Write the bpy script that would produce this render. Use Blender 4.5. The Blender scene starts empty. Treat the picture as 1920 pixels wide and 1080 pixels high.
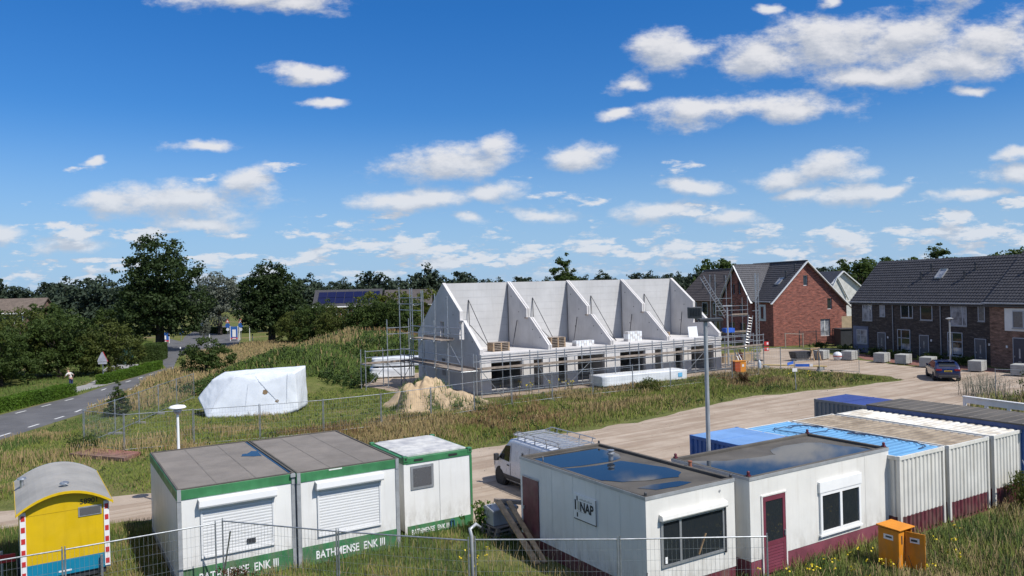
import bpy, bmesh, math, random
import numpy as np
from mathutils import Vector, Matrix, noise as mnoise

random.seed(7)
rng = np.random.default_rng(11)
R = math.radians
scene = bpy.context.scene
COL = scene.collection

# ------------------------------------------------------------------ camera
cam_d = bpy.data.cameras.new('camera')
cam = bpy.data.objects.new('camera', cam_d)
COL.objects.link(cam)
cam_d.sensor_width = 36.0
cam_d.lens = 27.0
cam_d.clip_start = 0.1
cam_d.clip_end = 6000
_a, _p = 0.026, 0.0017                      # slight roll to the right, almost level
_f = Vector((0, math.cos(_p), -math.sin(_p)))
_u0 = Vector((1, 0, 0)).cross(_f)
_r = Vector((1, 0, 0)) * math.cos(_a) - _u0 * math.sin(_a)
_u = Vector((1, 0, 0)) * math.sin(_a) + _u0 * math.cos(_a)
cam.matrix_world = Matrix(((_r.x, _u.x, -_f.x, 0), (_r.y, _u.y, -_f.y, 0), (_r.z, _u.z, -_f.z, 8.0), (0, 0, 0, 1)))
scene.camera = cam

# ------------------------------------------------------------------ sun, sky, exposure
SUN_EL = R(52)
SUN_AZ = (0.80, -0.60)                      # horizontal direction towards the sun
_n = math.hypot(*SUN_AZ)
sdir = Vector((SUN_AZ[0] / _n * math.cos(SUN_EL), SUN_AZ[1] / _n * math.cos(SUN_EL), math.sin(SUN_EL)))
sun_d = bpy.data.lights.new('sun', 'SUN')
sun_d.energy = 4.4
sun_d.angle = R(0.53)
sun_d.color = (1.0, 0.965, 0.91)
sun = bpy.data.objects.new('sun', sun_d)
COL.objects.link(sun)
sun.rotation_euler = (-sdir).to_track_quat('-Z', 'Y').to_euler()

scene.view_settings.view_transform = 'Standard'
scene.view_settings.look = 'None'
scene.view_settings.gamma = 1.0
scene.view_settings.exposure = 0.25
scene.view_settings.use_curve_mapping = False
scene.render.resolution_x, scene.render.resolution_y = 1024, 576


class NT:
    """small helper to write node trees"""
    def __init__(self, tree):
        self.t = tree
        self.n = tree.nodes
        self.l = tree.links

    def add(self, kind, **kw):
        nd = self.n.new(kind)
        for k, v in kw.items():
            setattr(nd, k, v)
        return nd

    def put(self, sock, v):
        if v is None:
            return
        if isinstance(v, bpy.types.NodeSocket):
            self.l.new(v, sock)
        else:
            sock.default_value = v

    def math(self, op, a, b=None, c=None, clamp=False):
        nd = self.add('ShaderNodeMath', operation=op, use_clamp=clamp)
        for i, v in enumerate((a, b, c)):
            self.put(nd.inputs[i], v)
        return nd.outputs[0]

    def vmath(self, op, a, b=None, c=None):
        nd = self.add('ShaderNodeVectorMath', operation=op)
        for i, v in enumerate((a, b, c)):
            self.put(nd.inputs[i], v)
        return nd.outputs['Value'] if op in ('LENGTH', 'DOT_PRODUCT', 'DISTANCE') else nd.outputs[0]

    def noise(self, vec, scale, detail=3, rough=0.55, dist=0.0):
        nd = self.add('ShaderNodeTexNoise')
        self.put(nd.inputs['Vector'], vec)
        nd.inputs['Scale'].default_value = scale
        nd.inputs['Detail'].default_value = detail
        nd.inputs['Roughness'].default_value = rough
        nd.inputs['Distortion'].default_value = dist
        return nd.outputs['Fac']

    def ramp(self, fac, lo, hi, a=0.0, b=1.0, smooth=True):
        nd = self.add('ShaderNodeMapRange', interpolation_type='SMOOTHSTEP' if smooth else 'LINEAR')
        self.put(nd.inputs['Value'], fac)
        self.put(nd.inputs['From Min'], lo)
        self.put(nd.inputs['From Max'], hi)
        self.put(nd.inputs['To Min'], a)
        self.put(nd.inputs['To Max'], b)
        return nd.outputs[0]

    def mix(self, fac, a, b, blend='MIX'):
        nd = self.add('ShaderNodeMix', data_type='RGBA', blend_type=blend)
        self.put(nd.inputs['Factor'], fac)
        for s, v in (('A', a), ('B', b)):
            sock = [i for i in nd.inputs if i.name == s and i.type == 'RGBA'][0]
            if isinstance(v, tuple):
                v = (*v[:3], 1.0)
            self.put(sock, v)
        return [o for o in nd.outputs if o.type == 'RGBA'][0]


# cumulus in view, as (azimuth tangent, elevation tangent, half width, half height): directions of the sky
CLOUDS = [
    (-.318, .385, .125, .022), (-.27, .372, .07, .018),
    (-.267, .287, .055, .013), (-.238, .248, .038, .009), (-.395, .197, .05, .009), (-.549, .184, .018, .008),
    (-.43, .126, .13, .030), (-.52, .128, .05, .025), (-.34, .148, .06, .022), (-.40, .096, .09, .014), (-.575, .068, .06, .015), (-.665, .082, .035, .014),
    (-.08, .162, .10, .026), (-.01, .176, .035, .022), (.09, .163, .055, .022), (-.135, .112, .09, .019), (-.02, .121, .045, .015), (.05, .098, .05, .012), (-.055, .083, .035, .008),
    (.21, .300, .05, .028), (.165, .262, .035, .012),
    (.33, .292, .075, .035), (.42, .305, .12, .045), (.53, .310, .10, .045), (.64, .300, .10, .040), (.47, .262, .11, .025), (.60, .275, .10, .025),
    (.59, .372, .05, .022), (.335, .352, .02, .010), (.42, .358, .022, .014),
    (.25, .225, .09, .024), (.37, .222, .10, .018), (.14, .225, .03, .010), (.60, .238, .035, .009),
    (.345, .138, .055, .016), (.42, .150, .06, .022), (.375, .118, .06, .012), (.44, .115, .07, .018), (.50, .112, .05, .013), (.24, .127, .05, .012), (.20, .098, .09, .016),
    (.66, .128, .06, .018), (.60, .096, .06, .012), (.665, .150, .03, .012), (.28, .090, .05, .011),
]

world = bpy.data.worlds.new('World')
scene.world = world
world.use_nodes = True
world.cycles.sampling_method = 'MANUAL'
world.cycles.sample_map_resolution = 256
wt = NT(world.node_tree)
wt.n.clear()
sky = wt.add('ShaderNodeTexSky', sky_type='NISHITA')
sky.sun_disc = False
sky.sun_elevation = SUN_EL
sky.sun_rotation = math.atan2(sdir.x, sdir.y)
sky.altitude = 10
sky.air_density = 1.0
sky.dust_density = 0.35
sky.ozone_density = 2.2
gam = wt.add('ShaderNodeHueSaturation')
gam.inputs['Saturation'].default_value = 1.0
gam.inputs['Value'].default_value = 1.0
wt.l.new(sky.outputs[0], gam.inputs['Color'])
tc = wt.add('ShaderNodeTexCoord')
nrm = wt.vmath('NORMALIZE', tc.outputs['Generated'])
sep = wt.add('ShaderNodeSeparateXYZ')
wt.l.new(nrm, sep.inputs[0])
X, Y, Z = sep.outputs[0], sep.outputs[1], sep.outputs[2]
# tangent coordinates (fold the rear half of the sky so the same kind of clouds goes on all round)
hy = wt.math('MAXIMUM', wt.math('SQRT', wt.math('ADD', wt.math('MULTIPLY', X, X), wt.math('MULTIPLY', Y, Y))), 0.02)
front = wt.math('MAXIMUM', wt.math('ABSOLUTE', Y), 0.02)
u = wt.math('DIVIDE', X, front)
v = wt.math('DIVIDE', Z, front)
cuv = wt.add('ShaderNodeCombineXYZ')
wt.l.new(u, cuv.inputs[0])
wt.l.new(v, cuv.inputs[1])
wt.l.new(wt.math('SIGN', Y), cuv.inputs[2])


def cloud_group():
    g = bpy.data.node_groups.new('cumulus_density', 'ShaderNodeTree')
    g.interface.new_socket('uv', in_out='INPUT', socket_type='NodeSocketVector')
    g.interface.new_socket('density', in_out='OUTPUT', socket_type='NodeSocketFloat')
    t = NT(g)
    gi = t.add('NodeGroupInput')
    go = t.add('NodeGroupOutput')
    uv = gi.outputs[0]
    st = t.vmath('MULTIPLY', uv, (1.0, 1.9, 3.0))
    w1 = t.add('ShaderNodeTexNoise')
    t.put(w1.inputs['Vector'], st)
    w1.inputs['Scale'].default_value = 8
    w1.inputs['Detail'].default_value = 4
    warp = t.vmath('MULTIPLY', t.vmath('SUBTRACT', w1.outputs['Color'], (.5, .5, .5)), (.10, .055, 0))
    q = t.vmath('ADD', uv, warp)
    d = None
    for (cx, cy, sx, sy) in CLOUDS:
        e = t.vmath('MULTIPLY_ADD', q, (1 / sx, 1 / sy, 0), (-cx / sx, -cy / sy, 0))
        ln = t.vmath('LENGTH', e)
        d = ln if d is None else t.math('SMOOTH_MIN', d, ln, 0.25)
    big = t.math('SUBTRACT', 1.0, d)
    fine = t.noise(st, 20, 8, 0.66)
    mid = t.noise(st, 7, 3, 0.5)
    big = t.math('ADD', big, t.math('MULTIPLY', t.math('SUBTRACT', fine, 0.5), 1.8))
    big = t.math('ADD', big, t.math('MULTIPLY', t.math('SUBTRACT', mid, 0.5), 0.8))
    big = t.math('ADD', big, 0.10)
    # small fair-weather clouds thickening towards the horizon, all round: three tiers by distance
    sp = t.add('ShaderNodeSeparateXYZ')
    t.put(sp.inputs[0], uv)
    vv = sp.outputs[1]
    small = None
    for (lo, hi, sc_, thr, seed) in ((0.0, 0.05, 17.0, 0.485, 3.0), (0.035, 0.10, 11.0, 0.515, 11.0), (0.085, 0.17, 8.0, 0.59, 23.0)):
        q2 = t.vmath('ADD', t.vmath('MULTIPLY', uv, (1.0, 3.0, 5.0)), (seed, seed * .7, 0))
        nz = t.noise(q2, sc_, 7, 0.62)
        mid_, half = (lo + hi) / 2, (hi - lo) / 2
        wnd = t.math('SUBTRACT', 1.0, t.math('POWER', t.math('ABSOLUTE', t.math('DIVIDE', t.math('SUBTRACT', vv, mid_), half)), 3.0))
        dd = t.math('MULTIPLY', t.math('SUBTRACT', nz, thr), 8.5)
        dd = t.math('ADD', dd, t.math('MULTIPLY', t.math('MINIMUM', wnd, 0.0), 3.0))
        small = dd if small is None else t.math('MAXIMUM', small, dd)
    t.l.new(t.math('MAXIMUM', big, small), go.inputs[0])
    return g


cg = cloud_group()


def density(vec):
    nd = wt.add('ShaderNodeGroup')
    nd.node_tree = cg
    wt.put(nd.inputs[0], vec)
    return nd.outputs[0]


d0 = density(cuv.outputs[0])
d1 = density(wt.vmath('ADD', cuv.outputs[0], (0.010, 0.016, 0)))
# scattered cumulus overhead and behind, out of view, added to whiten the ambient light
zz = wt.math('MAXIMUM', Z, 0.05)
ov = wt.add('ShaderNodeCombineXYZ')
wt.l.new(wt.math('DIVIDE', X, zz), ov.inputs[0])
wt.l.new(wt.math('DIVIDE', Y, zz), ov.inputs[1])
over = wt.math('MULTIPLY', wt.math('SUBTRACT', wt.noise(ov.outputs[0], 1.15, 5, 0.6), 0.48), 7.0)
wv = wt.ramp(v, 0.42, 0.54)
over = wt.math('ADD', over, wt.math('MULTIPLY', wt.math('SUBTRACT', wv, 1.0), 4.0))
d0 = wt.math('MAXIMUM', d0, over)
alpha = wt.ramp(d0, -0.02, 0.80)
alpha = wt.math('MULTIPLY', alpha, wt.ramp(Z, 0.0, 0.03))
lit = wt.ramp(wt.math('SUBTRACT', d0, d1), -0.50, 0.70)
thick = wt.ramp(d0, 0.4, 1.3)
litc = wt.math('ADD', wt.math('MULTIPLY', lit, 0.95), 0.05, clamp=True)
ccol = wt.mix(litc, (4.2, 4.6, 5.4), (7.7, 7.65, 7.8))
haze_f = wt.ramp(Z, 0.0, 0.23, 0.80, 0.0)
ccol = wt.mix(wt.math('MULTIPLY', haze_f, 0.55), ccol, (5.0, 6.1, 7.5))
tint = wt.mix(wt.ramp(Z, 0.0, 0.34, smooth=False), (0.44, 0.72, 1.02), (0.185, 0.66, 1.20))
blue = wt.mix(1.0, gam.outputs[0], tint, 'MULTIPLY')
blue = wt.mix(haze_f, blue, (3.5, 5.2, 7.6))
skyc = wt.mix(wt.math('MULTIPLY', alpha, 0.93), blue, ccol)
bg = wt.add('ShaderNodeBackground')
bg.inputs['Strength'].default_value = 0.090
wt.l.new(skyc, bg.inputs['Color'])
wo = wt.add('ShaderNodeOutputWorld')
wt.l.new(bg.outputs[0], wo.inputs['Surface'])

# ------------------------------------------------------------------ mesh helpers
ORD = ['first', 'second', 'third', 'fourth', 'fifth', 'sixth', 'seventh', 'eighth', 'ninth', 'tenth', 'eleventh', 'twelfth', 'thirteenth', 'fourteenth', 'fifteenth', 'sixteenth', 'seventeenth', 'eighteenth']


class MB:
    def __init__(self):
        self.v, self.f = [], []

    def quad(self, *pts):
        n = len(self.v)
        self.v += [tuple(p) for p in pts]
        self.f.append(tuple(range(n, n + len(pts))))
        return self

    def box(self, x0, x1, y0, y1, z0, z1):
        n = len(self.v)
        self.v += [(x0, y0, z0), (x1, y0, z0), (x1, y1, z0), (x0, y1, z0), (x0, y0, z1), (x1, y0, z1), (x1, y1, z1), (x0, y1, z1)]
        self.f += [tuple(n + i for i in q) for q in ((0, 3, 2, 1), (4, 5, 6, 7), (0, 1, 5, 4), (1, 2, 6, 5), (2, 3, 7, 6), (3, 0, 4, 7))]
        return self

    def bar(self, p0, p1, w, h, up=(0, 0, 1)):
        p0, p1 = Vector(p0), Vector(p1)
        d = (p1 - p0).normalized()
        up = Vector(up)
        if abs(d.dot(up)) > 0.98:
            up = Vector((1, 0, 0))
        s = d.cross(up).normalized()
        t = s.cross(d)
        n = len(self.v)
        for p in (p0, p1):
            for a, b in ((-1, -1), (1, -1), (1, 1), (-1, 1)):
                self.v.append(tuple(p + s * (a * w / 2) + t * (b * h / 2)))
        self.f += [tuple(n + i for i in q) for q in ((3, 2, 1, 0), (4, 5, 6, 7), (0, 1, 5, 4), (1, 2, 6, 5), (2, 3, 7, 6), (3, 0, 4, 7))]
        return self

    def tube(self, p0, p1, r, n=6, r2=None, caps=True):
        return self.path([p0, p1], [r, r if r2 is None else r2], n, caps)

    def path(self, pts, r, n=6, caps=True):
        pts = [Vector(p) for p in pts]
        rs = r if isinstance(r, (list, tuple)) else [r] * len(pts)
        base = len(self.v)
        ref = None
        for i, p in enumerate(pts):
            d = (pts[min(i + 1, len(pts) - 1)] - pts[max(i - 1, 0)]).normalized()
            if ref is None or abs(d.dot(ref)) > 0.98:
                ref = Vector((0, 0, 1)) if abs(d.z) < 0.9 else Vector((1, 0, 0))
            s = d.cross(ref).normalized()
            t = s.cross(d)
            for k in range(n):
                a = 2 * math.pi * (k + .5) / n
                self.v.append(tuple(p + (s * math.cos(a) + t * math.sin(a)) * rs[i]))
        for i in range(len(pts) - 1):
            for k in range(n):
                a, b = base + i * n + k, base + i * n + (k + 1) % n
                self.f.append((a, b, b + n, a + n))
        if caps:
            self.f.append(tuple(base + k for k in range(n))[::-1])
            self.f.append(tuple(base + (len(pts) - 1) * n + k for k in range(n)))
        return self

    def lathe(self, prof, n=16, c=(0, 0, 0)):
        base = len(self.v)
        for (r, z) in prof:
            for k in range(n):
                a = 2 * math.pi * k / n
                self.v.append((c[0] + r * math.cos(a), c[1] + r * math.sin(a), c[2] + z))
        for i in range(len(prof) - 1):
            for k in range(n):
                a, b = base + i * n + k, base + i * n + (k + 1) % n
                self.f.append((a, b, b + n, a + n))
        self.f.append(tuple(base + k for k in range(n))[::-1])
        self.f.append(tuple(base + (len(prof) - 1) * n + k for k in range(n)))
        return self

    def prism(self, poly, axis, d0, d1):
        """extrude polygon of (a, b) along axis: x -> (d,a,b), y -> (a,d,b), z -> (a,b,d)"""
        def pt(a, b, d):
            return {'x': (d, a, b), 'y': (a, d, b), 'z': (a, b, d)}[axis]
        n, base = len(poly), len(self.v)
        self.v += [pt(a, b, d0) for a, b in poly] + [pt(a, b, d1) for a, b in poly]
        self.f.append(tuple(range(base, base + n)))
        self.f.append(tuple(range(base + 2 * n - 1, base + n - 1, -1)))
        for i in range(n):
            j = (i + 1) % n
            self.f.append((base + i, base + n + i, base + n + j, base + j))
        return self

    def grid(self, nx, ny, fn):
        base = len(self.v)
        for j in range(ny + 1):
            for i in range(nx + 1):
                self.v.append(tuple(fn(i / nx, j / ny)))
        for j in range(ny):
            for i in range(nx):
                a = base + j * (nx + 1) + i
                self.f.append((a, a + 1, a + nx + 2, a + nx + 1))
        return self

    def mesh(self, name):
        me = bpy.data.meshes.new(name)
        me.from_pydata(self.v, [], self.f)
        bm = bmesh.new()
        bm.from_mesh(me)
        bmesh.ops.recalc_face_normals(bm, faces=bm.faces)
        bm.to_mesh(me)
        bm.free()
        return me

    def build(self, name, m, parent=None, smooth=False, bevel=0.0):
        return link(name, self.mesh(name), m, parent, smooth, bevel)


def link(name, me, m, parent=None, smooth=False, bevel=0.0):
    if m is not None and not len(me.materials):
        me.materials.append(m)
    if smooth:
        me.polygons.foreach_set('use_smooth', [True] * len(me.polygons))
    o = bpy.data.objects.new(name, me)
    COL.objects.link(o)
    if parent is not None:
        o.parent = parent
    if bevel:
        b = o.modifiers.new('bevel', 'BEVEL')
        b.width = bevel
        b.segments = 2
        b.limit_method = 'ANGLE'
        b.angle_limit = R(40)
    return o


def raw_mesh(name, verts, faces_idx, nper):
    """fast mesh from numpy arrays; every face has nper corners"""
    me = bpy.data.meshes.new(name)
    nv, nf = len(verts), len(faces_idx)
    me.vertices.add(nv)
    me.vertices.foreach_set('co', np.ascontiguousarray(verts, dtype=np.float32).ravel())
    me.loops.add(nf * nper)
    me.loops.foreach_set('vertex_index', np.ascontiguousarray(faces_idx, dtype=np.int32).ravel())
    me.polygons.add(nf)
    me.polygons.foreach_set('loop_start', np.arange(0, nf * nper, nper, dtype=np.int32))
    me.polygons.foreach_set('loop_total', np.full(nf, nper, dtype=np.int32))
    me.update(calc_edges=True)
    return me


def tag(o, label=None, cat=None, group=None, kind=None):
    if label:
        o['label'] = label
    if cat:
        o['category'] = cat
    if group:
        o['group'] = group
    if kind:
        o['kind'] = kind
    return o


def thing(name, label, cat, loc=(0, 0, 0), rotz=0.0, group=None):
    o = bpy.data.objects.new(name, None)
    COL.objects.link(o)
    o.location = loc if len(loc) == 3 else (*loc, 0)
    o.rotation_euler = (0, 0, R(rotz))
    return tag(o, label, cat, group)


def dup(root, loc=None, rotz=None, label=None, group=None, scale=None, parent=None):
    c = root.copy()
    COL.objects.link(c)
    c.parent = parent
    if loc is not None:
        c.location = loc if len(loc) == 3 else (*loc, 0)
    if rotz is not None:
        c.rotation_euler = (0, 0, R(rotz))
    if scale is not None:
        c.scale = scale if not isinstance(scale, (int, float)) else (scale,) * 3
    if label:
        c['label'] = label
    if group:
        c['group'] = group
    for ch in [x for x in root.children]:
        dup(ch, parent=c)
    return c


def text(name, body, size, m, parent, loc, rot=(90, 0, 0), sx=1.0, offset=0.0, align='LEFT', spacing=1.0):
    cu = bpy.data.curves.new(name, 'FONT')
    cu.body = body
    cu.size = size
    cu.extrude = 0.002
    cu.offset = offset
    cu.align_x = align
    cu.space_character = spacing
    cu.materials.append(m)
    o = bpy.data.objects.new(name, cu)
    COL.objects.link(o)
    o.parent = parent
    o.location = loc
    o.rotation_euler = [R(a) for a in rot]
    o.scale = (sx, 1, 1)
    me = bpy.data.meshes.new_from_object(o)          # real geometry, letter by letter in one print
    me.name = name
    n_o = bpy.data.objects.new(name, me)
    COL.objects.link(n_o)
    n_o.parent, n_o.location, n_o.rotation_euler, n_o.scale = parent, o.location, o.rotation_euler, o.scale
    bpy.data.objects.remove(o)
    bpy.data.curves.remove(cu)
    n_o['kind'] = 'stuff'
    return n_o


# ------------------------------------------------------------------ materials
MATS = {}


def mat(name, col, rough=0.6, metal=0.0, var=0.10, scale=2.0, bump=0.0, bscale=30.0, streak=0.0, spec=0.5, coat=0.0, col2=None, emit=None, island=0.0, trans=0.0, grime=0.0):
    m = bpy.data.materials.new(name)
    m.use_nodes = True
    t = NT(m.node_tree)
    t.n.clear()
    out = t.add('ShaderNodeOutputMaterial')
    b = t.add('ShaderNodeBsdfPrincipled')
    geo = t.add('ShaderNodeNewGeometry')
    pos = geo.outputs['Position']
    c = (*col, 1.0)
    nz = t.noise(pos, scale, 5, 0.6)
    dark = tuple(x * (1 - var * 1.6) for x in col) if col2 is None else col2
    lite = tuple(min(1, x * (1 + var)) for x in col)
    cs = t.mix(t.ramp(nz, 0.28, 0.72), dark, lite)
    if island:
        isl = geo.outputs['Random Per Island']
        cs = t.mix(isl, cs, tuple(x * (1 - island) for x in col), 'MIX')
        hs = t.add('ShaderNodeHueSaturation')
        t.put(hs.inputs['Value'], t.math('ADD', t.math('MULTIPLY', isl, island), 1.0 - island * 0.4))
        t.put(hs.inputs['Color'], cs)
        cs = hs.outputs[0]
    if streak:
        sv = t.vmath('MULTIPLY', pos, (5.0, 5.0, 0.35))
        s = t.ramp(t.noise(sv, 1.6, 4, 0.6), 0.48, 0.75)
        cs = t.mix(t.math('MULTIPLY', s, streak), cs, tuple(x * y for x, y in zip(col, (0.55, 0.50, 0.42))))
    if grime:                                # splashed dirt low on the wall, patchy
        spz = t.add('ShaderNodeSeparateXYZ')
        t.l.new(pos, spz.inputs[0])
        gz = t.ramp(spz.outputs[2], 1.3, 0.15)
        gn = t.ramp(t.noise(t.vmath('MULTIPLY', pos, (3.0, 3.0, 1.2)), 1.4, 6, 0.7), 0.38, 0.68)
        cs = t.mix(t.math('MULTIPLY', t.math('MULTIPLY', gz, gn), grime), cs, (0.20, 0.165, 0.12))
    t.put(b.inputs['Base Color'], cs)
    b.inputs['Roughness'].default_value = rough
    b.inputs['Metallic'].default_value = metal
    b.inputs['Specular IOR Level'].default_value = spec
    b.inputs['Coat Weight'].default_value = coat
    if rough > 0.15:
        t.put(b.inputs['Roughness'], t.ramp(t.noise(pos, scale * 3, 3), 0.3, 0.7, max(0.02, rough - 0.08), min(1, rough + 0.08)))
    if bump:
        bp = t.add('ShaderNodeBump')
        bp.inputs['Strength'].default_value = bump
        bp.inputs['Distance'].default_value = 0.02
        t.put(bp.inputs['Height'], t.noise(pos, bscale, 4, 0.6))
        t.l.new(bp.outputs[0], b.inputs['Normal'])
    surf = b.outputs[0]
    if trans:
        tr = t.add('ShaderNodeBsdfTranslucent')
        t.put(tr.inputs['Color'], cs)
        mx = t.add('ShaderNodeMixShader')
        mx.inputs[0].default_value = trans
        t.l.new(b.outputs[0], mx.inputs[1])
        t.l.new(tr.outputs[0], mx.inputs[2])
        surf = mx.outputs[0]
    t.l.new(surf, out.inputs['Surface'])
    MATS[name] = m
    return m


def brick_mat(name, c1, c2, mortar, rot):
    m = bpy.data.materials.new(name)
    m.use_nodes = True
    t = NT(m.node_tree)
    b = t.n['Principled BSDF']
    tcn = t.add('ShaderNodeTexCoord')
    sp = t.add('ShaderNodeSeparateXYZ')
    t.l.new(tcn.outputs['Object'], sp.inputs[0])
    cb = t.add('ShaderNodeCombineXYZ')
    t.l.new(t.math('ADD', sp.outputs[0], sp.outputs[1]), cb.inputs[0])
    t.l.new(sp.outputs[2], cb.inputs[1])
    br = t.add('ShaderNodeTexBrick')
    t.l.new(cb.outputs[0], br.inputs['Vector'])
    br.inputs['Color1'].default_value = (*c1, 1)
    br.inputs['Color2'].default_value = (*c2, 1)
    br.inputs['Mortar'].default_value = (*mortar, 1)
    br.inputs['Scale'].default_value = 1.0
    br.inputs['Mortar Size'].default_value = 0.008
    br.inputs['Brick Width'].default_value = 0.24
    br.inputs['Row Height'].default_value = 0.075
    nz = t.noise(t.vmath('MULTIPLY', cb.outputs[0], (1.2, 4.0, 1)), 1.3, 6, 0.75)
    cs = t.mix(t.ramp(nz, 0.50, 0.66), br.outputs['Color'], tuple(x * 1.5 + .03 for x in c1))
    cs = t.mix(t.ramp(nz, 0.50, 0.36), cs, tuple(x * 0.55 for x in c2))
    t.put(b.inputs['Base Color'], cs)
    b.inputs['Roughness'].default_value = 0.85
    bp = t.add('ShaderNodeBump')
    bp.inputs['Strength'].default_value = 0.5
    bp.inputs['Distance'].default_value = 0.01
    t.put(bp.inputs['Height'], br.outputs['Fac'])
    bp.invert = True
    t.l.new(bp.outputs[0], b.inputs['Normal'])
    return m


def glass_mat(name, col=(0.02, 0.025, 0.03), rough=0.04):
    return mat(name, col, rough, 0, 0.02, 1, spec=0.8)


M_white = mat('white_paint', (0.74, 0.73, 0.70), 0.45, 0, 0.04, 0.7, streak=0.16, grime=0.5)
M_cream = mat('cream_paint', (0.72, 0.70, 0.65), 0.45, 0, 0.05, 0.7, streak=0.18, grime=0.5)
M_green = mat('green_paint', (0.045, 0.19, 0.075), 0.45, 0, 0.14, 1.6, streak=0.3, grime=0.55)
M_maroon = mat('maroon_paint', (0.12, 0.022, 0.035), 0.5, 0, 0.2, 1.6, streak=0.3, grime=0.5)
M_steel = mat('galvanised_steel', (0.42, 0.44, 0.46), 0.42, 0.75, 0.15, 5)
M_steel_l = mat('grey_steel_post', (0.40, 0.41, 0.42), 0.5, 0.35, 0.10, 3)
M_felt = mat('roof_felt', (0.190, 0.168, 0.146), 0.9, 0, 0.12, 0.9, bump=0.5, bscale=60)
M_felt_d = mat('dark_roof_felt', (0.095, 0.085, 0.072), 0.85, 0, 0.2, 0.8, bump=0.5, bscale=60)
M_water = mat('standing_water', (0.012, 0.014, 0.016), 0.025, 0, 0.05, 1, spec=0.6)
M_shutter = mat('shutter_white', (0.70, 0.70, 0.69), 0.5, 0, 0.03, 1.0)
M_slat_line = mat('shutter_grey', (0.35, 0.35, 0.35), 0.6, 0, 0.03, 1.0)
M_glass = glass_mat('dark_glass')
M_glass_b = glass_mat('grey_window', (0.10, 0.10, 0.105), 0.25)
M_glass_l = mat('curtained_window', (0.30, 0.31, 0.34), 0.10, 0, 0.3, 1.6, col2=(0.10, 0.11, 0.13), spec=0.8)
M_alu = mat('aluminium_frame', (0.45, 0.46, 0.47), 0.4, 0.6, 0.06, 3)
M_black = mat('black_rubber', (0.018, 0.018, 0.019), 0.7, 0, 0.1, 6)
M_dark = mat('dark_metal', (0.045, 0.048, 0.055), 0.5, 0.2, 0.1, 4)
M_yellow = mat('yellow_paint', (0.62, 0.41, 0.005), 0.45, 0, 0.06, 1.1, streak=0.2, grime=0.3)
M_teal = mat('teal_paint', (0.006, 0.20, 0.33), 0.45, 0, 0.05, 1.0, streak=0.10)
M_red = mat('red_paint', (0.50, 0.03, 0.03), 0.5, 0, 0.08, 2)
M_reflw = mat('marker_white', (0.75, 0.74, 0.73), 0.5, 0, 0.05, 2)
M_roofgrey = mat('grey_roof_skin', (0.31, 0.295, 0.265), 0.65, 0.0, 0.10, 1.2, streak=0.0)
M_letter = mat('lettering_white', (0.80, 0.80, 0.78), 0.6, 0, 0.03, 2)
M_letterk = mat('lettering_black', (0.02, 0.02, 0.022), 0.6, 0, 0.03, 2)
M_orange = mat('orange_paint', (0.66, 0.235, 0.010), 0.55, 0, 0.08, 2.5, streak=0.25, grime=0.4)
M_blue_roof = mat('blue_container_roof', (0.115, 0.295, 0.50), 0.6, 0.0, 0.10, 1.0, streak=0)
M_blue_paint = mat('blue_container_paint', (0.035, 0.11, 0.32), 0.5, 0.0, 0.12, 1.0, streak=0.1)
M_blue_top = mat('faded_blue_roof', (0.16, 0.30, 0.55), 0.55, 0.0, 0.10, 0.9)
M_tan_roof = mat('weathered_container_roof', (0.27, 0.22, 0.16), 0.8, 0.0, 0.3, 1.5, col2=(0.17, 0.13, 0.09))
M_white_roof = mat('white_container_roof', (0.66, 0.64, 0.58), 0.6, 0.0, 0.16, 1.4, col2=(0.42, 0.37, 0.29))
M_white_cont = mat('container_white', (0.66, 0.64, 0.58), 0.5, 0.0, 0.07, 1.0, streak=0.4, grime=0.4)
M_concrete = mat('prefab_concrete', (0.56, 0.54, 0.525), 0.85, 0, 0.07, 0.6, bump=0.15, bscale=20, streak=0.22)
M_panel = mat('smooth_grey_panel', (0.49, 0.485, 0.48), 0.85, 0, 0.06, 0.5, streak=0.15)
M_block = mat('concrete_block', (0.36, 0.36, 0.34), 0.9, 0, 0.10, 3, bump=0.3, bscale=25)
M_wood = mat('raw_timber', (0.44, 0.29, 0.155), 0.75, 0, 0.25, 4, streak=0.2)
M_wood_g = mat('weathered_boards', (0.27, 0.22, 0.18), 0.85, 0, 0.22, 3)
M_plastic_w = mat('white_wrap', (0.70, 0.72, 0.74), 0.38, 0, 0.05, 1.5)
M_sandpile = mat('heap_sand', (0.42, 0.31, 0.19), 0.95, 0, 0.16, 1.2, bump=0.8, bscale=9)
M_trunk = mat('bark', (0.055, 0.042, 0.032), 0.9, 0, 0.25, 5, bump=0.6, bscale=12)
M_foot = mat('fence_foot_concrete', (0.22, 0.22, 0.21), 0.9, 0, 0.12, 6)


def leaf(name, col, col2, trans=0.40, up=0.0):
    m = mat(name, col, 0.6, 0, 0.2, 0.35, col2=col2, island=0.45, trans=trans, spec=0.2)
    if up:                                   # thin blades: shade them like the sward they form
        t = NT(m.node_tree)
        geo = t.add('ShaderNodeNewGeometry')
        nn = t.vmath('NORMALIZE', t.vmath('ADD', t.vmath('SCALE', geo.outputs['Normal'], None), (0, 0, up)))
        sc = nn.node.inputs[0].links[0].from_node.inputs[0].links[0].from_node
        sc.inputs['Scale'].default_value = 1.0 - up * 0.5
        for nd in t.n:
            if nd.type in ('BSDF_PRINCIPLED', 'BSDF_TRANSLUCENT'):
                t.l.new(nn, nd.inputs['Normal'])
    return m


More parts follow.
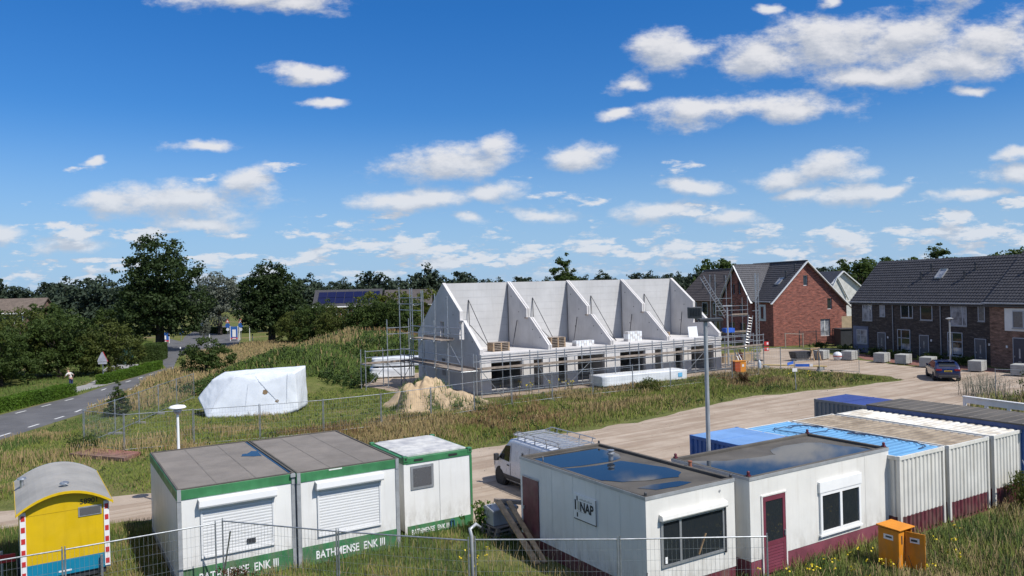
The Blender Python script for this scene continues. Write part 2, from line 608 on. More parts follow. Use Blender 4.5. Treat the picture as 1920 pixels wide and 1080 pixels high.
M_leaf_dark = leaf('leaves_dark', (0.050, 0.080, 0.023), (0.034, 0.058, 0.019))
M_leaf_mid = leaf('leaves_mid', (0.072, 0.110, 0.024), (0.052, 0.084, 0.022))
M_leaf_olive = leaf('leaves_olive', (0.115, 0.135, 0.028), (0.068, 0.095, 0.022))
M_leaf_light = leaf('leaves_light', (0.14, 0.16, 0.022), (0.07, 0.10, 0.02))
M_leaf_silver = leaf('leaves_silver', (0.21, 0.23, 0.18), (0.11, 0.13, 0.09))
M_leaf_far_hazed = leaf('leaves_far_hazed', (0.048, 0.070, 0.040), (0.036, 0.056, 0.038), 0.2)  # slight aerial haze put into the leaf colour
M_leaf_hedge = leaf('leaves_hedge', (0.11, 0.20, 0.018), (0.055, 0.12, 0.016))
M_leaf_brown = leaf('leaves_brown', (0.10, 0.045, 0.022), (0.07, 0.05, 0.02))

# ------------------------------------------------------------------ ground, roads
def ground_mat():
    m = bpy.data.materials.new('grassy_soil')
    m.use_nodes = True
    t = NT(m.node_tree)
    b = t.n['Principled BSDF']
    pos = t.add('ShaderNodeNewGeometry').outputs['Position']
    n1 = t.noise(pos, 0.11, 5, 0.6)
    n2 = t.noise(pos, 0.9, 6, 0.7)
    n3 = t.noise(pos, 9.0, 4, 0.7)
    c = t.mix(t.ramp(n2, 0.35, 0.65), (0.085, 0.105, 0.028), (0.15, 0.155, 0.05))
    c = t.mix(t.ramp(n1, 0.52, 0.66), c, (0.20, 0.155, 0.075))
    c = t.mix(t.math('MULTIPLY', t.ramp(n2, 0.60, 0.74), 0.8), c, (0.17, 0.125, 0.085))
    c = t.mix(t.math('MULTIPLY', t.ramp(n3, 0.45, 0.75), 0.5), c, (0.045, 0.050, 0.018))
    t.put(b.inputs['Base Color'], c)
    b.inputs['Roughness'].default_value = 0.95
    b.inputs['Specular IOR Level'].default_value = 0.1
    bp = t.add('ShaderNodeBump')
    bp.inputs['Strength'].default_value = 0.8
    bp.inputs['Distance'].default_value = 0.08
    t.put(bp.inputs['Height'], n3)
    t.l.new(bp.outputs[0], b.inputs['Normal'])
    return m


def sand_mat():
    m = bpy.data.materials.new('packed_sand')
    m.use_nodes = True
    t = NT(m.node_tree)
    b = t.n['Principled BSDF']
    pos = t.add('ShaderNodeNewGeometry').outputs['Position']
    # wheel tracks run along the site road
    rot = t.add('ShaderNodeVectorRotate', rotation_type='Z_AXIS')
    t.put(rot.inputs['Vector'], pos)
    rot.inputs['Angle'].default_value = R(-33)
    tr = t.noise(t.vmath('MULTIPLY', rot.outputs[0], (0.07, 1.0, 1.0)), 1.5, 7, 0.7, 0.4)
    n2 = t.noise(pos, 0.5, 6, 0.65)
    n3 = t.noise(pos, 14, 4, 0.7)
    c = t.mix(t.ramp(n2, 0.3, 0.7), (0.32, 0.255, 0.195), (0.42, 0.345, 0.275))
    c = t.mix(t.math('MULTIPLY', t.ramp(tr, 0.46, 0.58), 0.65), c, (0.25, 0.185, 0.135))
    c = t.mix(t.math('MULTIPLY', t.ramp(n3, 0.55, 0.8), 0.4), c, (0.16, 0.12, 0.09))
    t.put(b.inputs['Base Color'], c)
    b.inputs['Roughness'].default_value = 0.95
    b.inputs['Specular IOR Level'].default_value = 0.15
    bp = t.add('ShaderNodeBump')
    bp.inputs['Strength'].default_value = 0.7
    bp.inputs['Distance'].default_value = 0.06
    t.put(bp.inputs['Height'], t.math('ADD', t.math('MULTIPLY', tr, 1.2), t.math('MULTIPLY', n3, 0.4)))
    t.l.new(bp.outputs[0], b.inputs['Normal'])
    return m


M_ground = ground_mat()
M_sand = sand_mat()
M_asphalt = mat('asphalt', (0.105, 0.103, 0.105), 0.85, 0, 0.14, 0.5, bump=0.4, bscale=60)
M_mark = mat('road_paint', (0.62, 0.62, 0.60), 0.7, 0, 0.12, 4)
M_paver = mat('red_pavers', (0.20, 0.09, 0.07), 0.85, 0, 0.2, 3, bump=0.3, bscale=20)
M_path = mat('concrete_path', (0.27, 0.26, 0.25), 0.9, 0, 0.12, 1.5)


def pn(x, y, s, seed=0):
    """smooth lattice noise, 0..1"""
    r_ = np.random.default_rng(seed).random((256, 256))
    x, y = np.asarray(x, float) / s + 1000, np.asarray(y, float) / s + 1000
    xi, yi = np.floor(x).astype(int), np.floor(y).astype(int)
    fx, fy = x - xi, y - yi
    fx, fy = fx * fx * (3 - 2 * fx), fy * fy * (3 - 2 * fy)
    g = lambda a, b: r_[a % 256, b % 256]
    return (g(xi, yi) * (1 - fx) + g(xi + 1, yi) * fx) * (1 - fy) + (g(xi, yi + 1) * (1 - fx) + g(xi + 1, yi + 1) * fx) * fy


def inside(x, y, poly):
    c = np.zeros(len(x), bool)
    n = len(poly)
    for i in range(n):
        (x0, y0), (x1, y1) = poly[i], poly[(i + 1) % n]
        hit = ((y0 > y) != (y1 > y)) & (x < (x1 - x0) * (y - y0) / ((y1 - y0) or 1e-9) + x0)
        c ^= hit
    return c


def rough_poly(poly, step=0.8, amp=0.35, seed=3):
    """subdivide an outline and make it uneven"""
    out = []
    for i in range(len(poly)):
        a, b = Vector(poly[i]), Vector(poly[(i + 1) % len(poly)])
        k = max(1, int((b - a).length / step))
        nrm_ = Vector((-(b - a).y, (b - a).x)).normalized()
        for j in range(k):
            p = a.lerp(b, j / k)
            p = p + nrm_ * ((float(pn([p.x], [p.y], 1.7, seed)[0]) - .5) * 2 * amp + (float(pn([p.x], [p.y], .6, seed + 1)[0]) - .5) * amp)
            out.append((p.x, p.y))
    return out


def sheet(name, poly, z, m, kind='structure', parent=None):
    from mathutils.geometry import delaunay_2d_cdt
    n = len(poly)
    vs, _e, fs, *_ = delaunay_2d_cdt([Vector(p) for p in poly], [(i, (i + 1) % n) for i in range(n)], [], 1, 1e-5)
    me = bpy.data.meshes.new(name)
    me.from_pydata([(p.x, p.y, z) for p in vs], [], [tuple(f) for f in fs])
    if len(me.polygons) and me.polygons[0].normal.z < 0:
        me.flip_normals()
    o = link(name, me, m, parent)
    if kind:
        o['kind'] = kind
    return o


tag(MB().quad((-2500, -400, 0), (2500, -400, 0), (2500, 4000, 0), (-2500, 4000, 0)).build('ground', M_ground), kind='structure')

DIRT = [(-46, 11), (-30, 20), (-18.4, 26.6), (-13, 27.2), (-6, 29.2), (-2.2, 28.2), (-1.9, 26.3), (-0.6, 25.2), (2.6, 26.4), (5, 28), (6.5, 31), (11, 33.5), (16, 36.5), (22, 39.5), (25.5, 42.5), (27, 46), (29.5, 49), (33, 50.2), (50, 48), (50, 57),
        (40.5, 61.2), (38.6, 63.2), (35.0, 69.0), (33.6, 75.5), (33.4, 81), (33, 88), (29.5, 90), (26.5, 84), (24.2, 76), (22.5, 71.5), (24.5, 68.4), (27.5, 65), (30.4, 61.6), (30.3, 59.2), (27.5, 57.8), (23.5, 56.0), (15.9, 52.4), (9.5, 46.8), (3.9, 42.0), (-2.3, 37.4), (-10, 33.4), (-18.8, 29.2), (-32, 22.5), (-47, 13)]
dirt_outline = rough_poly(DIRT, 0.9, 0.45)
sheet('dirt_road', dirt_outline, 0.004, M_sand)
yard_outline = rough_poly([(-9.5, 60.5), (-4.6, 56.2), (-2.2, 55.2), (4, 58.6), (16, 65.4), (23, 69.2), (24, 77), (14, 82), (0, 76), (-8, 74), (-14, 71), (-14, 66)], 0.9, 0.4, 9)
sheet('sandy_yard', yard_outline, 0.012, M_sand)

# asphalt road along the left, with a branch to the right at the far bend
RL = [(-37.6, 20), (-36.6, 36), (-35.87, 53.47), (-35.9, 63.5), (-36.9, 69.5), (-38.5, 85), (-42.5, 92.5), (-47.4, 104), (-54, 119), (-61, 135), (-70, 150), (-92, 170)]
RR = [(-30.6, 20), (-29.6, 36), (-29.48, 43.9), (-29.9, 52.8), (-31.96, 64.4), (-35.6, 80), (-39.3, 89), (-44.0, 101), (-50.5, 117), (-56.6, 131.5), (-66, 146), (-89, 166)]
tag(MB().grid(len(RL) - 1, 1, lambda a, b: (*(Vector(RL[round(a * (len(RL) - 1))]) if b < .5 else Vector(RR[round(a * (len(RL) - 1))])), 0.004)).build('road', M_asphalt), kind='structure')
BR = [(-44.4, 102.0), (-50.9, 117.9), (-57, 132), (-63, 147), (-69, 165), (-76, 192), (-70, 192), (-61, 166), (-52.5, 146), (-46.2, 130), (-41, 112)]
sheet('branch_road', BR, 0.008, M_asphalt)
FOOTPATH = [(-37.2, 63.5), (-37.2, 71.5), (-39.5, 79), (-44, 90.5), (-48, 91.5), (-45, 84), (-41.5, 77.5), (-39.4, 70.6), (-40, 62)]
sheet('footpath', FOOTPATH, 0.012, M_path)
sheet('brick_pavement', [(35.2, 79.5), (34.2, 75.0), (35.9, 69.0), (38.9, 62.8), (41.9, 62.2), (40.3, 66.6), (36.9, 77.9), (36.4, 80.5)], 0.008, M_paver)
mk = MB()
def edge_dashes(pts, inset, L=1.0, gap=2.0, w=0.13):
    d_acc = 0.0
    seg = [(Vector(pts[i]), Vector(pts[i + 1])) for i in range(len(pts) - 1)]
    pos_ = 0.0
    for a, b in seg:
        ln = (b - a).length
        dr = (b - a) / ln
        nr = Vector((-dr.y, dr.x))
        s = (L + gap) - (pos_ % (L + gap)) if pos_ % (L + gap) else 0
        while s + L < ln:
            p, q = a + dr * s + nr * inset, a + dr * (s + L) + nr * inset
            n_ = nr * w / 2
            yield [(p.x - n_.x, p.y - n_.y, .008), (q.x - n_.x, q.y - n_.y, .008), (q.x + n_.x, q.y + n_.y, .008), (p.x + n_.x, p.y + n_.y, .008)]
            s += L + gap
        pos_ += ln
road = bpy.data.objects['road']
for side, pts, ins in ((0, RL[1:6], -0.75), (1, RR[1:6], 0.75)):
    for q_ in edge_dashes(pts, ins, 1.15, 1.85, 0.16):
        MB().quad(*q_).build('road_marking', M_mark, road)

# earth mound, heap of overgrown soil
def mound_h(x, y):
    x, y = np.asarray(x, float), np.asarray(y, float)
    a = 2.9 * np.exp(-(((x + 16.5) / 8.5) ** 2 + ((y - 86) / 8.0) ** 2) ** 1.3)
    b = 2.2 * np.exp(-(((x + 20.5) / 5.2) ** 2 + ((y - 72) / 8.5) ** 2) ** 1.4)
    h = np.maximum(a, b) + 0.35 * np.minimum(a, b)
    return h * (0.86 + 0.28 * pn(x, y, 2.6, 5)) - 0.04


n_ = 60
me_ = MB().grid(n_, n_, lambda a, b: (-34 + 36 * a, 56 + 48 * b, float(mound_h([-34 + 36 * a], [56 + 48 * b])[0])))
tag(me_.build('earth_mound', M_ground, smooth=True), kind='structure')

# ------------------------------------------------------------------ grass (uncountable)
UNITS = []                                   # footprints kept free of grass: (origin, rot, x0, x1, y0, y1)


def foot(o, rot, x0, x1, y0, y1):
    UNITS.append((o, rot, x0, x1, y0, y1))


def blocked(x, y):
    k = np.zeros(len(x), bool)
    for (o, rot, x0, x1, y0, y1) in UNITS:
        c, s = math.cos(R(rot)), math.sin(R(rot))
        lx = (x - o[0]) * c + (y - o[1]) * s
        ly = -(x - o[0]) * s + (y - o[1]) * c
        k |= (lx > x0) & (lx < x1) & (ly > y0) & (ly < y1)
    return k


def sample(poly, dens):
    xs, ys = [p[0] for p in poly], [p[1] for p in poly]
    n = int((max(xs) - min(xs)) * (max(ys) - min(ys)) * dens)
    x, y = rng.uniform(min(xs), max(xs), n), rng.uniform(min(ys), max(ys), n)
    k = inside(x, y, poly)
    for rp in (RL + RR[::-1], BR, FOOTPATH):
        k &= ~inside(x, y, rp)
    return x[k], y[k]


def blades(x, y, h, w, lean=0.35, z0=None, tipw=0.25, seedhead=False):
    n = len(x)
    z = np.zeros(n) if z0 is None else z0
    a = rng.uniform(0, 2 * np.pi, n)
    dx, dy = np.cos(a) * w / 2, np.sin(a) * w / 2
    la, ll = rng.uniform(0, 2 * np.pi, n), rng.uniform(0, lean, n) * h
    tx, ty = x + np.cos(la) * ll, y + np.sin(la) * ll
    V = np.empty((n, 4, 3))
    V[:, 0] = np.stack([x - dx, y - dy, z - .02], 1)
    V[:, 1] = np.stack([x + dx, y + dy, z - .02], 1)
    V[:, 2] = np.stack([tx + dx * tipw, ty + dy * tipw, z + h], 1)
    V[:, 3] = np.stack([tx - dx * tipw, ty - dy * tipw, z + h * 0.97], 1)
    return V.reshape(-1, 3)


def blade_object(name, label, cat, Vs, m):
    V = np.concatenate(Vs)
    me = raw_mesh(name, V, np.arange(len(V)).reshape(-1, 4), 4)
    o = link(name, me, m)
    return tag(o, label, cat, kind='stuff')


def leaf_cloud(clumps, nleaf, size, spread, seed, up=0.35):
    """clumps: array (n,4) of centre + radius; returns quads"""
    g = np.random.default_rng(seed)
    n = len(clumps)
    c = np.repeat(clumps[:, :3], nleaf, 0)
    r = np.repeat(clumps[:, 3], nleaf)
    d = g.normal(0, 1, (n * nleaf, 3))
    d /= np.linalg.norm(d, axis=1, keepdims=True)
    rad = r * g.random(n * nleaf) ** 0.45 * spread
    p = c + d * rad[:, None] * np.array([1, 1, .72])
    nr = d + g.normal(0, .55, d.shape)
    nr[:, 2] += up
    nr /= np.linalg.norm(nr, axis=1, keepdims=True)
    a = np.cross(nr, g.normal(0, 1, nr.shape))
    a /= np.linalg.norm(a, axis=1, keepdims=True)
    b = np.cross(nr, a)
    s = size * g.uniform(.6, 1.3, len(p))[:, None]
    a, b = a * s * 0.5, b * s * 0.32
    V = np.stack([p - a, p + b, p + a, p - b], 1)
    return V.reshape(-1, 3)


M_grass = leaf('grass_green', (0.205, 0.240, 0.046), (0.140, 0.180, 0.034), 0.2, 0.9)
M_grass_lush = leaf('grass_lush', (0.110, 0.165, 0.032), (0.075, 0.122, 0.026), 0.2, 0.9)
M_grass_dry = leaf('grass_dry', (0.38, 0.285, 0.14), (0.27, 0.20, 0.08), 0.2, 0.9)
M_grass_red = leaf('grass_rust', (0.23, 0.140, 0.062), (0.16, 0.110, 0.042), 0.2, 0.9)
M_weed = leaf('weed_stems', (0.12, 0.15, 0.035), (0.09, 0.08, 0.03), 0.2)
M_flower = mat('ragwort_yellow', (0.62, 0.47, 0.01), 0.7, 0, 0.1, 3)

U_ROT = 31.5
foot((-9.16, 20.65), U_ROT, -0.1, 6.5, -0.05, 6.0)
foot((-3.62, 24.67), U_ROT, -0.1, 2.6, -0.05, 3.0)
foot((3.14, 18.85), U_ROT, -0.05, 3.2, -0.03, 5.9)
foot((6.18, 20.43), U_ROT, -0.05, 6.3, -0.03, 3.0)
foot((12.0, 23.3), U_ROT, -0.7, 12, 0.0, 8.0)
foot((-13.04, 20.09), U_ROT, 0.2, 1.9, 0.2, 4.2)

MEADOW = [(-12, 33.0), (-2.3, 37.8), (3.9, 42.3), (9.5, 47.2), (15.9, 52.8), (23.5, 56.4), (30.0, 59.4), (29.8, 61.5), (26.5, 65), (21.5, 68.2), (14.5, 62.6), (6, 57.6), (0, 54.4), (-6, 48.5), (-12, 44.0), (-18.5, 39.8), (-14, 35)]
LEFTF = [(-31, 24), (-18.8, 29.4), (-12, 32.9), (-14, 35.2), (-18.5, 39.8), (-12, 44), (-6, 48.5), (-2, 53), (-6, 58), (-10, 60), (-14, 66), (-20, 64), (-25, 66), (-30.6, 66), (-29.2, 52), (-28.9, 44), (-29.1, 36), (-30, 28)]
NEAR = [(-22, 12), (-13, 9), (22, 9), (27, 24), (20, 33), (16, 36.5), (11, 33.5), (5, 28), (-0.6, 25.2), (-2, 26.5), (-6, 29.2), (-13, 27.2), (-18.5, 26.6), (-24, 23)]
RIGHTF = [(22, 39.5), (16, 36.5), (22, 31), (27, 24), (60, 24), (60, 47.5), (33, 50), (29.5, 49), (27, 46), (25.5, 42.5)]
FARL = [(-36, 66), (-30.6, 66), (-25, 66), (-20, 64), (-14, 67), (-12, 75), (6, 78), (14, 84), (18, 95), (10, 112), (-40, 118), (-40, 108), (-42, 100), (-34.5, 80)]
VERGE = [(-40.5, 53), (-36.1, 53), (-36.1, 63.2), (-37.2, 69.5), (-38.8, 85), (-47.7, 104), (-60, 130), (-75, 150), (-90, 150), (-60, 100), (-48, 84), (-45, 60)]

green, lush, dry, rust = [], [], [], []
# tall meadow
x, y = sample(MEADOW, 230)
k = ~blocked(x, y)
x, y = x[k], y[k]
cx_, cy_ = np.array(dirt_outline)[:, 0], np.array(dirt_outline)[:, 1]
de = np.min(np.hypot(x[:, None] - cx_[None, ::2], y[:, None] - cy_[None, ::2]), axis=1)
keep = rng.random(len(x)) < np.clip(de / 1.6, .18, 1) * np.clip(0.35 + 1.3 * pn(x, y, 1.1, 23), .3, 1)
x, y, de = x[keep], y[keep], de[keep]
edge = de < 2.2 + 2.0 * pn(x, y, 2.0, 24)
pz = 0.55 * pn(x, y, 4.5, 21) + 0.45 * pn(x, y, 1.3, 22)
u_ = rng.random(len(x))
isg = (u_ < np.clip((pz - 0.29) * 4, 0.34, 0.95)) | (edge & (u_ < 0.82))
isr = ~isg & (rng.random(len(x)) < np.clip((0.56 - pn(x, y, 6, 30)) * 4, 0.10, 0.75))
isd = ~isg & ~isr
hh = np.clip(de / 2.5, .35, 1) * rng.uniform(0.5, 1.25, len(x)) * (0.55 + 0.7 * pn(x, y, 2.2, 40))
green.append(blades(x[isg], y[isg], 0.32 * hh[isg], 0.040, 1.0))
rust.append(blades(x[isr], y[isr], 0.44 * hh[isr], 0.026, 0.6, tipw=0.9))
dry.append(blades(x[isd], y[isd], 0.44 * hh[isd], 0.022, 0.6, tipw=1.0))
# field on the left
x, y = sample(LEFTF, 140)
de = np.min(np.hypot(x[:, None] - cx_[None, ::2], y[:, None] - cy_[None, ::2]), axis=1)
keep = rng.random(len(x)) < np.clip(de / 1.6, .15, 1)
x, y, de = x[keep], y[keep], de[keep]
pz = 0.55 * pn(x, y, 5.5, 61) + 0.45 * pn(x, y, 1.6, 62)
mow = np.clip((pn(x, y, 3.1, 66) - 0.45) * 4, 0, 1)
u_ = rng.random(len(x))
strip = (x > -30) & (x < -18) & (np.abs((y - 36) - (x + 24) * 0.75) < 3.2)
isd = u_ < np.where(strip, 0.30, np.clip((0.40 - pz) * 2.6, 0.02, 0.45))
isl = ~isd & ((x < -26.6) | (rng.random(len(x)) < 0.25))
isg = ~isd & ~isl
hh = rng.uniform(0.6, 1.2, len(x)) * (0.45 + 0.75 * mow) * np.clip(de / 2.2, .3, 1)
dry.append(blades(x[isd], y[isd], np.where(strip[isd], 0.50, 0.30) * hh[isd], 0.024, 0.6, tipw=0.9))
green.append(blades(x[isg], y[isg], 0.20 * hh[isg], 0.045, 0.9))
lush.append(blades(x[isl], y[isl], 0.16 * hh[isl], 0.045, 0.9))
# ground round the site cabins
x, y = sample(NEAR, 330)
k = ~blocked(x, y) & ~inside(x, y, DIRT) & (y > 13) & (np.abs(x) < y * 0.78 + 1.5)
x, y = x[k], y[k]
pz = 0.5 * pn(x, y, 2.2, 81) + 0.5 * pn(x, y, 0.7, 82)
bare = inside(x, y, [(-2.6, 22.2), (0.6, 21.2), (2.4, 19.8), (1.6, 22.6), (-0.6, 25.3), (-1.8, 24.6)]) & (pz < 0.62)
u_ = rng.random(len(x))
keep = ~bare | (u_ < 0.12)
x, y, pz, u_ = x[keep], y[keep], pz[keep], u_[keep]
isd = u_ < np.clip((0.50 - pz) * 2.6, 0.06, 0.6)
isl = ~isd & (pz > 0.54)
isg = ~isd & ~isl
right = np.clip((x - 6) / 5, 0, 1)
hh = rng.uniform(0.55, 1.25, len(x)) * (0.65 + 0.8 * pn(x, y, 1.6, 85)) * (1 + 0.25 * right)
dry.append(blades(x[isd], y[isd], 0.26 * hh[isd], 0.014, 0.6, tipw=0.8))
green.append(blades(x[isg], y[isg], 0.20 * hh[isg], 0.020, 0.7))
lush.append(blades(x[isl], y[isl], 0.21 * hh[isl], 0.020, 0.7))
# tall stems in front of the cabins on the right
x, y = sample([(6.5, 19.4), (12.5, 22.6), (19, 26), (22, 27), (21, 23), (13, 19.5), (9, 17)], 55)
k = ~blocked(x, y)
x, y = x[k], y[k]
dq = rng.random(len(x)) < 0.5
dq = rng.random(len(x)) < 0.35
dry.append(blades(x[dq], y[dq], rng.uniform(.25, .5, dq.sum()), 0.012, 0.6, tipw=1.2))
green.append(blades(x[~dq], y[~dq], rng.uniform(.15, .32, (~dq).sum()), 0.020, 0.9))
# right side, behind the containers
x, y = sample(RIGHTF, 45)
k = ~blocked(x, y) & ~inside(x, y, DIRT) & (x < y * 0.75)
x, y = x[k], y[k]
dq = rng.random(len(x)) < 0.4
dry.append(blades(x[dq], y[dq], rng.uniform(.3, .8, dq.sum()), 0.04, 0.4))
green.append(blades(x[~dq], y[~dq], rng.uniform(.25, .7, (~dq).sum()), 0.05, 0.5))
# mound and land beyond
x, y = sample(FARL, 52)
z = np.maximum(mound_h(x, y), 0)
pz = 0.6 * pn(x, y, 6, 91) + 0.4 * pn(x, y, 2, 92)
far = y > 88
isr = far & (x > -26) & (rng.random(len(x)) < 0.72)
isd = ~isr & (rng.random(len(x)) < np.where(x < -27, 0.55, np.clip((0.38 - pz) * 3, 0.03, 0.5)))
isl = ~isr & ~isd
hh = rng.uniform(0.6, 1.3, len(x))
rust.append(blades(x[isr], y[isr], 0.9 * hh[isr], 0.08, 0.6, z[isr], 0.8))
dry.append(blades(x[isd], y[isd], 0.75 * hh[isd], 0.06, 0.4, z[isd], 0.7))
lush.append(blades(x[isl], y[isl], 0.55 * hh[isl], 0.10, 1.0, z[isl], 0.5))
# verge left of the road
x, y = sample(VERGE, 26)
lush.append(blades(x, y, rng.uniform(.1, .22, len(x)), 0.08, 0.6))
x, y = sample([(-35.2, 66), (-30, 54), (-29.2, 52), (-25.5, 54), (-25.5, 78), (-35.5, 90), (-41, 101), (-41, 112), (-34, 112), (-28, 90)], 60)
dq = rng.random(len(x)) < 0.6
dry.append(blades(x[dq], y[dq], rng.uniform(.25, .6, dq.sum()), 0.05, 0.6, tipw=0.8))
green.append(blades(x[~dq], y[~dq], rng.uniform(.2, .5, (~dq).sum()), 0.06, 0.5))

blade_object('green_grass', 'green grass growing over the site and the meadow', 'grass', green, M_grass)
blade_object('lush_grass', 'deep green grass on the verges and the overgrown mound', 'grass', lush, M_grass_lush)
blade_object('dry_grass', 'straw coloured dry grass in the meadow beside the dirt road', 'grass', dry, M_grass_dry)
blade_object('rust_grass', 'rust brown seeding grass and dock in the meadow', 'grass', rust, M_grass_red)

# leafy weeds mixed into the grass, and nettles over the mound
M_nettle = leaf('nettle_leaves', (0.060, 0.100, 0.022), (0.042, 0.074, 0.020), 0.25)
def weed_clumps(name, label, poly, n, rad, hgt, size, m, z=None, seed=1, nleaf=26):
    g = np.random.default_rng(seed)
    xs_, ys_ = [p[0] for p in poly], [p[1] for p in poly]
    x, y = g.uniform(min(xs_), max(xs_), n * 6), g.uniform(min(ys_), max(ys_), n * 6)
    k = inside(x, y, poly) & ~blocked(x, y) & (pn(x, y, 3.0, seed + 5) > .42)
    x, y = x[k][:n], y[k][:n]
    z0 = np.zeros(len(x)) if z is None else np.maximum(z(x, y), 0)
    r = rad * g.uniform(.5, 1.3, len(x))
    V = leaf_cloud(np.stack([x, y, z0 + hgt * g.uniform(.3, 1.0, len(x)), r], 1), nleaf, size, 1.0, seed)
    blade_object(name, label, 'weeds', [V], m)


weed_clumps('mound_nettles', 'dark green nettles and bushy weeds over the mound', [(-27, 60), (-13, 62), (-10, 78), (-8, 92), (-24, 92), (-28, 76)], 900, .55, .55, .20, M_nettle, mound_h, 3, 34)
weed_clumps('meadow_weeds', 'broad leaved weeds scattered through the meadow', MEADOW, 260, .28, .30, .12, M_nettle, None, 7, 22)
weed_clumps('field_weeds', 'broad leaved weeds scattered over the left field', LEFTF, 200, .26, .18, .12, M_grass_lush, None, 9, 20)

# loose stones and clods on the sandy road
g3 = np.random.default_rng(17)
x, y = sample(DIRT, 5)
k = inside(x, y, dirt_outline) & ~blocked(x, y) & (y < 75) & (y > 24)
x, y = x[k], y[k]
de = np.min(np.hypot(x[:, None] - cx_[None, ::2], y[:, None] - cy_[None, ::2]), axis=1)
k = rng.random(len(x)) < np.exp(-de / .8) * .8 + .05
x, y = x[k], y[k]
r_ = g3.uniform(.012, .04, len(x)) * np.where(g3.random(len(x)) < .06, 2.0, 1)
base = np.array([(1, 0, 0), (0, 1, 0), (-1, 0, 0), (0, -1, 0), (0, 0, .8), (0, 0, -.5)])
V = (base[None] * r_[:, None, None] * g3.uniform(.6, 1.3, (len(x), 6, 1)) + np.stack([x, y, r_ * .3], 1)[:, None]).reshape(-1, 3)
T = np.array([(0, 1, 4), (1, 2, 4), (2, 3, 4), (3, 0, 4), (1, 0, 5), (2, 1, 5), (3, 2, 5), (0, 3, 5)])
Fi = (np.arange(len(x))[:, None, None] * 6 + T[None]).reshape(-1, 3)
tag(link('loose_stones', raw_mesh('loose_stones', V, Fi, 3), mat('stone_grey', (.42, .36, .29), .9, 0, .2, 4, island=.4)), 'loose stones and clods scattered on the sandy road', 'stones', kind='stuff')

# flowering weeds: stems and yellow heads
stems, heads = [], []
spots = [(-1.2, 21.6, 8), (-7.4, 18.9, 18), (-6.8, 19.2, 10), (7.0, 19.6, 6), (8.2, 20.4, 5), (9.3, 20.4, 6), (8.6, 19.4, 5), (9.9, 20.0, 4), (3.5, 57.2, 9), (1.8, 56.0, 6), (-9.5, 36.8, 3), (22.8, 58.5, 4), (-23.0, 46, 2), (12.4, 21.9, 3), (13.4, 22.8, 2), (-24.5, 45.6, 2), (-11.6, 18.6, 5), (11.4, 20.4, 4)]
for (sx, sy, n) in spots:
    far = sy > 30
    px_, py_ = rng.normal(sx, 0.75 if far else 0.34, n), rng.normal(sy, 0.4 if far else 0.25, n)
    hh = rng.uniform(.45, .8, n) * (1.4 if far else 0.85)
    stems.append(blades(px_, py_, hh, 0.05 if far else 0.016, 0.15, tipw=0.6))
    for i in range(n):
        for _ in range(4):
            c = np.array([px_[i], py_[i], hh[i]]) + rng.normal(0, 1, 3) * (0.10 if far else 0.055) * np.array([1, 1, .5])
            r_ = 0.035 if far else 0.02
            a_ = rng.normal(0, 1, 3)
            b_ = np.cross(a_, rng.normal(0, 1, 3))
            a_, b_ = a_ / np.linalg.norm(a_) * r_, b_ / np.linalg.norm(b_) * r_
            heads.append(np.array([c - a_ - b_, c + a_ - b_, c + a_ + b_, c - a_ + b_]))
blade_object('weed_stems', 'upright green weed stems standing in the grass', 'weeds', stems, M_weed)
blade_object('ragwort_flowers', 'clusters of small yellow ragwort flowers on the weeds', 'flowers', heads, M_flower)


# ------------------------------------------------------------------ trees
def lobe_clumps(lobes, n, cr, seed):
    g = np.random.default_rng(seed)
    vol = np.array([(l[3] * l[4] * l[5]) ** .67 for l in lobes])
    idx = g.choice(len(lobes), n, p=vol / vol.sum())
    L = np.array(lobes)[idx]
    d = g.normal(0, 1, (n, 3))
    d /= np.linalg.norm(d, axis=1, keepdims=True)
    rr = g.uniform(.35, 1.0, n) ** .5
    p = L[:, :3] + d * L[:, 3:6] * rr[:, None]
    return np.concatenate([p, (cr * g.uniform(.6, 1.25, n))[:, None]], 1)


def trunk_mesh(name, h, r, lobes, seed, nlimb=7, base=0.3):
    g = random.Random(seed)
    mb = MB()
    pts = [(0, 0, -.1), (0.05, 0.02, h * .2), (g.uniform(-.1, .1), g.uniform(-.1, .1), h * .5), (g.uniform(-.25, .25), g.uniform(-.25, .25), h * .85)]
    mb.path(pts, [r * 1.25, r, r * .72, r * .25], 8)
    for i in range(nlimb):
        l = lobes[i % len(lobes)]
        z0 = h * g.uniform(base, .6)
        e = Vector((l[0] + g.uniform(-.4, .4) * l[3], l[1] + g.uniform(-.4, .4) * l[4], max(l[2] + g.uniform(-.2, .5) * l[5], z0 + .5)))
        s = Vector((0, 0, z0))
        m_ = s.lerp(e, .5) + Vector((0, 0, -.1 * h * .3))
        mb.path([s, m_, e], [r * .42, r * .28, r * .08], 6)
    return mb.mesh(name)


def tree_proto(name, h, r, lobes, nclump, cr, nleaf, size, m, seed, up=0.35, nlimb=8):
    V = leaf_cloud(lobe_clumps(lobes, nclump, cr, seed), nleaf, size, 1.0, seed + 1, up)
    me = raw_mesh(name + '_crown', V, np.arange(len(V)).reshape(-1, 4), 4)
    me.materials.append(m)
    tm = trunk_mesh(name + '_trunk', h, r, lobes, seed + 2, nlimb)
    tm.materials.append(M_trunk)
    return tm, me


def place_tree(name, proto, label, cat, loc, rotz=0, scale=1.0, group=None, crown='crown', trunk='trunk'):
    t = thing(name, label, cat, loc, rotz, group)
    t.scale = (scale,) * 3 if isinstance(scale, (int, float)) else scale
    link(trunk, proto[0], None, t)
    link(crown, proto[1], None, t)
    return t


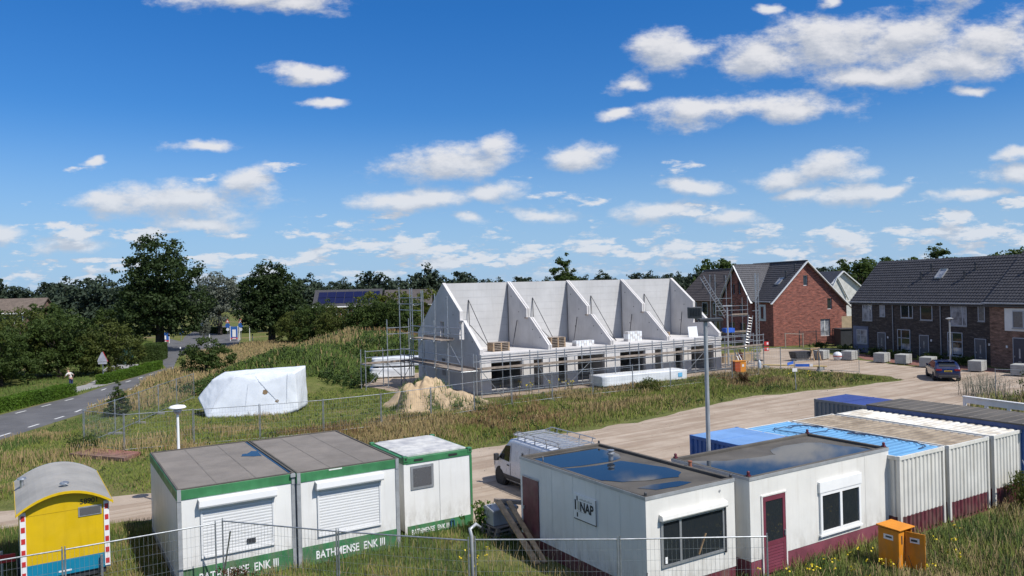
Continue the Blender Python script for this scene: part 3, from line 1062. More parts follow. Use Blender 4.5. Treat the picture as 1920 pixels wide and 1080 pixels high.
# big tree beside the road: broad stacked crown
big = tree_proto('big', 15.5, .55, [(0, 0, 14.2, 3.6, 3.6, 2.6), (-1.2, .3, 11.3, 4.9, 4.6, 2.9), (1.6, -.3, 10.8, 4.9, 4.6, 2.8), (-2.6, 0, 7.6, 4.4, 4.4, 2.8), (2.9, .4, 7.2, 4.6, 4.6, 2.8), (0, -1.4, 6.4, 5.4, 4.4, 2.8), (3.4, -.6, 4.4, 3.2, 3.2, 2.0), (-2.4, -.8, 4.3, 3.4, 3.2, 2.0)], 640, 1.0, 36, .42, M_leaf_dark, 100)
place_tree('broadleaf_tree', big, 'tallest dark green tree with stacked crown beside the road', 'tree', (-51.3, 111.5))
second = tree_proto('second', 11.5, .5, [(0, 0, 10.6, 2.6, 2.6, 2.4), (-1.6, 0, 8.6, 3.2, 3.2, 2.8), (1.7, .2, 8.4, 3.2, 3.2, 2.8), (-1.9, -.5, 5.6, 3.6, 3.4, 2.8), (2.0, .4, 5.4, 3.6, 3.4, 2.8), (0, -.8, 4.2, 3.8, 3.4, 2.2)], 520, .9, 36, .40, M_leaf_dark, 110)
place_tree('broadleaf_tree', second, 'round dark tree on short trunk left of the overgrown mound', 'tree', (-37.4, 119))
silver = tree_proto('silver', 10.5, .4, [(0, 0, 9.6, 3.8, 3.6, 2.9), (-2.2, 0, 7, 3.4, 3.2, 3.0), (2.3, 0, 6.8, 3.6, 3.2, 3.0), (0, -1, 4.4, 4.0, 3.2, 2.6)], 220, 1.0, 34, .45, M_leaf_silver, 120)
place_tree('silver_leaved_tree', silver, 'pale silvery tree between the two dark trees by the road', 'tree', (-58.0, 152), 0, 1.0)
place_tree('silver_leaved_shrub', silver, 'small pale silvery shrub beside the far road bend', 'shrub', (-56.4, 140), 60, .26)

shrub_a = tree_proto('shrub_a', 5.2, .22, [(0, 0, 5.0, 2.9, 2.8, 1.9), (-1.8, 0, 3.6, 2.8, 2.6, 2.2), (1.9, .2, 3.4, 2.8, 2.8, 2.2), (0, -1.7, 2.2, 3.3, 2.4, 2.0), (0, 1.6, 2.4, 3.2, 2.4, 2.0)], 280, .62, 42, .26, M_leaf_olive, 130)
shrub_b = tree_proto('shrub_b', 5.2, .22, [(0.3, 0, 5.0, 2.6, 2.8, 1.9), (-1.5, 0, 3.6, 3.0, 2.6, 2.4), (1.6, .2, 3.0, 3.1, 2.8, 2.2), (0, -1.5, 1.9, 3.5, 2.4, 1.8), (0, 1.6, 2.4, 3.2, 2.4, 2.0)], 280, .62, 42, .26, M_leaf_mid, 135)
for i, (px_, py_, s_, pr, lb) in enumerate([
        (-41.9, 79.5, .82, shrub_a, 'olive green tall shrub just behind the warning sign'),
        (-46.2, 78.0, 1.0, shrub_b, 'tall mid green shrub behind the person by the hedge'),
        (-50.3, 79.5, 1.03, shrub_a, 'tall olive shrub with brownish top left of the big tree'),
        (-47.5, 71.0, .86, shrub_b, 'rounded green shrub left of the person at the hedge'),
        (-52.8, 73.0, 1.02, shrub_a, 'olive bushy shrub cut by the left picture edge, upper'),
        (-45.5, 62.5, .78, shrub_b, 'dark bushy shrub behind the long hedge at the left edge'),
        (-50.0, 66.0, .9, shrub_b, 'green shrub behind the dark bushy one at the left edge'),
        (-55.5, 82.0, 1.0, shrub_b, 'green shrub at the back of the thicket, far left')]):
    place_tree('tall_shrub', pr, lb, 'shrub', (px_, py_), 47 * i, s_, 'thicket of shrubs left of the road')
bush = tree_proto('bush', 2.8, .12, [(0, 0, 2.5, 1.6, 1.5, 1.1), (-1.1, 0, 1.6, 1.5, 1.5, 1.2), (1.1, 0, 1.7, 1.5, 1.5, 1.2), (0, -.9, 1.1, 1.9, 1.2, 1.0)], 190, .42, 36, .19, M_leaf_mid, 140, nlimb=6)
place_tree('roundish_bush', bush, 'single dark green bush beside the road above the white tarpaulin heap', 'bush', (-29.9, 74.5), 0, 1.08)
con = tree_proto('conifer', 2.3, .07, [(0, 0, 2.0, .25, .25, .45), (0, 0, 1.4, .5, .5, .4), (0, 0, .9, .72, .72, .4), (0, 0, .45, .85, .85, .35)], 120, .2, 26, .12, M_leaf_mid, 150, nlimb=6)
place_tree('young_conifer', con, 'small conifer with brown tip behind the mesh fence by the road', 'conifer', (-26.6, 51.5))

# shrubs and trees beyond the mound
shrub_l = tree_proto('shrub_l', 4.8, .2, [(0, 0, 4.7, 2.0, 2.0, 1.9), (-1.0, 0, 3.0, 2.4, 2.2, 1.7), (1.0, .2, 2.8, 2.4, 2.4, 1.7), (0, -1, 1.6, 2.8, 2.4, 1.5)], 150, .62, 32, .34, M_leaf_light, 160)
for i, (px_, py_, s_, pr, lb) in enumerate([
        (-28.5, 113, 1.0, shrub_b, 'low green shrub right of the round dark tree'),
        (-25.2, 110, .86, shrub_a, 'low olive shrub in front of the solar panel house'),
        (-21.7, 117, 1.22, shrub_l, 'yellow green young tree in front of the solar panel house'),
        (-17.6, 118, 1.22, shrub_l, 'yellow green young tree between the two far houses'),
        (-20.6, 110, 1.05, shrub_b, 'dense green bush below the two yellow green trees'),
        (-16.2, 109, 1.05, shrub_b, 'dense green bush beside the tall scaffold tower'),
        (-13.0, 122, 1.25, shrub_l, 'yellow green tree peeking out left of the concrete gable'),
        (-32.5, 114, .75, shrub_a, 'small olive shrub at the foot of the round dark tree'),
        (-9.5, 113, .9, shrub_b, 'green bush partly hidden by the concrete gable')]):
    place_tree('wild_shrub', pr, lb, 'shrub', (px_, py_), 61 * i, s_, 'shrubs beyond the mound')

# far trees
far_a = tree_proto('far_a', 11, .4, [(0, 0, 10.4, 3.4, 3.4, 2.8), (-2.4, 0, 7.4, 3.4, 3.4, 3.2), (2.5, 0, 7.0, 3.4, 3.4, 3.2), (0, -1, 4, 4.6, 3.6, 3.2)], 130, 1.35, 26, .85, M_leaf_far_hazed, 170)
far_b = tree_proto('far_b', 10, .4, [(0, 0, 8.6, 4.6, 4.4, 3.2), (-3, 0, 6, 3.6, 3.6, 3), (3.2, .5, 6.2, 3.6, 3.6, 3), (0, -1, 3.4, 5.2, 4, 2.8)], 140, 1.35, 26, .85, M_leaf_far_hazed, 175)
far_c = tree_proto('far_c', 10, .4, [(0, 0, 8.8, 4.4, 4.2, 3.4), (-2.6, 0, 5.6, 3.6, 3.6, 3), (2.6, .5, 5.8, 3.6, 3.6, 3), (0, -1, 3.4, 4.8, 4, 2.6)], 140, 1.2, 26, .75, M_leaf_mid, 180)
g_ = random.Random(4)
FAR = []
for i in range(64):
    xx = -225 + i * 6.6 + g_.uniform(-2, 2)
    yy = 285 + g_.uniform(-28, 40)
    FAR.append((xx, yy, g_.uniform(.78, 1.0) * (1.15 if xx < -120 else 1.0)))
for i in range(46):
    FAR.append((-150 + i * 7.2 + g_.uniform(-2, 2), 335 + g_.uniform(-8, 12), g_.uniform(.84, 1.04)))
for i in range(26):
    FAR.append((110 + i * 7 + g_.uniform(-2, 2), 230 + g_.uniform(-20, 40), g_.uniform(.8, 1.0)))
for i, (xx, yy, s_) in enumerate(FAR):
    place_tree('far_tree', (far_a, far_b, far_b)[i % 3], 'dark tree in the unbroken row of trees along the horizon', 'tree', (xx, yy), g_.uniform(0, 360), s_, 'row of trees on the horizon')
for i, (xx, yy, s_, pr, lb) in enumerate([
        (-71.5, 160, .98, far_a, 'dark tree standing behind the big tree, to its right'), (-66, 132, .82, far_b, 'dark tree right behind the lower crown of the big tree'), (-74, 138, .86, far_a, 'dark green tree left behind the big tree'),
        (-83, 150, .98, far_b, 'dark tree left of the big tree above the thicket'), (-93, 160, .90, far_a, 'dark tree above the thicket, further left'), (-106, 165, .86, far_b, 'dark tree above the small tiled roof at left'),
        (-118, 170, 1.15, far_a, 'tall dark tree at the left picture edge'), (-49.5, 160, .92, far_b, 'dark tree behind the silvery tree'), (-62, 118, .55, far_c, 'lower dark tree beneath the big tree crown'),
        (-46, 175, .88, far_a, 'dark tree left behind the round dark tree'), (-33.5, 185, 1.04, far_b, 'dark tree right behind the round dark tree'),
        (-68, 112, .62, far_c, 'green tree between thicket and big tree'), (-61, 103, .52, far_c, 'green tree rising behind the thicket near the big tree'),
        (-24, 210, 1.08, far_a, 'dark tree above the solar panel roof, left'), (-13.5, 200, 1.02, far_b, 'dark tree above the solar panel roof, right'), (-21.5, 218, 1.0, far_b, 'wide dark tree above the middle of the solar panel roof'),
        (-9.5, 165, .88, tree_proto('egg', 10, .4, [(0, 0, 8.6, 2.8, 2.8, 3.4), (0, 0, 5.2, 3.2, 3.2, 3)], 110, 1.0, 28, .6, M_leaf_far_hazed, 185), 'egg shaped dark tree behind the scaffold tower')]):
    place_tree('dark_tree', pr, lb, 'tree', (xx, yy), 70 * i, s_)
poplar = tree_proto('poplar', 13, .35, [(0, 0, 12.8, 1.3, 1.3, 1.6), (-.3, 0, 10.6, 2.4, 2.2, 1.7), (.4, 0, 8.4, 2.5, 2.4, 2.4), (0, 0, 5.6, 2.4, 2.4, 2.2)], 150, .75, 34, .42, M_leaf_mid, 190)
place_tree('slender_tree', poplar, 'slender tree rising above the third concrete bay', 'tree', (10.1, 150), 0, 1.0)
place_tree('round_topped_tree', far_c, 'rounded sunlit tree behind the dark tiled roof', 'tree', (48.3, 180), 20, 1.12)
place_tree('pointed_tree', poplar, 'pointed tree rising behind the terrace ridge', 'tree', (78, 140), 80, (1.35, 1.35, .98))
for i, (xx, yy, s_, lb) in enumerate([(62.0, 138, .96, 'leafy tree just left of the terrace roof'), (55.5, 150, .90, 'leafy tree behind the white edged gable house'), (67.5, 142, .98, 'leafy tree behind the left end of the terrace ridge'), (73.5, 146, .98, 'tree top showing above the terrace ridge beside the pointed tree'), (50.5, 160, .84, 'leafy tree between red gable and white edged house'), (92, 140, 1.06, 'tree top above the terrace ridge at the right edge')]):
    place_tree('leafy_tree', far_c, lb, 'tree', (xx, yy), 50 * i, s_, 'trees behind the terrace')


# clipped hedges
def hedge(name, label, pts, w, h, m, size=.11, dens=420, seed=1):
    """hedge along a line of (x, y) points"""
    o = thing(name, label, 'hedge', (*pts[0], 0))
    off = Vector(pts[0])
    g = np.random.default_rng(seed)
    core = MB()
    Vs = []
    for i in range(len(pts) - 1):
        a, b = Vector(pts[i]) - off, Vector(pts[i + 1]) - off
        ln = (b - a).length
        d = (b - a) / ln
        e0, e1 = a + d * (.22 if i == 0 else 0), b - d * (.22 if i == len(pts) - 2 else 0)
        core.bar((e0.x, e0.y, h * .44), (e1.x, e1.y, h * .44), w * .72, h * .86)
        nr = Vector((-d.y, d.x))
        n = int(ln * (w + 2 * h) * dens)
        s = g.uniform(0, ln, n)
        e = g.uniform(0, w + 2 * h, n)
        lat = np.where(e < h, -w / 2, np.where(e < h + w, e - h - w / 2, w / 2))
        zz = np.where(e < h, e, np.where(e < h + w, h, e - h - w))
        j = g.normal(0, .035, n)
        lat = lat + g.normal(0, .035, n)
        zz = np.clip(zz + j + .04 * np.sin(s * 1.7), .02, None)
        P_ = np.stack([a.x + d.x * s + nr.x * lat, a.y + d.y * s + nr.y * lat, zz], 1)
        N_ = np.stack([np.where(e < h, -nr.x, np.where(e < h + w, 0, nr.x)), np.where(e < h, -nr.y, np.where(e < h + w, 0, nr.y)), np.where((e >= h) & (e < h + w), 1.0, .25)], 1) + g.normal(0, .5, (n, 3))
        N_ /= np.linalg.norm(N_, axis=1, keepdims=True)
        A_ = np.cross(N_, g.normal(0, 1, (n, 3)))
        A_ /= np.linalg.norm(A_, axis=1, keepdims=True)
        B_ = np.cross(N_, A_)
        sz = size * g.uniform(.6, 1.3, n)[:, None]
        Vs.append(np.stack([P_ - A_ * sz * .5, P_ + B_ * sz * .35, P_ + A_ * sz * .5, P_ - B_ * sz * .35], 1).reshape(-1, 3))
    for (e_, d_) in ((Vector(pts[0]) - off, Vector(pts[0]) - Vector(pts[1])), (Vector(pts[-1]) - off, Vector(pts[-1]) - Vector(pts[-2]))):
        d_ = d_.normalized()
        nr = Vector((-d_.y, d_.x))
        n = int(w * h * dens * 1.3)
        lat, zz, dp = g.uniform(-w / 2, w / 2, n), g.uniform(.02, h, n), g.normal(-.05, .06, n)
        P_ = np.stack([e_.x + nr.x * lat + d_.x * dp, e_.y + nr.y * lat + d_.y * dp, zz], 1)
        N_ = np.array([d_.x, d_.y, .2]) + g.normal(0, .5, (n, 3))
        N_ /= np.linalg.norm(N_, axis=1, keepdims=True)
        A_ = np.cross(N_, g.normal(0, 1, (n, 3)))
        A_ /= np.linalg.norm(A_, axis=1, keepdims=True)
        B_ = np.cross(N_, A_)
        sz = size * g.uniform(.6, 1.3, n)[:, None]
        Vs.append(np.stack([P_ - A_ * sz * .5, P_ + B_ * sz * .35, P_ + A_ * sz * .5, P_ - B_ * sz * .35], 1).reshape(-1, 3))
    core.build('hedge_core', M_leaf_mid, o)
    V = np.concatenate(Vs)
    link('foliage', raw_mesh('hedge_foliage', V, np.arange(len(V)).reshape(-1, 4), 4), m, o)
    return o


hedge('clipped_hedge', 'long low clipped hedge along the road at the left edge', [(-36.9, 40), (-36.8, 53.5), (-36.5, 63.2)], .9, .95, M_leaf_hedge, seed=3)
hedge('clipped_hedge', 'short low clipped hedge beside the warning sign', [(-37.9, 70.4), (-38.2, 77), (-39.1, 84.5)], .9, .85, M_leaf_hedge, seed=4)
hedge('tall_hedge', 'tall clipped hedge beside the dark green cabinet', [(-43.9, 92.5), (-45.6, 98.5)], 2.2, 2.0, M_leaf_mid, .16, 200, 5)
hedge('boundary_hedge', 'dark hedge along the far side of the road bend', [(-72, 172), (-63, 160), (-58.5, 155), (-52, 156)], 1.2, 1.2, M_leaf_mid, .25, 80, 6)

# small wild plants standing out from the grass
def tuft(name, label, loc, r, h, m, n=60, size=.12, seed=5):
    g = np.random.default_rng(seed)
    x, y = g.normal(0, r * .45, n), g.normal(0, r * .45, n)
    t = thing(name, label, 'plant', loc)
    V = blades(x, y, g.uniform(.5, 1.0, n) * h, .03, .45, tipw=.6)
    tag(link('stems', raw_mesh('stems', V, np.arange(len(V)).reshape(-1, 4), 4), m, t), kind='stuff')
    cl = np.stack([x * 1.2, y * 1.2, g.uniform(.25, .95, n) * h, np.full(n, r * .3)], 1)
    V = leaf_cloud(cl, 16, size, 1.0, seed)
    link('foliage', raw_mesh('foliage', V, np.arange(len(V)).reshape(-1, 4), 4), m, t)
    return t


tuft('wild_bush', 'grey green wild bush in front of the long white pack', (9.7, 56.0), .9, 1.1, M_leaf_olive, 60, .12, 6)
tuft('wild_bush', 'brown dock bush left of the street name sign', (17.6, 58.6), .5, .95, M_leaf_brown, 40, .10, 7)
tuft('wild_bush', 'dark weed bush at the foot of the mesh fence corner', (-22.6, 40.3), .8, .8, M_leaf_mid, 50, .1, 8)
tuft('wild_bush', 'tall pale seeding weeds behind the blue car', (30.9, 50.6), 1.5, 1.5, M_leaf_silver, 130, .05, 9)
tuft('wild_bush', 'bush with blossom leaning on the rightmost white container', (17.25, 26.0), .55, 1.35, M_leaf_olive, 60, .09, 10)
tuft('wild_bush', 'green shrub behind the mesh gate at the right edge', (32.2, 47.0), .9, 2.0, M_leaf_mid, 70, .13, 11)
tuft('wild_bush', 'low dark green weed clump left of the yellow cabin', (-20.6, 34.2), .9, .45, M_leaf_mid, 50, .1, 12)
tuft('wild_bush', 'green climber beside the small green and white container', (-1.15, 24.9), .4, 1.1, M_leaf_hedge, 60, .09, 13)
tuft('wild_bush', 'brown seeding dock in front of the left roller shutter', (-7.2, 19.5), .45, 1.15, M_leaf_brown, 60, .05, 14)
for i, (xx, yy) in enumerate([(35.7, 82.2), (36.6, 77.6), (37.4, 74.9), (38.6, 71.2), (39.6, 67.9), (34.4, 86.5)]):
    tuft('garden_shrub', ['low shrubs before the left end of the terrace', 'low shrub before the first terrace door', 'low shrub before the middle house window', 'low shrub between two terrace houses', 'low shrub beside the terrace street lamp', 'low shrubs beside the black iron fence'][i], (xx, yy), .9, .85, M_leaf_mid, 50, .16, 20 + i)

# ------------------------------------------------------------------ site cabins
M_seam = mat('felt_seam_grey', (0.15, 0.135, 0.118), 0.9, 0, 0.12, 2)
# local frame of every cabin: x along its front (left to right), y to its back, z up
def felt_roof(p, x0, x1, y0, y1, z, m, rim=M_felt_d, seam_axis='x', nseam=2, rimw=.09, rimh=.06):
    r = MB().box(x0, x1, y0, y1, z - .05, z).build('roof', m, p)
    e = MB()
    e.box(x0, x1, y0, y0 + rimw, z + .001, z + rimh).box(x0, x1, y1 - rimw, y1, z + .001, z + rimh)
    e.box(x0, x0 + rimw, y0 + rimw, y1 - rimw, z + .001, z + rimh).box(x1 - rimw, x1, y0 + rimw, y1 - rimw, z + .001, z + rimh)
    e.build('roof_rim', rim, r, bevel=.012)
    for i in range(nseam):
        if seam_axis == 'x':
            s = x0 + (x1 - x0) * (i + 1) / (nseam + 1)
            MB().box(s - .018, s + .018, y0 + rimw, y1 - rimw, z + .001, z + .005).build('felt_seam', M_seam, r)
        else:
            s = y0 + (y1 - y0) * (i + 1) / (nseam + 1)
            MB().box(x0 + rimw, x1 - rimw, s - .035, s + .035, z + .001, z + .006).build('felt_seam', rim, r)
    return r


def puddle(p, pts, z, name='puddle', amp=.09, seed=2):
    o = sheet(name, rough_poly(pts, .14, amp, seed), z, M_water, None, p)
    return o


def shutter(p, x0, x1, z0, z1, box_h=.24, y=0.0):
    """closed roller shutter with its box"""
    f = MB()
    f.box(x0, x0 + .05, y - .05, y - .001, z0, z1).box(x1 - .05, x1, y - .05, y - .001, z0, z1).box(x0, x1, y - .06, y - .001, z0 - .05, z0)
    fr = f.build('shutter_frame', M_shutter, p)
    c = MB()
    n = int((z1 - z0) / .082)
    dz = (z1 - z0) / n
    for i in range(n):
        zz = z0 + i * dz
        c.prism([(y - .012, zz), (y - .024, zz + dz * .08), (y - .029, zz + dz * .50), (y - .024, zz + dz * .95), (y - .012, zz + dz * .99)], 'x', x0 + .05, x1 - .05)
    tag(c.build('slat_curtain', M_shutter, fr), kind='stuff')
    b = MB().prism([(y - .001, z1), (y - .19, z1 + .02), (y - .21, z1 + .07), (y - .19, z1 + box_h), (y - .001, z1 + box_h + .03)], 'x', x0 - .06, x1 + .06).build('shutter_box', M_shutter, p, bevel=.01)
    MB().box(x0 - .065, x0 - .045, y - .2, y - .002, z1 + .02, z1 + box_h).build('box_cap', M_slat_line, b)
    return fr


def green_unit(name, label, o, W, left=False):
    t = thing(name, label, 'site cabin', o, U_ROT, 'green and white site cabins')
    D_, H_ = 5.9, 2.75
    MB().box(.0, W, .0, D_, .08, 2.5).build('wall', M_white, t)
    MB().box(.10, W - .10, -.012, -.001, .02, .58).build('base_band', M_green, t)
    MB().box(.02, W - .02, .02, D_, -.05, .079).build('skid', M_dark, t)
    fa = MB().box(-.02, W + .02, -.02, D_ + .02, 2.47, 2.74).build('fascia', M_green, t, bevel=.008)
    for cx in (.0, W - .10):
        MB().box(cx - .005, cx + .105, -.03, .1, .0, 2.47).build('corner_post', M_steel_l, t)
        MB().box(cx + .0, cx + .10, -.045, -.021, 2.44, 2.76).build('corner_cap', M_steel_l, t)
    felt_roof(t, 0, W, 0, D_, 2.745, M_felt, M_felt_d, 'x', 2, .06, .03)
    shutter(t, .58, 2.55, .86, 2.18)
    text('lettering', 'BATHMENSE  ENK III', .33, M_letter, t, (.50, -.018, .17), sx=.72, offset=.005)
    return t


gl = green_unit('site_cabin', 'white cabin with green bands and shutter, left one, next to the yellow cabin', (-9.16, 20.65), 3.17, True)
MB().box(-.012, -.001, .3, 5.8, .09, .3).build('side_skirt', M_steel_l, gl)
puddle(gl, [(2.35, 3.35), (2.72, 3.05), (3.02, 3.0), (3.05, 3.9), (2.85, 4.05), (2.65, 3.75), (2.45, 3.75)], 2.753)
MB().box(1.78, 2.02, -.052, -.04, .98, 1.12).build('sticker', M_dark, gl)
gr = green_unit('site_cabin', 'white cabin with green bands and shutter, right one of the large pair', (-6.38, 22.24), 3.16)
MB().box(-.17, -.03, .0, 5.88, 2.66, 2.745).build('gutter', M_steel_l, gr)
puddle(gr, [(-.165, .05), (-.035, .05), (-.035, 5.8), (-.165, 5.8)], 2.750, 'gutter_water', .01)
MB().box(.95, 1.35, -.024, -.021, 2.70, 2.735).build('paint_scrape', M_white, gr)

t = thing('small_container_cabin', 'small white container cabin with green bands and boarded square window', 'site cabin', (-3.62, 24.67), U_ROT, 'green and white site cabins')
W = 2.44
MB().box(.0, W, .0, 2.95, .18, 2.38).build('wall', M_white, t)
MB().box(.0, W, -.012, -.001, .02, .36).build('base_band', M_green, t)
MB().box(-.02, W + .02, -.02, 2.97, 2.36, 2.56).build('top_rail', M_green, t, bevel=.01)
MB().box(.08, W - .08, .08, 2.87, .0, .179).build('skid', M_dark, t)
for cx in (-.03, W - .13):
    for cy in (-.04, 2.83):
        c = MB().box(cx, cx + .16, cy, cy + .16, 2.44, 2.62).build('corner_casting', M_green, t, bevel=.015)
        MB().box(cx + .05, cx + .11, cy - .004, cy + .02, 2.50, 2.57).build('casting_slot', M_black, c)
for cx in (-.022, W - .058):
    MB().box(cx, cx + .08, -.022, -.013, .02, 2.36).build('corner_post', M_white if cx < 0 else M_green, t)
for x0 in (.5, 1.75):
    MB().box(x0 - .16, x0 + .16, -.03, -.021, 2.43, 2.50).build('lifting_pocket', M_black, t)
for (y0, y1) in ((.12, 1.42), (1.48, 2.82)):
    MB().prism([(.1, 2.561), (W - .1, 2.561), (W - .1, 2.60), (W - .3, 2.63), (.3, 2.63), (.1, 2.60)], 'y', y0, y1).build('roof_panel', mat('weathered_white_roof' + str(y0), (.50, .49, .46), .7, 0, .2, 2.2, col2=(.33, .33, .34)), t, bevel=.01)
wn = MB().box(.22, 1.03, -.03, -.001, 1.52, 2.28).build('window', M_alu, t)
MB().box(.30, .95, -.034, -.031, 1.60, 2.20).build('pane', M_glass_b, wn)
MB().box(1.24, 1.255, -.006, -.001, .37, 2.36).build('panel_joint', M_slat_line, t)
text('lettering', 'BATHMENSE  ENK III', .23, M_letter, t, (.20, -.018, .075), sx=.65, offset=.003)
MB().path([(1.62, -.05, .28), (1.60, -.08, .05), (1.66, -.06, -.05)], .02, 6).path([(1.60, -.05, .30), (1.66, -.08, .34), (1.72, -.05, .30), (1.74, -.08, .0)], .018, 6).build('cable', mat('blue_cable', (.03, .10, .20), .5), t)

# white cabins with maroon base
def parapet(p, x0, x1, y0, y1, z, h=.10, w=.11):
    e = MB()
    e.box(x0, x1, y0, y0 + w, z, z + h).box(x0, x1, y1 - w, y1, z, z + h)
    e.box(x0, x0 + w, y0 + w, y1 - w, z, z + h).box(x1 - w, x1, y0 + w, y1 - w, z, z + h)
    return e.build('parapet', M_felt_d, p, bevel=.02)


def trim(p, x0, x1, y0, y1, z0, z1):
    e = MB()
    e.box(x0 - .015, x1 + .015, y0 - .015, y0 + .001, z0, z1).box(x0 - .015, x1 + .015, y1 - .001, y1 + .015, z0, z1)
    e.box(x0 - .015, x0 + .001, y0 + .001, y1 - .001, z0, z1).box(x1 - .001, x1 + .015, y0 + .001, y1 - .001, z0, z1)
    return e.build('roof_trim', M_steel_l, p)


nap = thing('site_office', 'white cabin with NAP sign on its side and puddles on its flat roof', 'site cabin', (3.14, 18.85), U_ROT, 'white cabins with maroon base')
W, D_ = 3.1, 5.8
MB().box(0, W, 0, D_, .40, 2.66).build('wall', M_cream, nap)
MB().box(.012, W - .012, .012, D_ - .012, .0, .399).build('base_band', M_maroon, nap)
MB().box(.02, W - .02, .02, D_ - .02, 2.64, 2.675).build('roof', M_felt_d, nap)
parapet(nap, 0, W, 0, D_, 2.661)
trim(nap, 0, W, 0, D_, 2.66, 2.745)
puddle(nap, [(.18, 5.55), (2.70, 5.50), (2.72, 4.35), (2.45, 3.95), (1.9, 3.75), (.9, 3.85), (.18, 4.05)], 2.683, seed=5)
puddle(nap, [(.17, 3.95), (.8, 3.74), (1.5, 3.62), (2.2, 3.62), (2.42, 3.1), (2.72, 2.2), (2.62, 1.5), (2.2, 1.1), (1.2, 1.35), (.6, 1.6), (.17, 2.1)], 2.687, seed=8, amp=.16)
puddle(nap, [(.55, .95), (1.0, 1.0), (1.9, .82), (2.1, .55), (1.5, .42), (.8, .5)], 2.685, seed=11)
v = MB().lathe([(.075, 0), (.075, .16), (.12, .17), (.12, .22), (.06, .26), (.06, .28), (.11, .29), (.11, .31)], 14, (2.06, 3.9, 2.675)).build('roof_vent', M_steel, nap, smooth=False)
MB().lathe([(.022, 0), (.022, .10)], 8, (.45, 5.2, 2.675)).build('roof_bolt', M_steel, nap)
for (cx, cy) in ((.06, .06), (W - .06, .06), (.06, D_ - .06), (W - .06, D_ - .06)):
    MB().lathe([(.035, 0), (.035, .07), (.015, .09)], 8, (cx, cy, 2.761)).build('lifting_eye', M_dark, nap)
for yy in (1.0, 2.0, 3.05, 4.1):
    MB().box(-.006, -.001, yy - .012, yy + .012, .41, 2.65).build('panel_joint', M_cream, nap)
d = MB().box(-.03, -.001, 4.78, 5.65, .42, 2.17).build('door', M_maroon, nap)
MB().box(-.034, -.031, 4.74, 5.69, 2.171, 2.20).build('door_frame', M_steel_l, d)
MB().box(-.06, -.031, 5.55, 5.60, 1.18, 1.28).build('handle', M_steel, d)
sg = MB().box(-.03, -.001, 1.96, 2.97, 1.52, 2.22).build('sign_board', M_white, nap)
sb = MB()
sb.box(-.034, -.0305, 1.95, 1.98, 1.52, 2.22).box(-.034, -.0305, 1.98, 2.97, 1.52, 1.545)
sb.build('sign_edge', M_dark, sg)
for (ya, yb, za, zb) in ((2.78, 2.83, 2.05, 2.17), (2.86, 2.92, 1.78, 2.06), (2.78, 2.83, 1.60, 1.72)):
    MB().box(-.036, -.0305, ya, yb, za, zb).build('sign_mark', M_letterk, sg)
MB().box(-.036, -.0305, 2.70, 2.80, 1.80, 2.03).build('sign_mark', M_alu, sg)
lo = MB()
for (ya, yb, za, zb) in ((2.42, 2.82, 2.035, 2.045), (2.42, 2.82, 1.755, 1.765)):
    lo.box(-.035, -.0305, ya, yb, za, zb)
lo.build('sign_rule', M_alu, sg)
text('sign_lettering', 'NAP', .36, M_letterk, sg, (-.037, 2.68, 1.79), (90, 0, -90), sx=.86, offset=.010)
lt = MB()
for k_ in range(11):
    lt.box(-.036, -.0305, 2.66 - k_ * .052, 2.695 - k_ * .052, 2.085, 2.115 + .012 * (k_ % 3))
lt.build('sign_small_lettering', M_alu, sg)


def framed_window(p, x0, x1, z0, z1, split, y=0., fm=M_alu, gm=M_glass, fw=.06, proud=.045):
    f = MB()
    f.box(x0, x1, y - proud, y - .001, z0, z0 + fw).box(x0, x1, y - proud, y - .001, z1 - fw, z1)
    f.box(x0, x0 + fw, y - proud, y - .001, z0 + fw, z1 - fw).box(x1 - fw, x1, y - proud, y - .001, z0 + fw, z1 - fw)
    for s in split:
        f.box(s - fw * .6, s + fw * .6, y - proud, y - .001, z0 + fw, z1 - fw)
    w = f.build('window', fm, p)
    xs = [x0 + fw] + [q for s in split for q in (s - fw * .6, s + fw * .6)] + [x1 - fw]
    for i in range(0, len(xs), 2):
        MB().box(xs[i], xs[i + 1], y - proud * .45, y - .001, z0 + fw, z1 - fw).build('pane', gm, w)
    return w


wn = framed_window(nap, .46, 2.66, .90, 2.07, [1.10])
MB().prism([(-.002, 2.08), (-.13, 2.08), (-.15, 2.12), (-.13, 2.22), (-.002, 2.25)], 'x', .42, 2.72).build('shutter_box', M_cream, nap, bevel=.01)
MB().box(2.67, 2.72, -.06, -.001, .86, 2.08).build('shutter_guide', M_dark, nap)
MB().box(.56, .64, -.05, -.042, 1.0, 1.16).build('note', M_letter, wn)
MB().path([(2.55, -.004, 2.50), (2.55, -.02, 2.50)], .03, 10).build('wall_grommet', M_slat_line, nap)
MB().path([(-.02, -.02, .9), (-.05, -.04, .75), (.25, -.06, .38), (.3, -.06, .1)], .018, 6).build('cable', M_dark, nap)
bp_ = MB()
bp_.bar((1.72, -.032, 1.0), (1.98, -.032, 1.5), .05, .012)
bp_.build('leaning_batten', M_wood, wn)

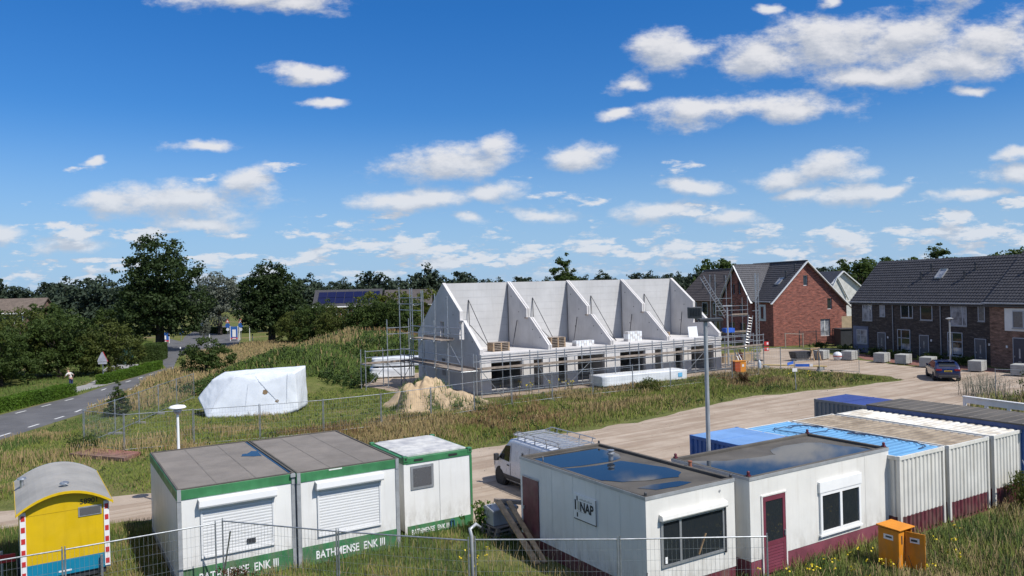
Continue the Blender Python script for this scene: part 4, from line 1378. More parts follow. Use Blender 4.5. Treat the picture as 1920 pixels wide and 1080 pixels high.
u2 = thing('site_canteen', 'wide white cabin with maroon door and twin window, puddled flat roof', 'site cabin', (6.18, 20.43), U_ROT, 'white cabins with maroon base')
W, D_ = 6.2, 2.95
MB().box(0, W, 0, D_, .50, 2.66).build('wall', M_cream, u2)
MB().box(.01, W - .01, .01, D_ - .01, .0, .499).build('base_band', mat('faded_maroon', (.20, .055, .075), .55, 0, .2, 1.3, streak=.2), u2)
MB().box(.02, W - .02, .02, D_ - .02, 2.64, 2.675).build('roof', M_felt_d, u2)
parapet(u2, 0, W, 0, D_, 2.661)
trim(u2, 0, W, 0, D_, 2.66, 2.745)
puddle(u2, [(.17, .3), (.35, .16), (2.4, .16), (4.6, .16), (5.9, .17), (6.02, .6), (5.6, 1.1), (5.5, 1.9), (5.1, 2.2), (4.2, 2.3), (3.4, 2.05), (3.0, 1.55), (2.2, 1.75), (1.2, 2.0), (.5, 2.5), (.17, 2.6)], 2.684, amp=.13, seed=14)
for (cx, cy) in ((.08, .10), (W - .08, .10), (W - .08, D_ - .08), (.08, D_ - .08)):
    MB().box(cx - .05, cx + .05, cy - .05, cy + .05, 2.761, 2.80).lathe([(.04, 0), (.045, .08), (.02, .10)], 8, (cx, cy, 2.80)).build('lifting_eye', M_maroon, u2)
fr = MB()
fr.box(.42, .47, -.03, -.001, .03, 2.16).box(1.38, 1.43, -.03, -.001, .03, 2.16).box(.42, 1.43, -.035, -.001, 2.161, 2.20)
fr.build('door_frame', M_cream, u2)
d = thing('door', None, None)
d.parent = u2
MR = mat('door_maroon', (.17, .035, .055), .5, 0, .1, 2)
MB().box(.47, .58, -.025, -.001, .06, 2.15).box(1.27, 1.38, -.025, -.001, .06, 2.15).box(.58, 1.27, -.025, -.001, 2.02, 2.15).box(.58, 1.27, -.025, -.001, .80, .92).build('door_leaf', MR, d)
for i in range(9):
    MB().prism([(-.002, .065 + i * .081), (-.028, .072 + i * .081), (-.018, .143 + i * .081), (-.002, .145 + i * .081)], 'x', .585, 1.265).build('panel_board', MR, d)
MB().box(.58, 1.27, -.012, -.001, .92, 2.02).build('pane', M_glass, d)
MB().box(1.30, 1.34, -.06, -.026, .98, 1.14).build('handle', M_steel, d)
wn = framed_window(u2, 2.84, 4.70, .70, 1.88, [3.77], fm=M_letter, fw=.085, proud=.06)
MB().box(2.80, 4.74, -.075, -.001, 1.885, 2.20).build('shutter_box', M_letter, u2, bevel=.008)
MB().box(2.80, 4.74, -.082, -.002, .64, .695).build('sill', M_letter, u2)
MB().box(5.0, 5.012, -.006, -.001, .51, 2.65).build('panel_joint', M_cream, u2)
MB().box(-.012, -.001, .5, .56, .51, 2.64).build('panel_joint', M_cream, u2)
MB().lathe([(.07, 0), (.07, .06), (.05, .07), (.05, .20), (.065, .21), (.065, .23)], 12, (-.28, 1.9, 2.67)).build('flue_pipe', mat('clay_flue', (.30, .11, .06), .7), u2)


# ------------------------------------------------------------------ shipping containers
def corrugate(mb, p0, p1, z0, z1, nrm, pitch=.20, depth=.036):
    """corrugated wall between two ground points; nrm points outward"""
    a, b = Vector((*p0, 0)), Vector((*p1, 0))
    ln = (b - a).length
    d = (b - a) / ln
    n = max(2, int(ln / pitch))
    q = ln / n
    prof = []
    for i in range(n):
        s = i * q
        prof += [(s, 0), (s + q * .36, 0), (s + q * .5, -depth), (s + q * .86, -depth)]
    prof.append((ln, 0))
    N_ = Vector((*nrm, 0))
    base = len(mb.v)
    for s, o in prof:
        p = a + d * s + N_ * o
        mb.v += [(p.x, p.y, z0), (p.x, p.y, z1)]
    for i in range(len(prof) - 1):
        k = base + 2 * i
        mb.f.append((k, k + 2, k + 3, k + 1))


def container(name, label, o, W, L, H, m_wall, m_roof, band=None, m_band=None, rot=U_ROT, group='shipping containers', flat_roof=False, roof_pitch=.26):
    t = thing(name, label, 'container', o, rot, group)
    e = .055
    segs = [((0 + e, 0), (W - e, 0), (0, -1)), ((W, e), (W, L - e), (1, 0)), ((W - e, L), (e, L), (0, 1)), ((0, L - e), (0, e), (-1, 0))]
    for i, (a, b, nr) in enumerate(segs):
        mb = MB()
        corrugate(mb, (a[0] - nr[0] * .012, a[1] - nr[1] * .012), (b[0] - nr[0] * .012, b[1] - nr[1] * .012), (band or .14), H - .10, nr)
        mb.build('wall_panel', m_wall, t)
        if band:
            mb = MB()
            corrugate(mb, (a[0] - nr[0] * .012, a[1] - nr[1] * .012), (b[0] - nr[0] * .012, b[1] - nr[1] * .012), .12, band, nr)
            mb.build('wall_band', m_band, t)
    MB().box(.06, W - .06, .06, L - .06, .0, .13).build('floor_frame', m_band or m_wall, t)
    f = MB()
    f.box(0, W, -.002, .06, H - .11, H).box(0, W, L - .06, L + .002, H - .11, H).box(-.002, .06, .06, L - .06, H - .11, H).box(W - .06, W + .002, .06, L - .06, H - .11, H)
    f.build('top_rail', m_wall, t)
    for cx in (0, W - .09):
        for cy in (0, L - .09):
            MB().box(cx - .004, cx + .094, cy - .004, cy + .094, .1, H - .111).build('corner_post', m_wall, t)
            MB().box(cx - .01, cx + .10, cy - .01, cy + .10, H - .12, H + .015).build('corner_casting', m_wall, t, bevel=.012)
    r = MB()
    if flat_roof:
        r.box(.03, W - .03, .03, L - .03, H - .05, H + .004)
        s = L * .45
        r.box(.03, W - .03, s, s + .06, H + .005, H + .02)
    else:
        n = int((L - .12) / roof_pitch)
        q = (L - .12) / n
        base = 0
        prof = []
        for i in range(n):
            s = .06 + i * q
            prof += [(s, 0), (s + q * .42, 0), (s + q * .5, .028), (s + q * .92, .028)]
        prof.append((L - .06, 0))
        for s, o_ in prof:
            r.v += [(.06, s, H - .03 + o_), (W - .06, s, H - .03 + o_)]
        for i in range(len(prof) - 1):
            k = 2 * i
            r.f.append((k, k + 1, k + 3, k + 2))
    r.build('roof', m_roof, t)
    return t


cB = (math.cos(R(U_ROT)), math.sin(R(U_ROT)))
cA = (-cB[1], cB[0])
def along(o, b, a):
    return (o[0] + cB[0] * b + cA[0] * a, o[1] + cB[1] * b + cA[1] * a)
C0 = (11.62, 23.30)
c1 = container('shipping_container', 'white container with bright blue ribbed roof beside the wide cabin', C0, 2.44, 6.06, 2.52, M_white_cont, M_blue_roof, .66, M_maroon)
c2 = container('shipping_container', 'white container with tan weathered ribbed roof', along(C0, 2.70, 0), 2.44, 6.06, 2.50, M_white_cont, M_tan_roof, .66, M_maroon)
c3 = container('shipping_container', 'white container with white ribbed roof at the right edge', along(C0, 5.46, 0), 2.44, 6.06, 2.48, M_white_cont, M_white_roof, .66, M_maroon)
c5 = container('small_container', 'small blue container with pale flat roof behind the lamp post', (7.42, 25.35), 2.4, 2.35, 2.55, M_blue_paint, M_blue_top, None, None, group='shipping containers', flat_roof=True)
M_greywall = mat('grey_container_paint', (.22, .22, .215), .6, 0, .08, 1, streak=.15)
c4 = container('small_container', 'grey walled container with deep blue roof at the far end', along((18.0, 26.9), 0, 6.2), 2.3, 2.6, 2.62, M_greywall, mat('deep_blue_roof', (.03, .055, .22), .6, 0, .1, 1.2), None, None, flat_roof=True)
c6 = thing('felt_roofed_container', 'long container with black felt roof and blue edge behind the white one', 'container', (18.0, 26.9), U_ROT, 'shipping containers')
MB().box(0, 2.4, 0, 6.1, .05, 2.5).build('wall', M_blue_paint, c6)
MB().box(-.05, 2.45, -.05, 6.2, 2.501, 2.64).build('fascia', mat('blue_fascia', (.02, .05, .16), .5), c6)
rf = MB().box(-.06, 2.46, -.06, 6.22, 2.641, 2.69).build('roof', M_felt_d, c6)
for i in range(13):
    MB().box(-.05, 2.45, .2 + i * .46, .235 + i * .46, 2.691, 2.703).build('felt_lap', M_felt, rf)

# tangle of cable on the blue roof
cp = []
g_ = random.Random(3)
q = Vector((1.2, 5.2))
hd = 0
for i in range(150):
    hd += g_.uniform(-.75, .75)
    tgt = Vector((1.45 + .5 * math.sin(i * .11), 5.4 - 4.6 * i / 150))
    q = q + Vector((math.cos(hd), math.sin(hd))) * .16
    q = q.lerp(tgt, .10)
    q.x = min(2.2, max(.2, q.x))
    q.y = min(5.8, max(.25, q.y))
    cp.append((q.x, q.y, 2.52 + .045 + .012 * math.sin(i)))
w_ = MB()
w_.path(cp, .017, 5)
cb_ = w_.build('cable_tangle', mat('dark_cable', (.03, .05, .10), .6))
cb_.location = (*C0, 0)
cb_.rotation_euler = (0, 0, R(U_ROT))
tag(cb_, 'dark cable lying in loops on the bright blue container roof', 'cable')


# ------------------------------------------------------------------ yellow cabin on wheels
yc = thing('site_wagon', 'yellow site wagon with curved grey roof and teal base', 'site wagon', (-13.04, 20.09), U_ROT + 2)
W, L = 2.08, 4.1
def arc(w0, w1, z_e, rise, n=14):
    return [(w0 + (w1 - w0) * i / n, z_e + rise * (1 - (2 * i / n - 1) ** 2)) for i in range(n + 1)]
prof = [(0, .62), (0, 2.40)] + arc(0, W, 2.40, .36)[1:-1] + [(W, 2.40), (W, .62)]
MB().prism([(0, .98)] + prof[1:-1] + [(W, .98)], 'y', 0, L).build('body', M_yellow, yc)
MB().box(-.004, W + .004, -.004, L + .004, .58, .979).build('base_band', M_teal, yc)
outer = arc(-.08, W + .08, 2.40, .43)
inner = arc(-.08, W + .08, 2.36, .43)
MB().prism(outer + inner[::-1], 'y', -.16, L + .12).build('roof', M_roofgrey, yc, smooth=False)
e1 = arc(-.09, W + .09, 2.41, .435)
e2 = arc(-.09, W + .09, 2.345, .435)
MB().prism(e1 + e2[::-1], 'y', -.20, -.161).build('roof_edge', M_yellow, yc)
MB().prism(e1 + e2[::-1], 'y', L + .121, L + .16).build('roof_edge', M_steel_l, yc)
MB().box(-.095, -.081, -.16, L + .12, 2.33, 2.41).build('roof_edge', M_yellow, yc)
MB().box(W + .081, W + .095, -.16, L + .12, 2.33, 2.41).build('roof_edge', M_yellow, yc)
for xx in (.0, W - .13):
    st = MB().box(xx, xx + .13, -.03, -.001, .62, 2.40).build('marker_strip', M_reflw, yc)
    for i in range(6):
        MB().box(xx + .02, xx + .11, -.036, -.0305, .68 + i * .30, .82 + i * .30).build('red_field', M_red, st)
wn = MB().box(1.34, 1.90, -.02, -.001, 2.06, 2.32).build('window', M_alu, yc)
MB().box(1.37, 1.87, -.026, -.0205, 2.09, 2.29).build('pane', M_glass_b, wn)
text('lettering', '58901', .19, M_letterk, yc, (1.38, -.008, 2.40), sx=.95, offset=.003)
MB().box(.02, W - .02, -.004, -.001, 2.275, 2.283).build('panel_joint', mat('yellow_joint', (.35, .22, .0), .6), yc)
MB().box(.85, 1.15, -.012, -.001, .66, .70).build('label_plate', M_letter, yc)
for (cx, cy, h) in ((.10, 2.7, .22), (1.06, .55, .06)):
    zc = 2.40 + .43 * (1 - (2 * (cx + .08) / (W + .16) - 1) ** 2)
    MB().lathe([(.05, -.06), (.05, h), (.12, h + .01), (.11, h + .05), (.03, h + .08)], 12, (cx, cy, zc)).build('roof_vent', M_steel, yc)
for cx in (-.07, W - .13):
    for cy in (2.0,):
        w = MB().path([(cx, cy, .34), (cx + .2, cy, .34)], .34, 20).build('wheel', M_black, yc)
        MB().path([(cx - .006, cy, .34), (cx + .206, cy, .34)], .19, 14).build('rim', M_steel, w)
MB().box(.1, W - .1, .05, L - .05, .42, .578).build('chassis', M_dark, yc)
MB().path([(1.86, -.10, .0), (1.86, -.10, .95)], .035, 8).build('jack_post', M_steel, yc)
MB().path([(.3, -.06, .0), (.3, -.06, .6)], .04, 8).build('jack_post', M_steel, yc)
MB().path([(W + .02, L - .2, 2.3), (W + .06, L - .2, 2.2), (W + .06, L - .2, .7)], .025, 6).build('downpipe', M_yellow, yc)
# striped barrier board and orange box behind the wagon
bb = thing('barrier_board', 'red and white striped barrier board at the left picture edge', 'barrier', (-15.6, 20.3), 28)
for i in range(6):
    MB().box(-.6 + i * .42, -.18 + i * .42, -.02, .02, .78, 1.0).build('stripe_panel', M_red if i % 2 else M_reflw, bb)
for xx in (-.4, 1.6):
    MB().box(xx - .03, xx + .03, .021, .06, 0, 1.1).build('post', M_steel, bb)
    MB().box(xx - .35, xx + .35, .07, .3, 0, .1).build('foot', M_black, bb)
ob = thing('orange_box', 'orange cabinet partly cut off at the lower left corner', 'cabinet', (-13.35, 17.9), 30)
MB().box(-.5, .0, 0, .5, .05, .95).build('body', M_orange, ob, bevel=.01)
MB().box(-.53, .03, -.03, .53, .951, 1.0).build('lid', M_orange, ob, bevel=.01)
for xx in (-.45, -.1):
    MB().box(xx, xx + .06, .05, .11, 0, .049).build('leg', M_dark, ob)

# ------------------------------------------------------------------ orange electrical cabinet, door open
oc = thing('power_cabinet', 'orange power cabinet with its door open in front of the cabins', 'cabinet', (10.30, 20.80), U_ROT)
b = MB()
b.box(0, .03, 0, .60, .06, 1.08).box(.03, .60, .57, .60, .06, 1.08).box(.57, .60, .0, .569, .06, 1.08).box(.03, .569, .0, .569, .06, .09)
b.build('body', M_orange, oc)
MB().box(.031, .26, -.001, .03, .091, 1.079).build('front_panel', M_orange, oc)
MB().prism([(-.06, 1.11), (.64, 1.11), (.64, 1.16), (-.06, 1.135)], 'x', -.04, .68).build('roof', M_orange, oc, bevel=.006)
MB().box(.11, .16, -.006, -.0015, .72, .95).build('window_slot', M_dark, oc)
MB().box(.1, .5, .40, .56, .3, .92).build('switchgear', M_dark, oc)
dr = MB().box(0, .50, -.012, .012, .08, 1.06).build('door', M_orange, oc)
dr.location = (.275, -.02, 0)
dr.rotation_euler = (0, 0, R(-78))
pl = MB().box(.12, .36, -.016, -.0125, .78, .92).build('label_plate', M_reflw, dr)
MB().box(.15, .31, -.018, -.0165, .82, .88).build('label_print', M_dark, pl)
pl = MB().box(-.004, -.001, .16, .44, .80, .94).build('label_plate', M_reflw, oc)
MB().box(-.006, -.0042, .20, .38, .85, .90).build('label_print', M_dark, pl)
for zz in (.25, .85):
    MB().tube((.275, -.022, zz), (.275, -.022, zz + .08), .014, 6).build('hinge', M_dark, oc)
for (xx, yy) in ((.05, .05), (.55, .05), (.05, .55), (.55, .55)):
    MB().box(xx - .03, xx + .03, yy - .03, yy + .03, 0, .059).build('leg', M_dark, oc)

# ------------------------------------------------------------------ crate, pallets, planks
pal = []
for k_ in range(3):
    p = thing('pallet', ['bottom pallet under the silver box beside the NAP cabin', 'middle pallet under the silver box beside the NAP cabin', 'top pallet directly under the silver box'][k_], 'pallet', (-.45, 24.75, k_ * .145), U_ROT + 4 * k_, 'pallets beside the NAP cabin')
    for i in range(6):
        MB().box(-.6, .6, -.4 + i * .14, -.29 + i * .14, .11, .14).build('board', M_wood_g, p)
    for yy in (-.4, -.02, .34):
        MB().box(-.6, .6, yy, yy + .1, 0, .03).build('runner', M_wood_g, p)
        for xx in (-.6, -.06, .48):
            MB().box(xx, xx + .12, yy, yy + .1, .03, .11).build('block', M_wood_g, p)
bx_ = thing('tool_box', 'silver metal tool box on pallets beside the NAP cabin', 'tool box', (-.55, 24.72, .44), U_ROT)
MB().box(-.45, .45, -.3, .3, 0, .42).build('body', M_steel_l, bx_, bevel=.015)
MB().prism([(-.33, .421), (.33, .421), (.33, .50), (.2, .58), (-.33, .50)], 'x', -.48, .48).build('lid', M_steel_l, bx_, bevel=.015)
MB().box(-.08, .08, -.345, -.301, .28, .40).build('latch', M_dark, bx_)
lean = [((.52, 22.0, .03), (-.62, 24.38, 1.22), .19, .05, 'longest timber plank leaning on the silver box'), ((.74, 22.1, .03), (-.28, 24.42, 1.18), .15, .05, 'shorter timber plank leaning beside the longest one')]
for (a, b, w, h, lb) in lean:
    o = MB().bar(a, b, w, h).build('timber_plank', M_wood)
    tag(o, lb, 'plank', 'planks leaning by the NAP cabin')
for i, (a, b) in enumerate([((-.75, 25.0, 1.08), (.1, 24.65, 1.08)), ((-.7, 24.85, 1.10), (.12, 24.5, 1.10))]):
    o = MB().bar(a, b, .11, .11).build('timber_offcut', M_wood_g)
    tag(o, ['short beam lying on top behind the silver box', 'short beam lying furthest back on the silver box'][i], 'timber', 'planks leaning by the NAP cabin')

# ------------------------------------------------------------------ prefab concrete houses under construction
def wall_strips(mb, axis_fixed, f0, f1, y0, y1, z0, top, holes, brk=()):
    """wall in the (y, z) plane between x = f0 and f1 (axis 'x') or in (x, z) plane (axis 'y'); top(y) piecewise linear, holes (ya, yb, za, zb)"""
    ys = sorted({y0, y1, *[b for b in brk if y0 < b < y1], *[h[0] for h in holes], *[h[1] for h in holes]})
    for a, b in zip(ys[:-1], ys[1:]):
        ta, tb = top(a + 1e-5), top(b - 1e-5)
        hs = sorted([h for h in holes if h[0] <= a + 1e-6 and h[1] >= b - 1e-6], key=lambda h: h[2])
        z = z0
        for h in hs:
            if h[2] > z + 1e-4:
                mb.prism([(a, z), (b, z), (b, h[2]), (a, h[2])], axis_fixed, f0, f1)
            z = h[3]
        mb.prism([(a, z), (b, z), (b, tb), (a, ta)], axis_fixed, f0, f1)


HB = 30.26
M_joint = mat('joint_grey', (.40, .395, .385), .9, 0, .05, 2)
ch = thing('concrete_house_shell', 'row of four unfinished white concrete houses with stepped gable walls', 'building', (-2.39, 57.17), HB)
BAY, NB, DEP, RID = 6.1, 4, 11.5, 6.25
PROF = [(0, 3.35), (2.65, 5.48), (3.2, 5.48), (3.2, 6.18), (RID, 8.45), (DEP, 4.3)]
def top_prof(y):
    for (a, za), (b, zb) in zip(PROF[:-1], PROF[1:]):
        if a <= y <= b and b > a:
            if a == 2.65 and b == 3.2:
                return 5.48
            return za + (zb - za) * (y - a) / (b - a)
    return PROF[-1][1]
BRK = [2.65, 3.2, RID]
for i in range(NB + 1):
    x0 = i * BAY
    holes = []
    if i == 0:
        holes = [(2.55, 3.35, 4.0, 5.35), (6.2, 6.9, 4.0, 5.3)]
    if i == NB:
        holes = [(2.6, 3.3, 4.2, 5.0)]
    if i in (0, NB):
        mb = MB()
        wall_strips(mb, 'x', x0 - .14, x0 + .14, 0, DEP, 3.0, top_prof, holes, BRK)
        mb.build('gable_wall', M_concrete, ch)
    else:
        for (a, b) in ((-.17, -.025), (.025, .17)):
            mb = MB()
            wall_strips(mb, 'x', x0 + a, x0 + b, 0, DEP, 3.0, top_prof, [], BRK)
            mb.build('party_wall_leaf', M_concrete, ch)
        MB().box(x0 - .3, x0 + .3, 3.0, 3.35, 5.38, 5.46).build('joint_bracket', M_wood_g, ch)
        MB().tube((x0 - .19, RID - .12, 3.05), (x0 - .19, RID - .12, 8.2), .03, 6).build('joint_seal', M_dark, ch)
    for (ya, za) in ((1.2, 3.9), (2.3, 4.5), (4.4, 5.9), (5.0, 4.4), (5.6, 7.2)):
        xs_ = x0 - (.14 if i in (0, NB) else .17)
        MB().path([(xs_ - .004, ya, za), (xs_ + .02, ya, za)], .055, 8).build('lifting_socket', M_dark, ch)
    # ground floor walls across the house
    mb = MB()
    wall_strips(mb, 'x', x0 - .16, x0 + .16, 0.34, DEP, 0, lambda y: 2.72, [(6.0, 6.7, .9, 2.3)] if i == 0 else [], [])
    mb.build('ground_floor_wall', M_concrete, ch)
for i in range(NB):
    a, b = i * BAY + .19, (i + 1) * BAY - .19
    # long stability panel under the ridge
    MB().box(a, b, RID + .02, RID + .2, 3.0, 8.40).build('spine_panel', M_panel, ch)
    for zz in (3.6, 4.2, 4.8, 5.4, 6.0, 6.6, 7.2, 7.8):
        yy = RID + .02
        MB().bar((a, yy - .002, zz), (b, yy - .002, zz), .008, .016).build('panel_joint', M_joint, ch)
    # push-pull props
    px_ = a + 2.0 + .15 * i
    pr = MB().tube((px_, RID - .02, 7.0), (px_ + .25, 3.0, 3.02), .03, 6).tube((px_, RID - .02, 7.0), (px_ - .05, RID - .3, 3.1), .03, 6).build('push_prop', M_dark, ch)
    MB().tube((px_ + .12, RID - .02, 4.9), (px_ + .25, 3.0, 3.05), .03, 6).build('push_prop', M_dark, ch)
    MB().tube((b - .05, 4.6, 5.2), (b - .9, 4.0, 3.05), .035, 6).build('push_prop', M_dark, ch)
MB().box(.141 - .3, NB * BAY + .16, -.06, DEP + .05, 2.73, 2.999).build('floor_deck', M_concrete, ch)
def front_openings(i):
    s = i * BAY
    if i % 2 == 0:
        return [(s + .80, s + 3.5), (s + 4.55, s + 5.4)]
    return [(s + .75, s + 1.6), (s + 2.6, s + 5.3)]
ops = [q for i in range(NB) for q in front_openings(i)]
mb = MB()
wall_strips(mb, 'y', .02, .33, -.15, NB * BAY + .15, 0, lambda y: 2.725, [(a, b, .12, 2.52) for a, b in ops], [])
mb.build('front_wall', M_concrete, ch)
for a, b in ops:
    MB().box(a, b, .10, .25, 2.30, 2.44).build('lintel', M_concrete, ch)
MB().box(-.1, NB * BAY + .1, DEP - .3, DEP, 0, 2.72).build('rear_wall', M_concrete, ch)
MB().box(-.1, NB * BAY + .1, .34, DEP - .31, 0.013, .10).build('ground_slab', M_concrete, ch)
MB().box(1.5, 1.54, -.01, .019, .5, .62).build('yellow_notice', mat('notice_yellow', (.6, .45, .02), .6), ch)

# loads standing on the deck
def local(root, x, y, z=0):
    c, s = math.cos(root.rotation_euler.z), math.sin(root.rotation_euler.z)
    return (root.location.x + c * x - s * y, root.location.y + s * x + c * y, z)


def timber_stack(label, x, y, w, d, n):
    t = thing('plank_stack', label, 'stack', local(ch, x, y, 3.0), HB, 'loads on the concrete deck')
    for k_ in range(n):
        for j in range(4):
            MB().box(-w / 2, w / 2, -d / 2 + j * d / 4, -d / 2 + (j + 1) * d / 4 - .03, k_ * .13, k_ * .13 + .045).build('plank', M_wood_g, t)
        if k_ < n - 1:
            for xx in (-w / 2 + .02, -.05, w / 2 - .12):
                MB().box(xx, xx + .1, -d / 2, d / 2 - .03, k_ * .13 + .046, k_ * .13 + .129).build('batten', M_wood, t)
    return t


timber_stack('stack of planks on the deck of the leftmost bay', 2.5, 1.9, 1.5, 1.0, 6)
timber_stack('stack of planks on the deck of the second bay', 7.6, 1.6, 1.45, 1.0, 7)
timber_stack('low stack of planks on the deck of the fourth bay', 19.8, 2.6, 1.2, .9, 5)
def block_load(label, x, y, nx, nz):
    t = thing('block_load', label, 'blocks', local(ch, x, y, 3.0), HB, 'loads on the concrete deck')
    g = random.Random(int(x * 10))
    for i in range(nx):
        for k_ in range(nz):
            for j in range(2):
                jz = g.uniform(0, .04)
                MB().box(-nx * .13 + i * .26, -nx * .13 + i * .26 + .22 + jz * .4, -.32 + j * .33, -.01 + j * .33 - jz, k_ * .21, k_ * .21 + .205).build('block', M_plastic_w if (i + k_) % 3 else M_concrete, t)
    return t


block_load('low load of white blocks on the deck of the second bay', 10.2, 1.3, 7, 2)
block_load('taller load of white blocks on the deck of the third bay', 16.0, 2.0, 6, 4)
o = MB().box(-.55, .55, -.03, .03, 0, .95).build('white_sheet', M_plastic_w)
o.location = local(ch, 22.7, 1.6, 3.0)
o.rotation_euler = (R(-8), 0, R(HB))
tag(o, 'white rectangular sheet standing on the deck of the last bay', 'sheet')


# ------------------------------------------------------------------ scaffolding
def scaffold(name, label, o, rot, xs, ys, top, decks, rails, braces=(), tops=None):
    """tube scaffold: xs, ys positions of standards; decks list of (z, x0, x1); rails list of z on the outer row"""
    t = thing(name, label, 'scaffold', o, rot, 'tube scaffolds round the concrete houses')
    for i, xx in enumerate(xs):
        for j, yy in enumerate(ys):
            h = top if tops is None else tops[(i, j)] if (i, j) in tops else top
            s = MB().tube((xx, yy, 0), (xx, yy, h), .042, 6).build('standard', M_steel, t)
            MB().box(xx - .08, xx + .08, yy - .08, yy + .08, 0.001, .012).build('base_plate', M_steel, s)
    for (z, a, b) in decks:
        n = 4
        wy = (max(ys) - min(ys) - .08) / n
        ln = b - a
        m_ = max(1, round(ln / 2.45))
        for k_ in range(m_):
            for j in range(n):
                y0 = min(ys) + .04 + j * wy
                MB().box(a + ln * k_ / m_ + .01, a + ln * (k_ + 1) / m_ - .01, y0 + .008, y0 + wy - .008, z + .004 * ((k_ + j) % 2), z + .045 + .004 * ((k_ + j) % 2)).build('deck_board', M_wood_g, t)
        MB().box(a, b, min(ys) - .025, min(ys) + .0, z + .03, z + .19).build('toe_board', M_wood_g, t)
        for xx in xs:
            if a - .1 <= xx <= b + .1:
                MB().tube((xx, min(ys) - .08, z - .04), (xx, max(ys) + .08, z - .04), .026, 5).build('transom', M_steel, t)
        for yy in ys:
            MB().tube((a - .05, yy, z - .09), (b + .05, yy, z - .09), .026, 5).build('ledger', M_steel, t)
    for (z, a, b, yy) in rails:
        MB().tube((a - .05, yy - .04, z), (b + .05, yy - .04, z), .034, 5).build('guard_rail', M_steel, t)
    for (p, q) in braces:
        MB().tube(p, q, .026, 5).build('brace', M_steel, t)
    return t


XS = [-1.0 + 2.42 * i for i in range(13)]
sc = scaffold('front_scaffold', 'long low tube scaffold along the front of the concrete houses', local(ch, 0, -1.75), HB, XS, [0.0, 1.15], 3.15,
              [(2.05, XS[0], XS[-1])], [(2.55, XS[0], XS[-1], 0), (3.05, XS[0], XS[-1], 0), (2.55, XS[9], XS[-1], 1.2), (3.05, XS[9], XS[-1], 1.2), (.35, XS[0], XS[-1], 0), (2.55, XS[0], XS[9], 1.2), (1.1, XS[0], XS[6], 1.2), (.35, XS[0], XS[-1], 1.2)],
              [((XS[0], -.03, 2.0), (XS[0] + 1.5, -.5, 0)), ((XS[2], -.03, 2.0), (XS[2] + 1.0, -.6, 0)), ((XS[3], 0, .2), (XS[4], 0, 2.0)), ((XS[8], 0, .2), (XS[9], 0, 2.0)), ((XS[10], -.03, 2.0), (XS[10] + 1.3, -.4, 0)), ((XS[11], 0, 2.0), (XS[12], 0, .2)), ((XS[11], 0, .2), (XS[12], 0, 2.0))])
YS2 = [-1.6 + 2.3 * i for i in range(6)]
# scaffold along the left gable: its long side runs to the back of the house
sc2 = scaffold('gable_scaffold', 'tall tube scaffold tower against the left concrete gable', local(ch, -1.35, -1.6), HB + 90, [0, 2.3, 4.6, 6.9, 9.2, 11.5], [-.05, 1.1], 5.6,
               [(2.05, 0, 11.5), (4.05, 3.6, 9.2)], [(2.55, 0, 11.5, 1.15), (3.05, 0, 11.5, 1.15), (4.55, 2.3, 9.2, 1.15), (5.05, 2.3, 9.2, 1.15), (6.3, 6.9, 11.5, 1.15), (6.8, 6.9, 11.5, 1.15), (1.1, 2.3, 6.9, 1.15), (4.5, 2.3, 9.2, .0), (5.0, 2.3, 9.2, 0), (7.3, 6.9, 11.5, 1.15)],
               [((4.6, 1.1, .2), (6.9, 1.1, 2.0)), ((9.2, 1.1, 2.0), (11.5, 1.1, .2)), ((6.9, 1.1, 4.0), (9.2, 1.1, 2.2)), ((2.3, 0, 2.2), (4.6, 0, 4.0))],
               {(0, 0): 3.15, (0, 1): 3.15, (1, 0): 5.3, (1, 1): 3.6, (2, 0): 7.4, (3, 0): 7.6, (3, 1): 7.9, (4, 0): 7.9, (4, 1): 8.1, (5, 0): 8.1, (5, 1): 8.2, (2, 1): 5.6})
sc3 = scaffold('rear_scaffold', 'lower tube scaffold with board walkway beside the wrapped packs', local(ch, -4.4, 8.6), HB, [-1.6, .3, 2.2], [0, 1.1], 3.2,
               [(2.05, -1.6, 2.2)], [(2.6, -1.6, 2.2, 0), (3.1, -1.6, 2.2, 0), (4.4, .3, 2.2, 0), (4.9, .3, 2.2, 0)], [((-1.6, 0, .2), (.3, 0, 2.0)), ((2.2, 0, .2), (.3, 0, 2.0))], {(1, 0): 5.6, (2, 0): 5.6})

# wrapped packs beside the scaffold
def wrapped_pack(name, label, o, rot, L, W_, H_, seed, m=M_plastic_w, amp=.04, group=None):
    t = thing(name, label, 'pack', o, rot, group)
    bm = bmesh.new()
    bmesh.ops.create_cube(bm, size=1)
    bmesh.ops.scale(bm, vec=(L, W_, H_), verts=bm.verts)
    bmesh.ops.translate(bm, vec=(L / 2, W_ / 2, H_ / 2 + .1), verts=bm.verts)
    bmesh.ops.subdivide_edges(bm, edges=bm.edges, cuts=11, use_grid_fill=True)
    for v_ in bm.verts:
        p = v_.co.copy()
        n1 = mnoise.noise(Vector((p.x * 1.1 + seed, p.y * 1.1, p.z * 2.2)))
        n2 = mnoise.noise(Vector((p.x * 4 + seed, p.y * 4, p.z * 5)))
        v_.co += Vector((n2 * .5, n1 + .4 * n2, n1 * .7 + .3 * n2)) * amp
        if v_.co.z < .02:
            v_.co.z = .02
    me = bpy.data.meshes.new('wrap')
    bm.to_mesh(me)
    bm.free()
    link('wrap', me, m, t, smooth=True)
    for xx in (L * .15, L * .5, L * .85):
        MB().box(xx - .05, xx + .05, .05, W_ - .05, 0, .1).build('skid', M_wood_g, t)
    return t


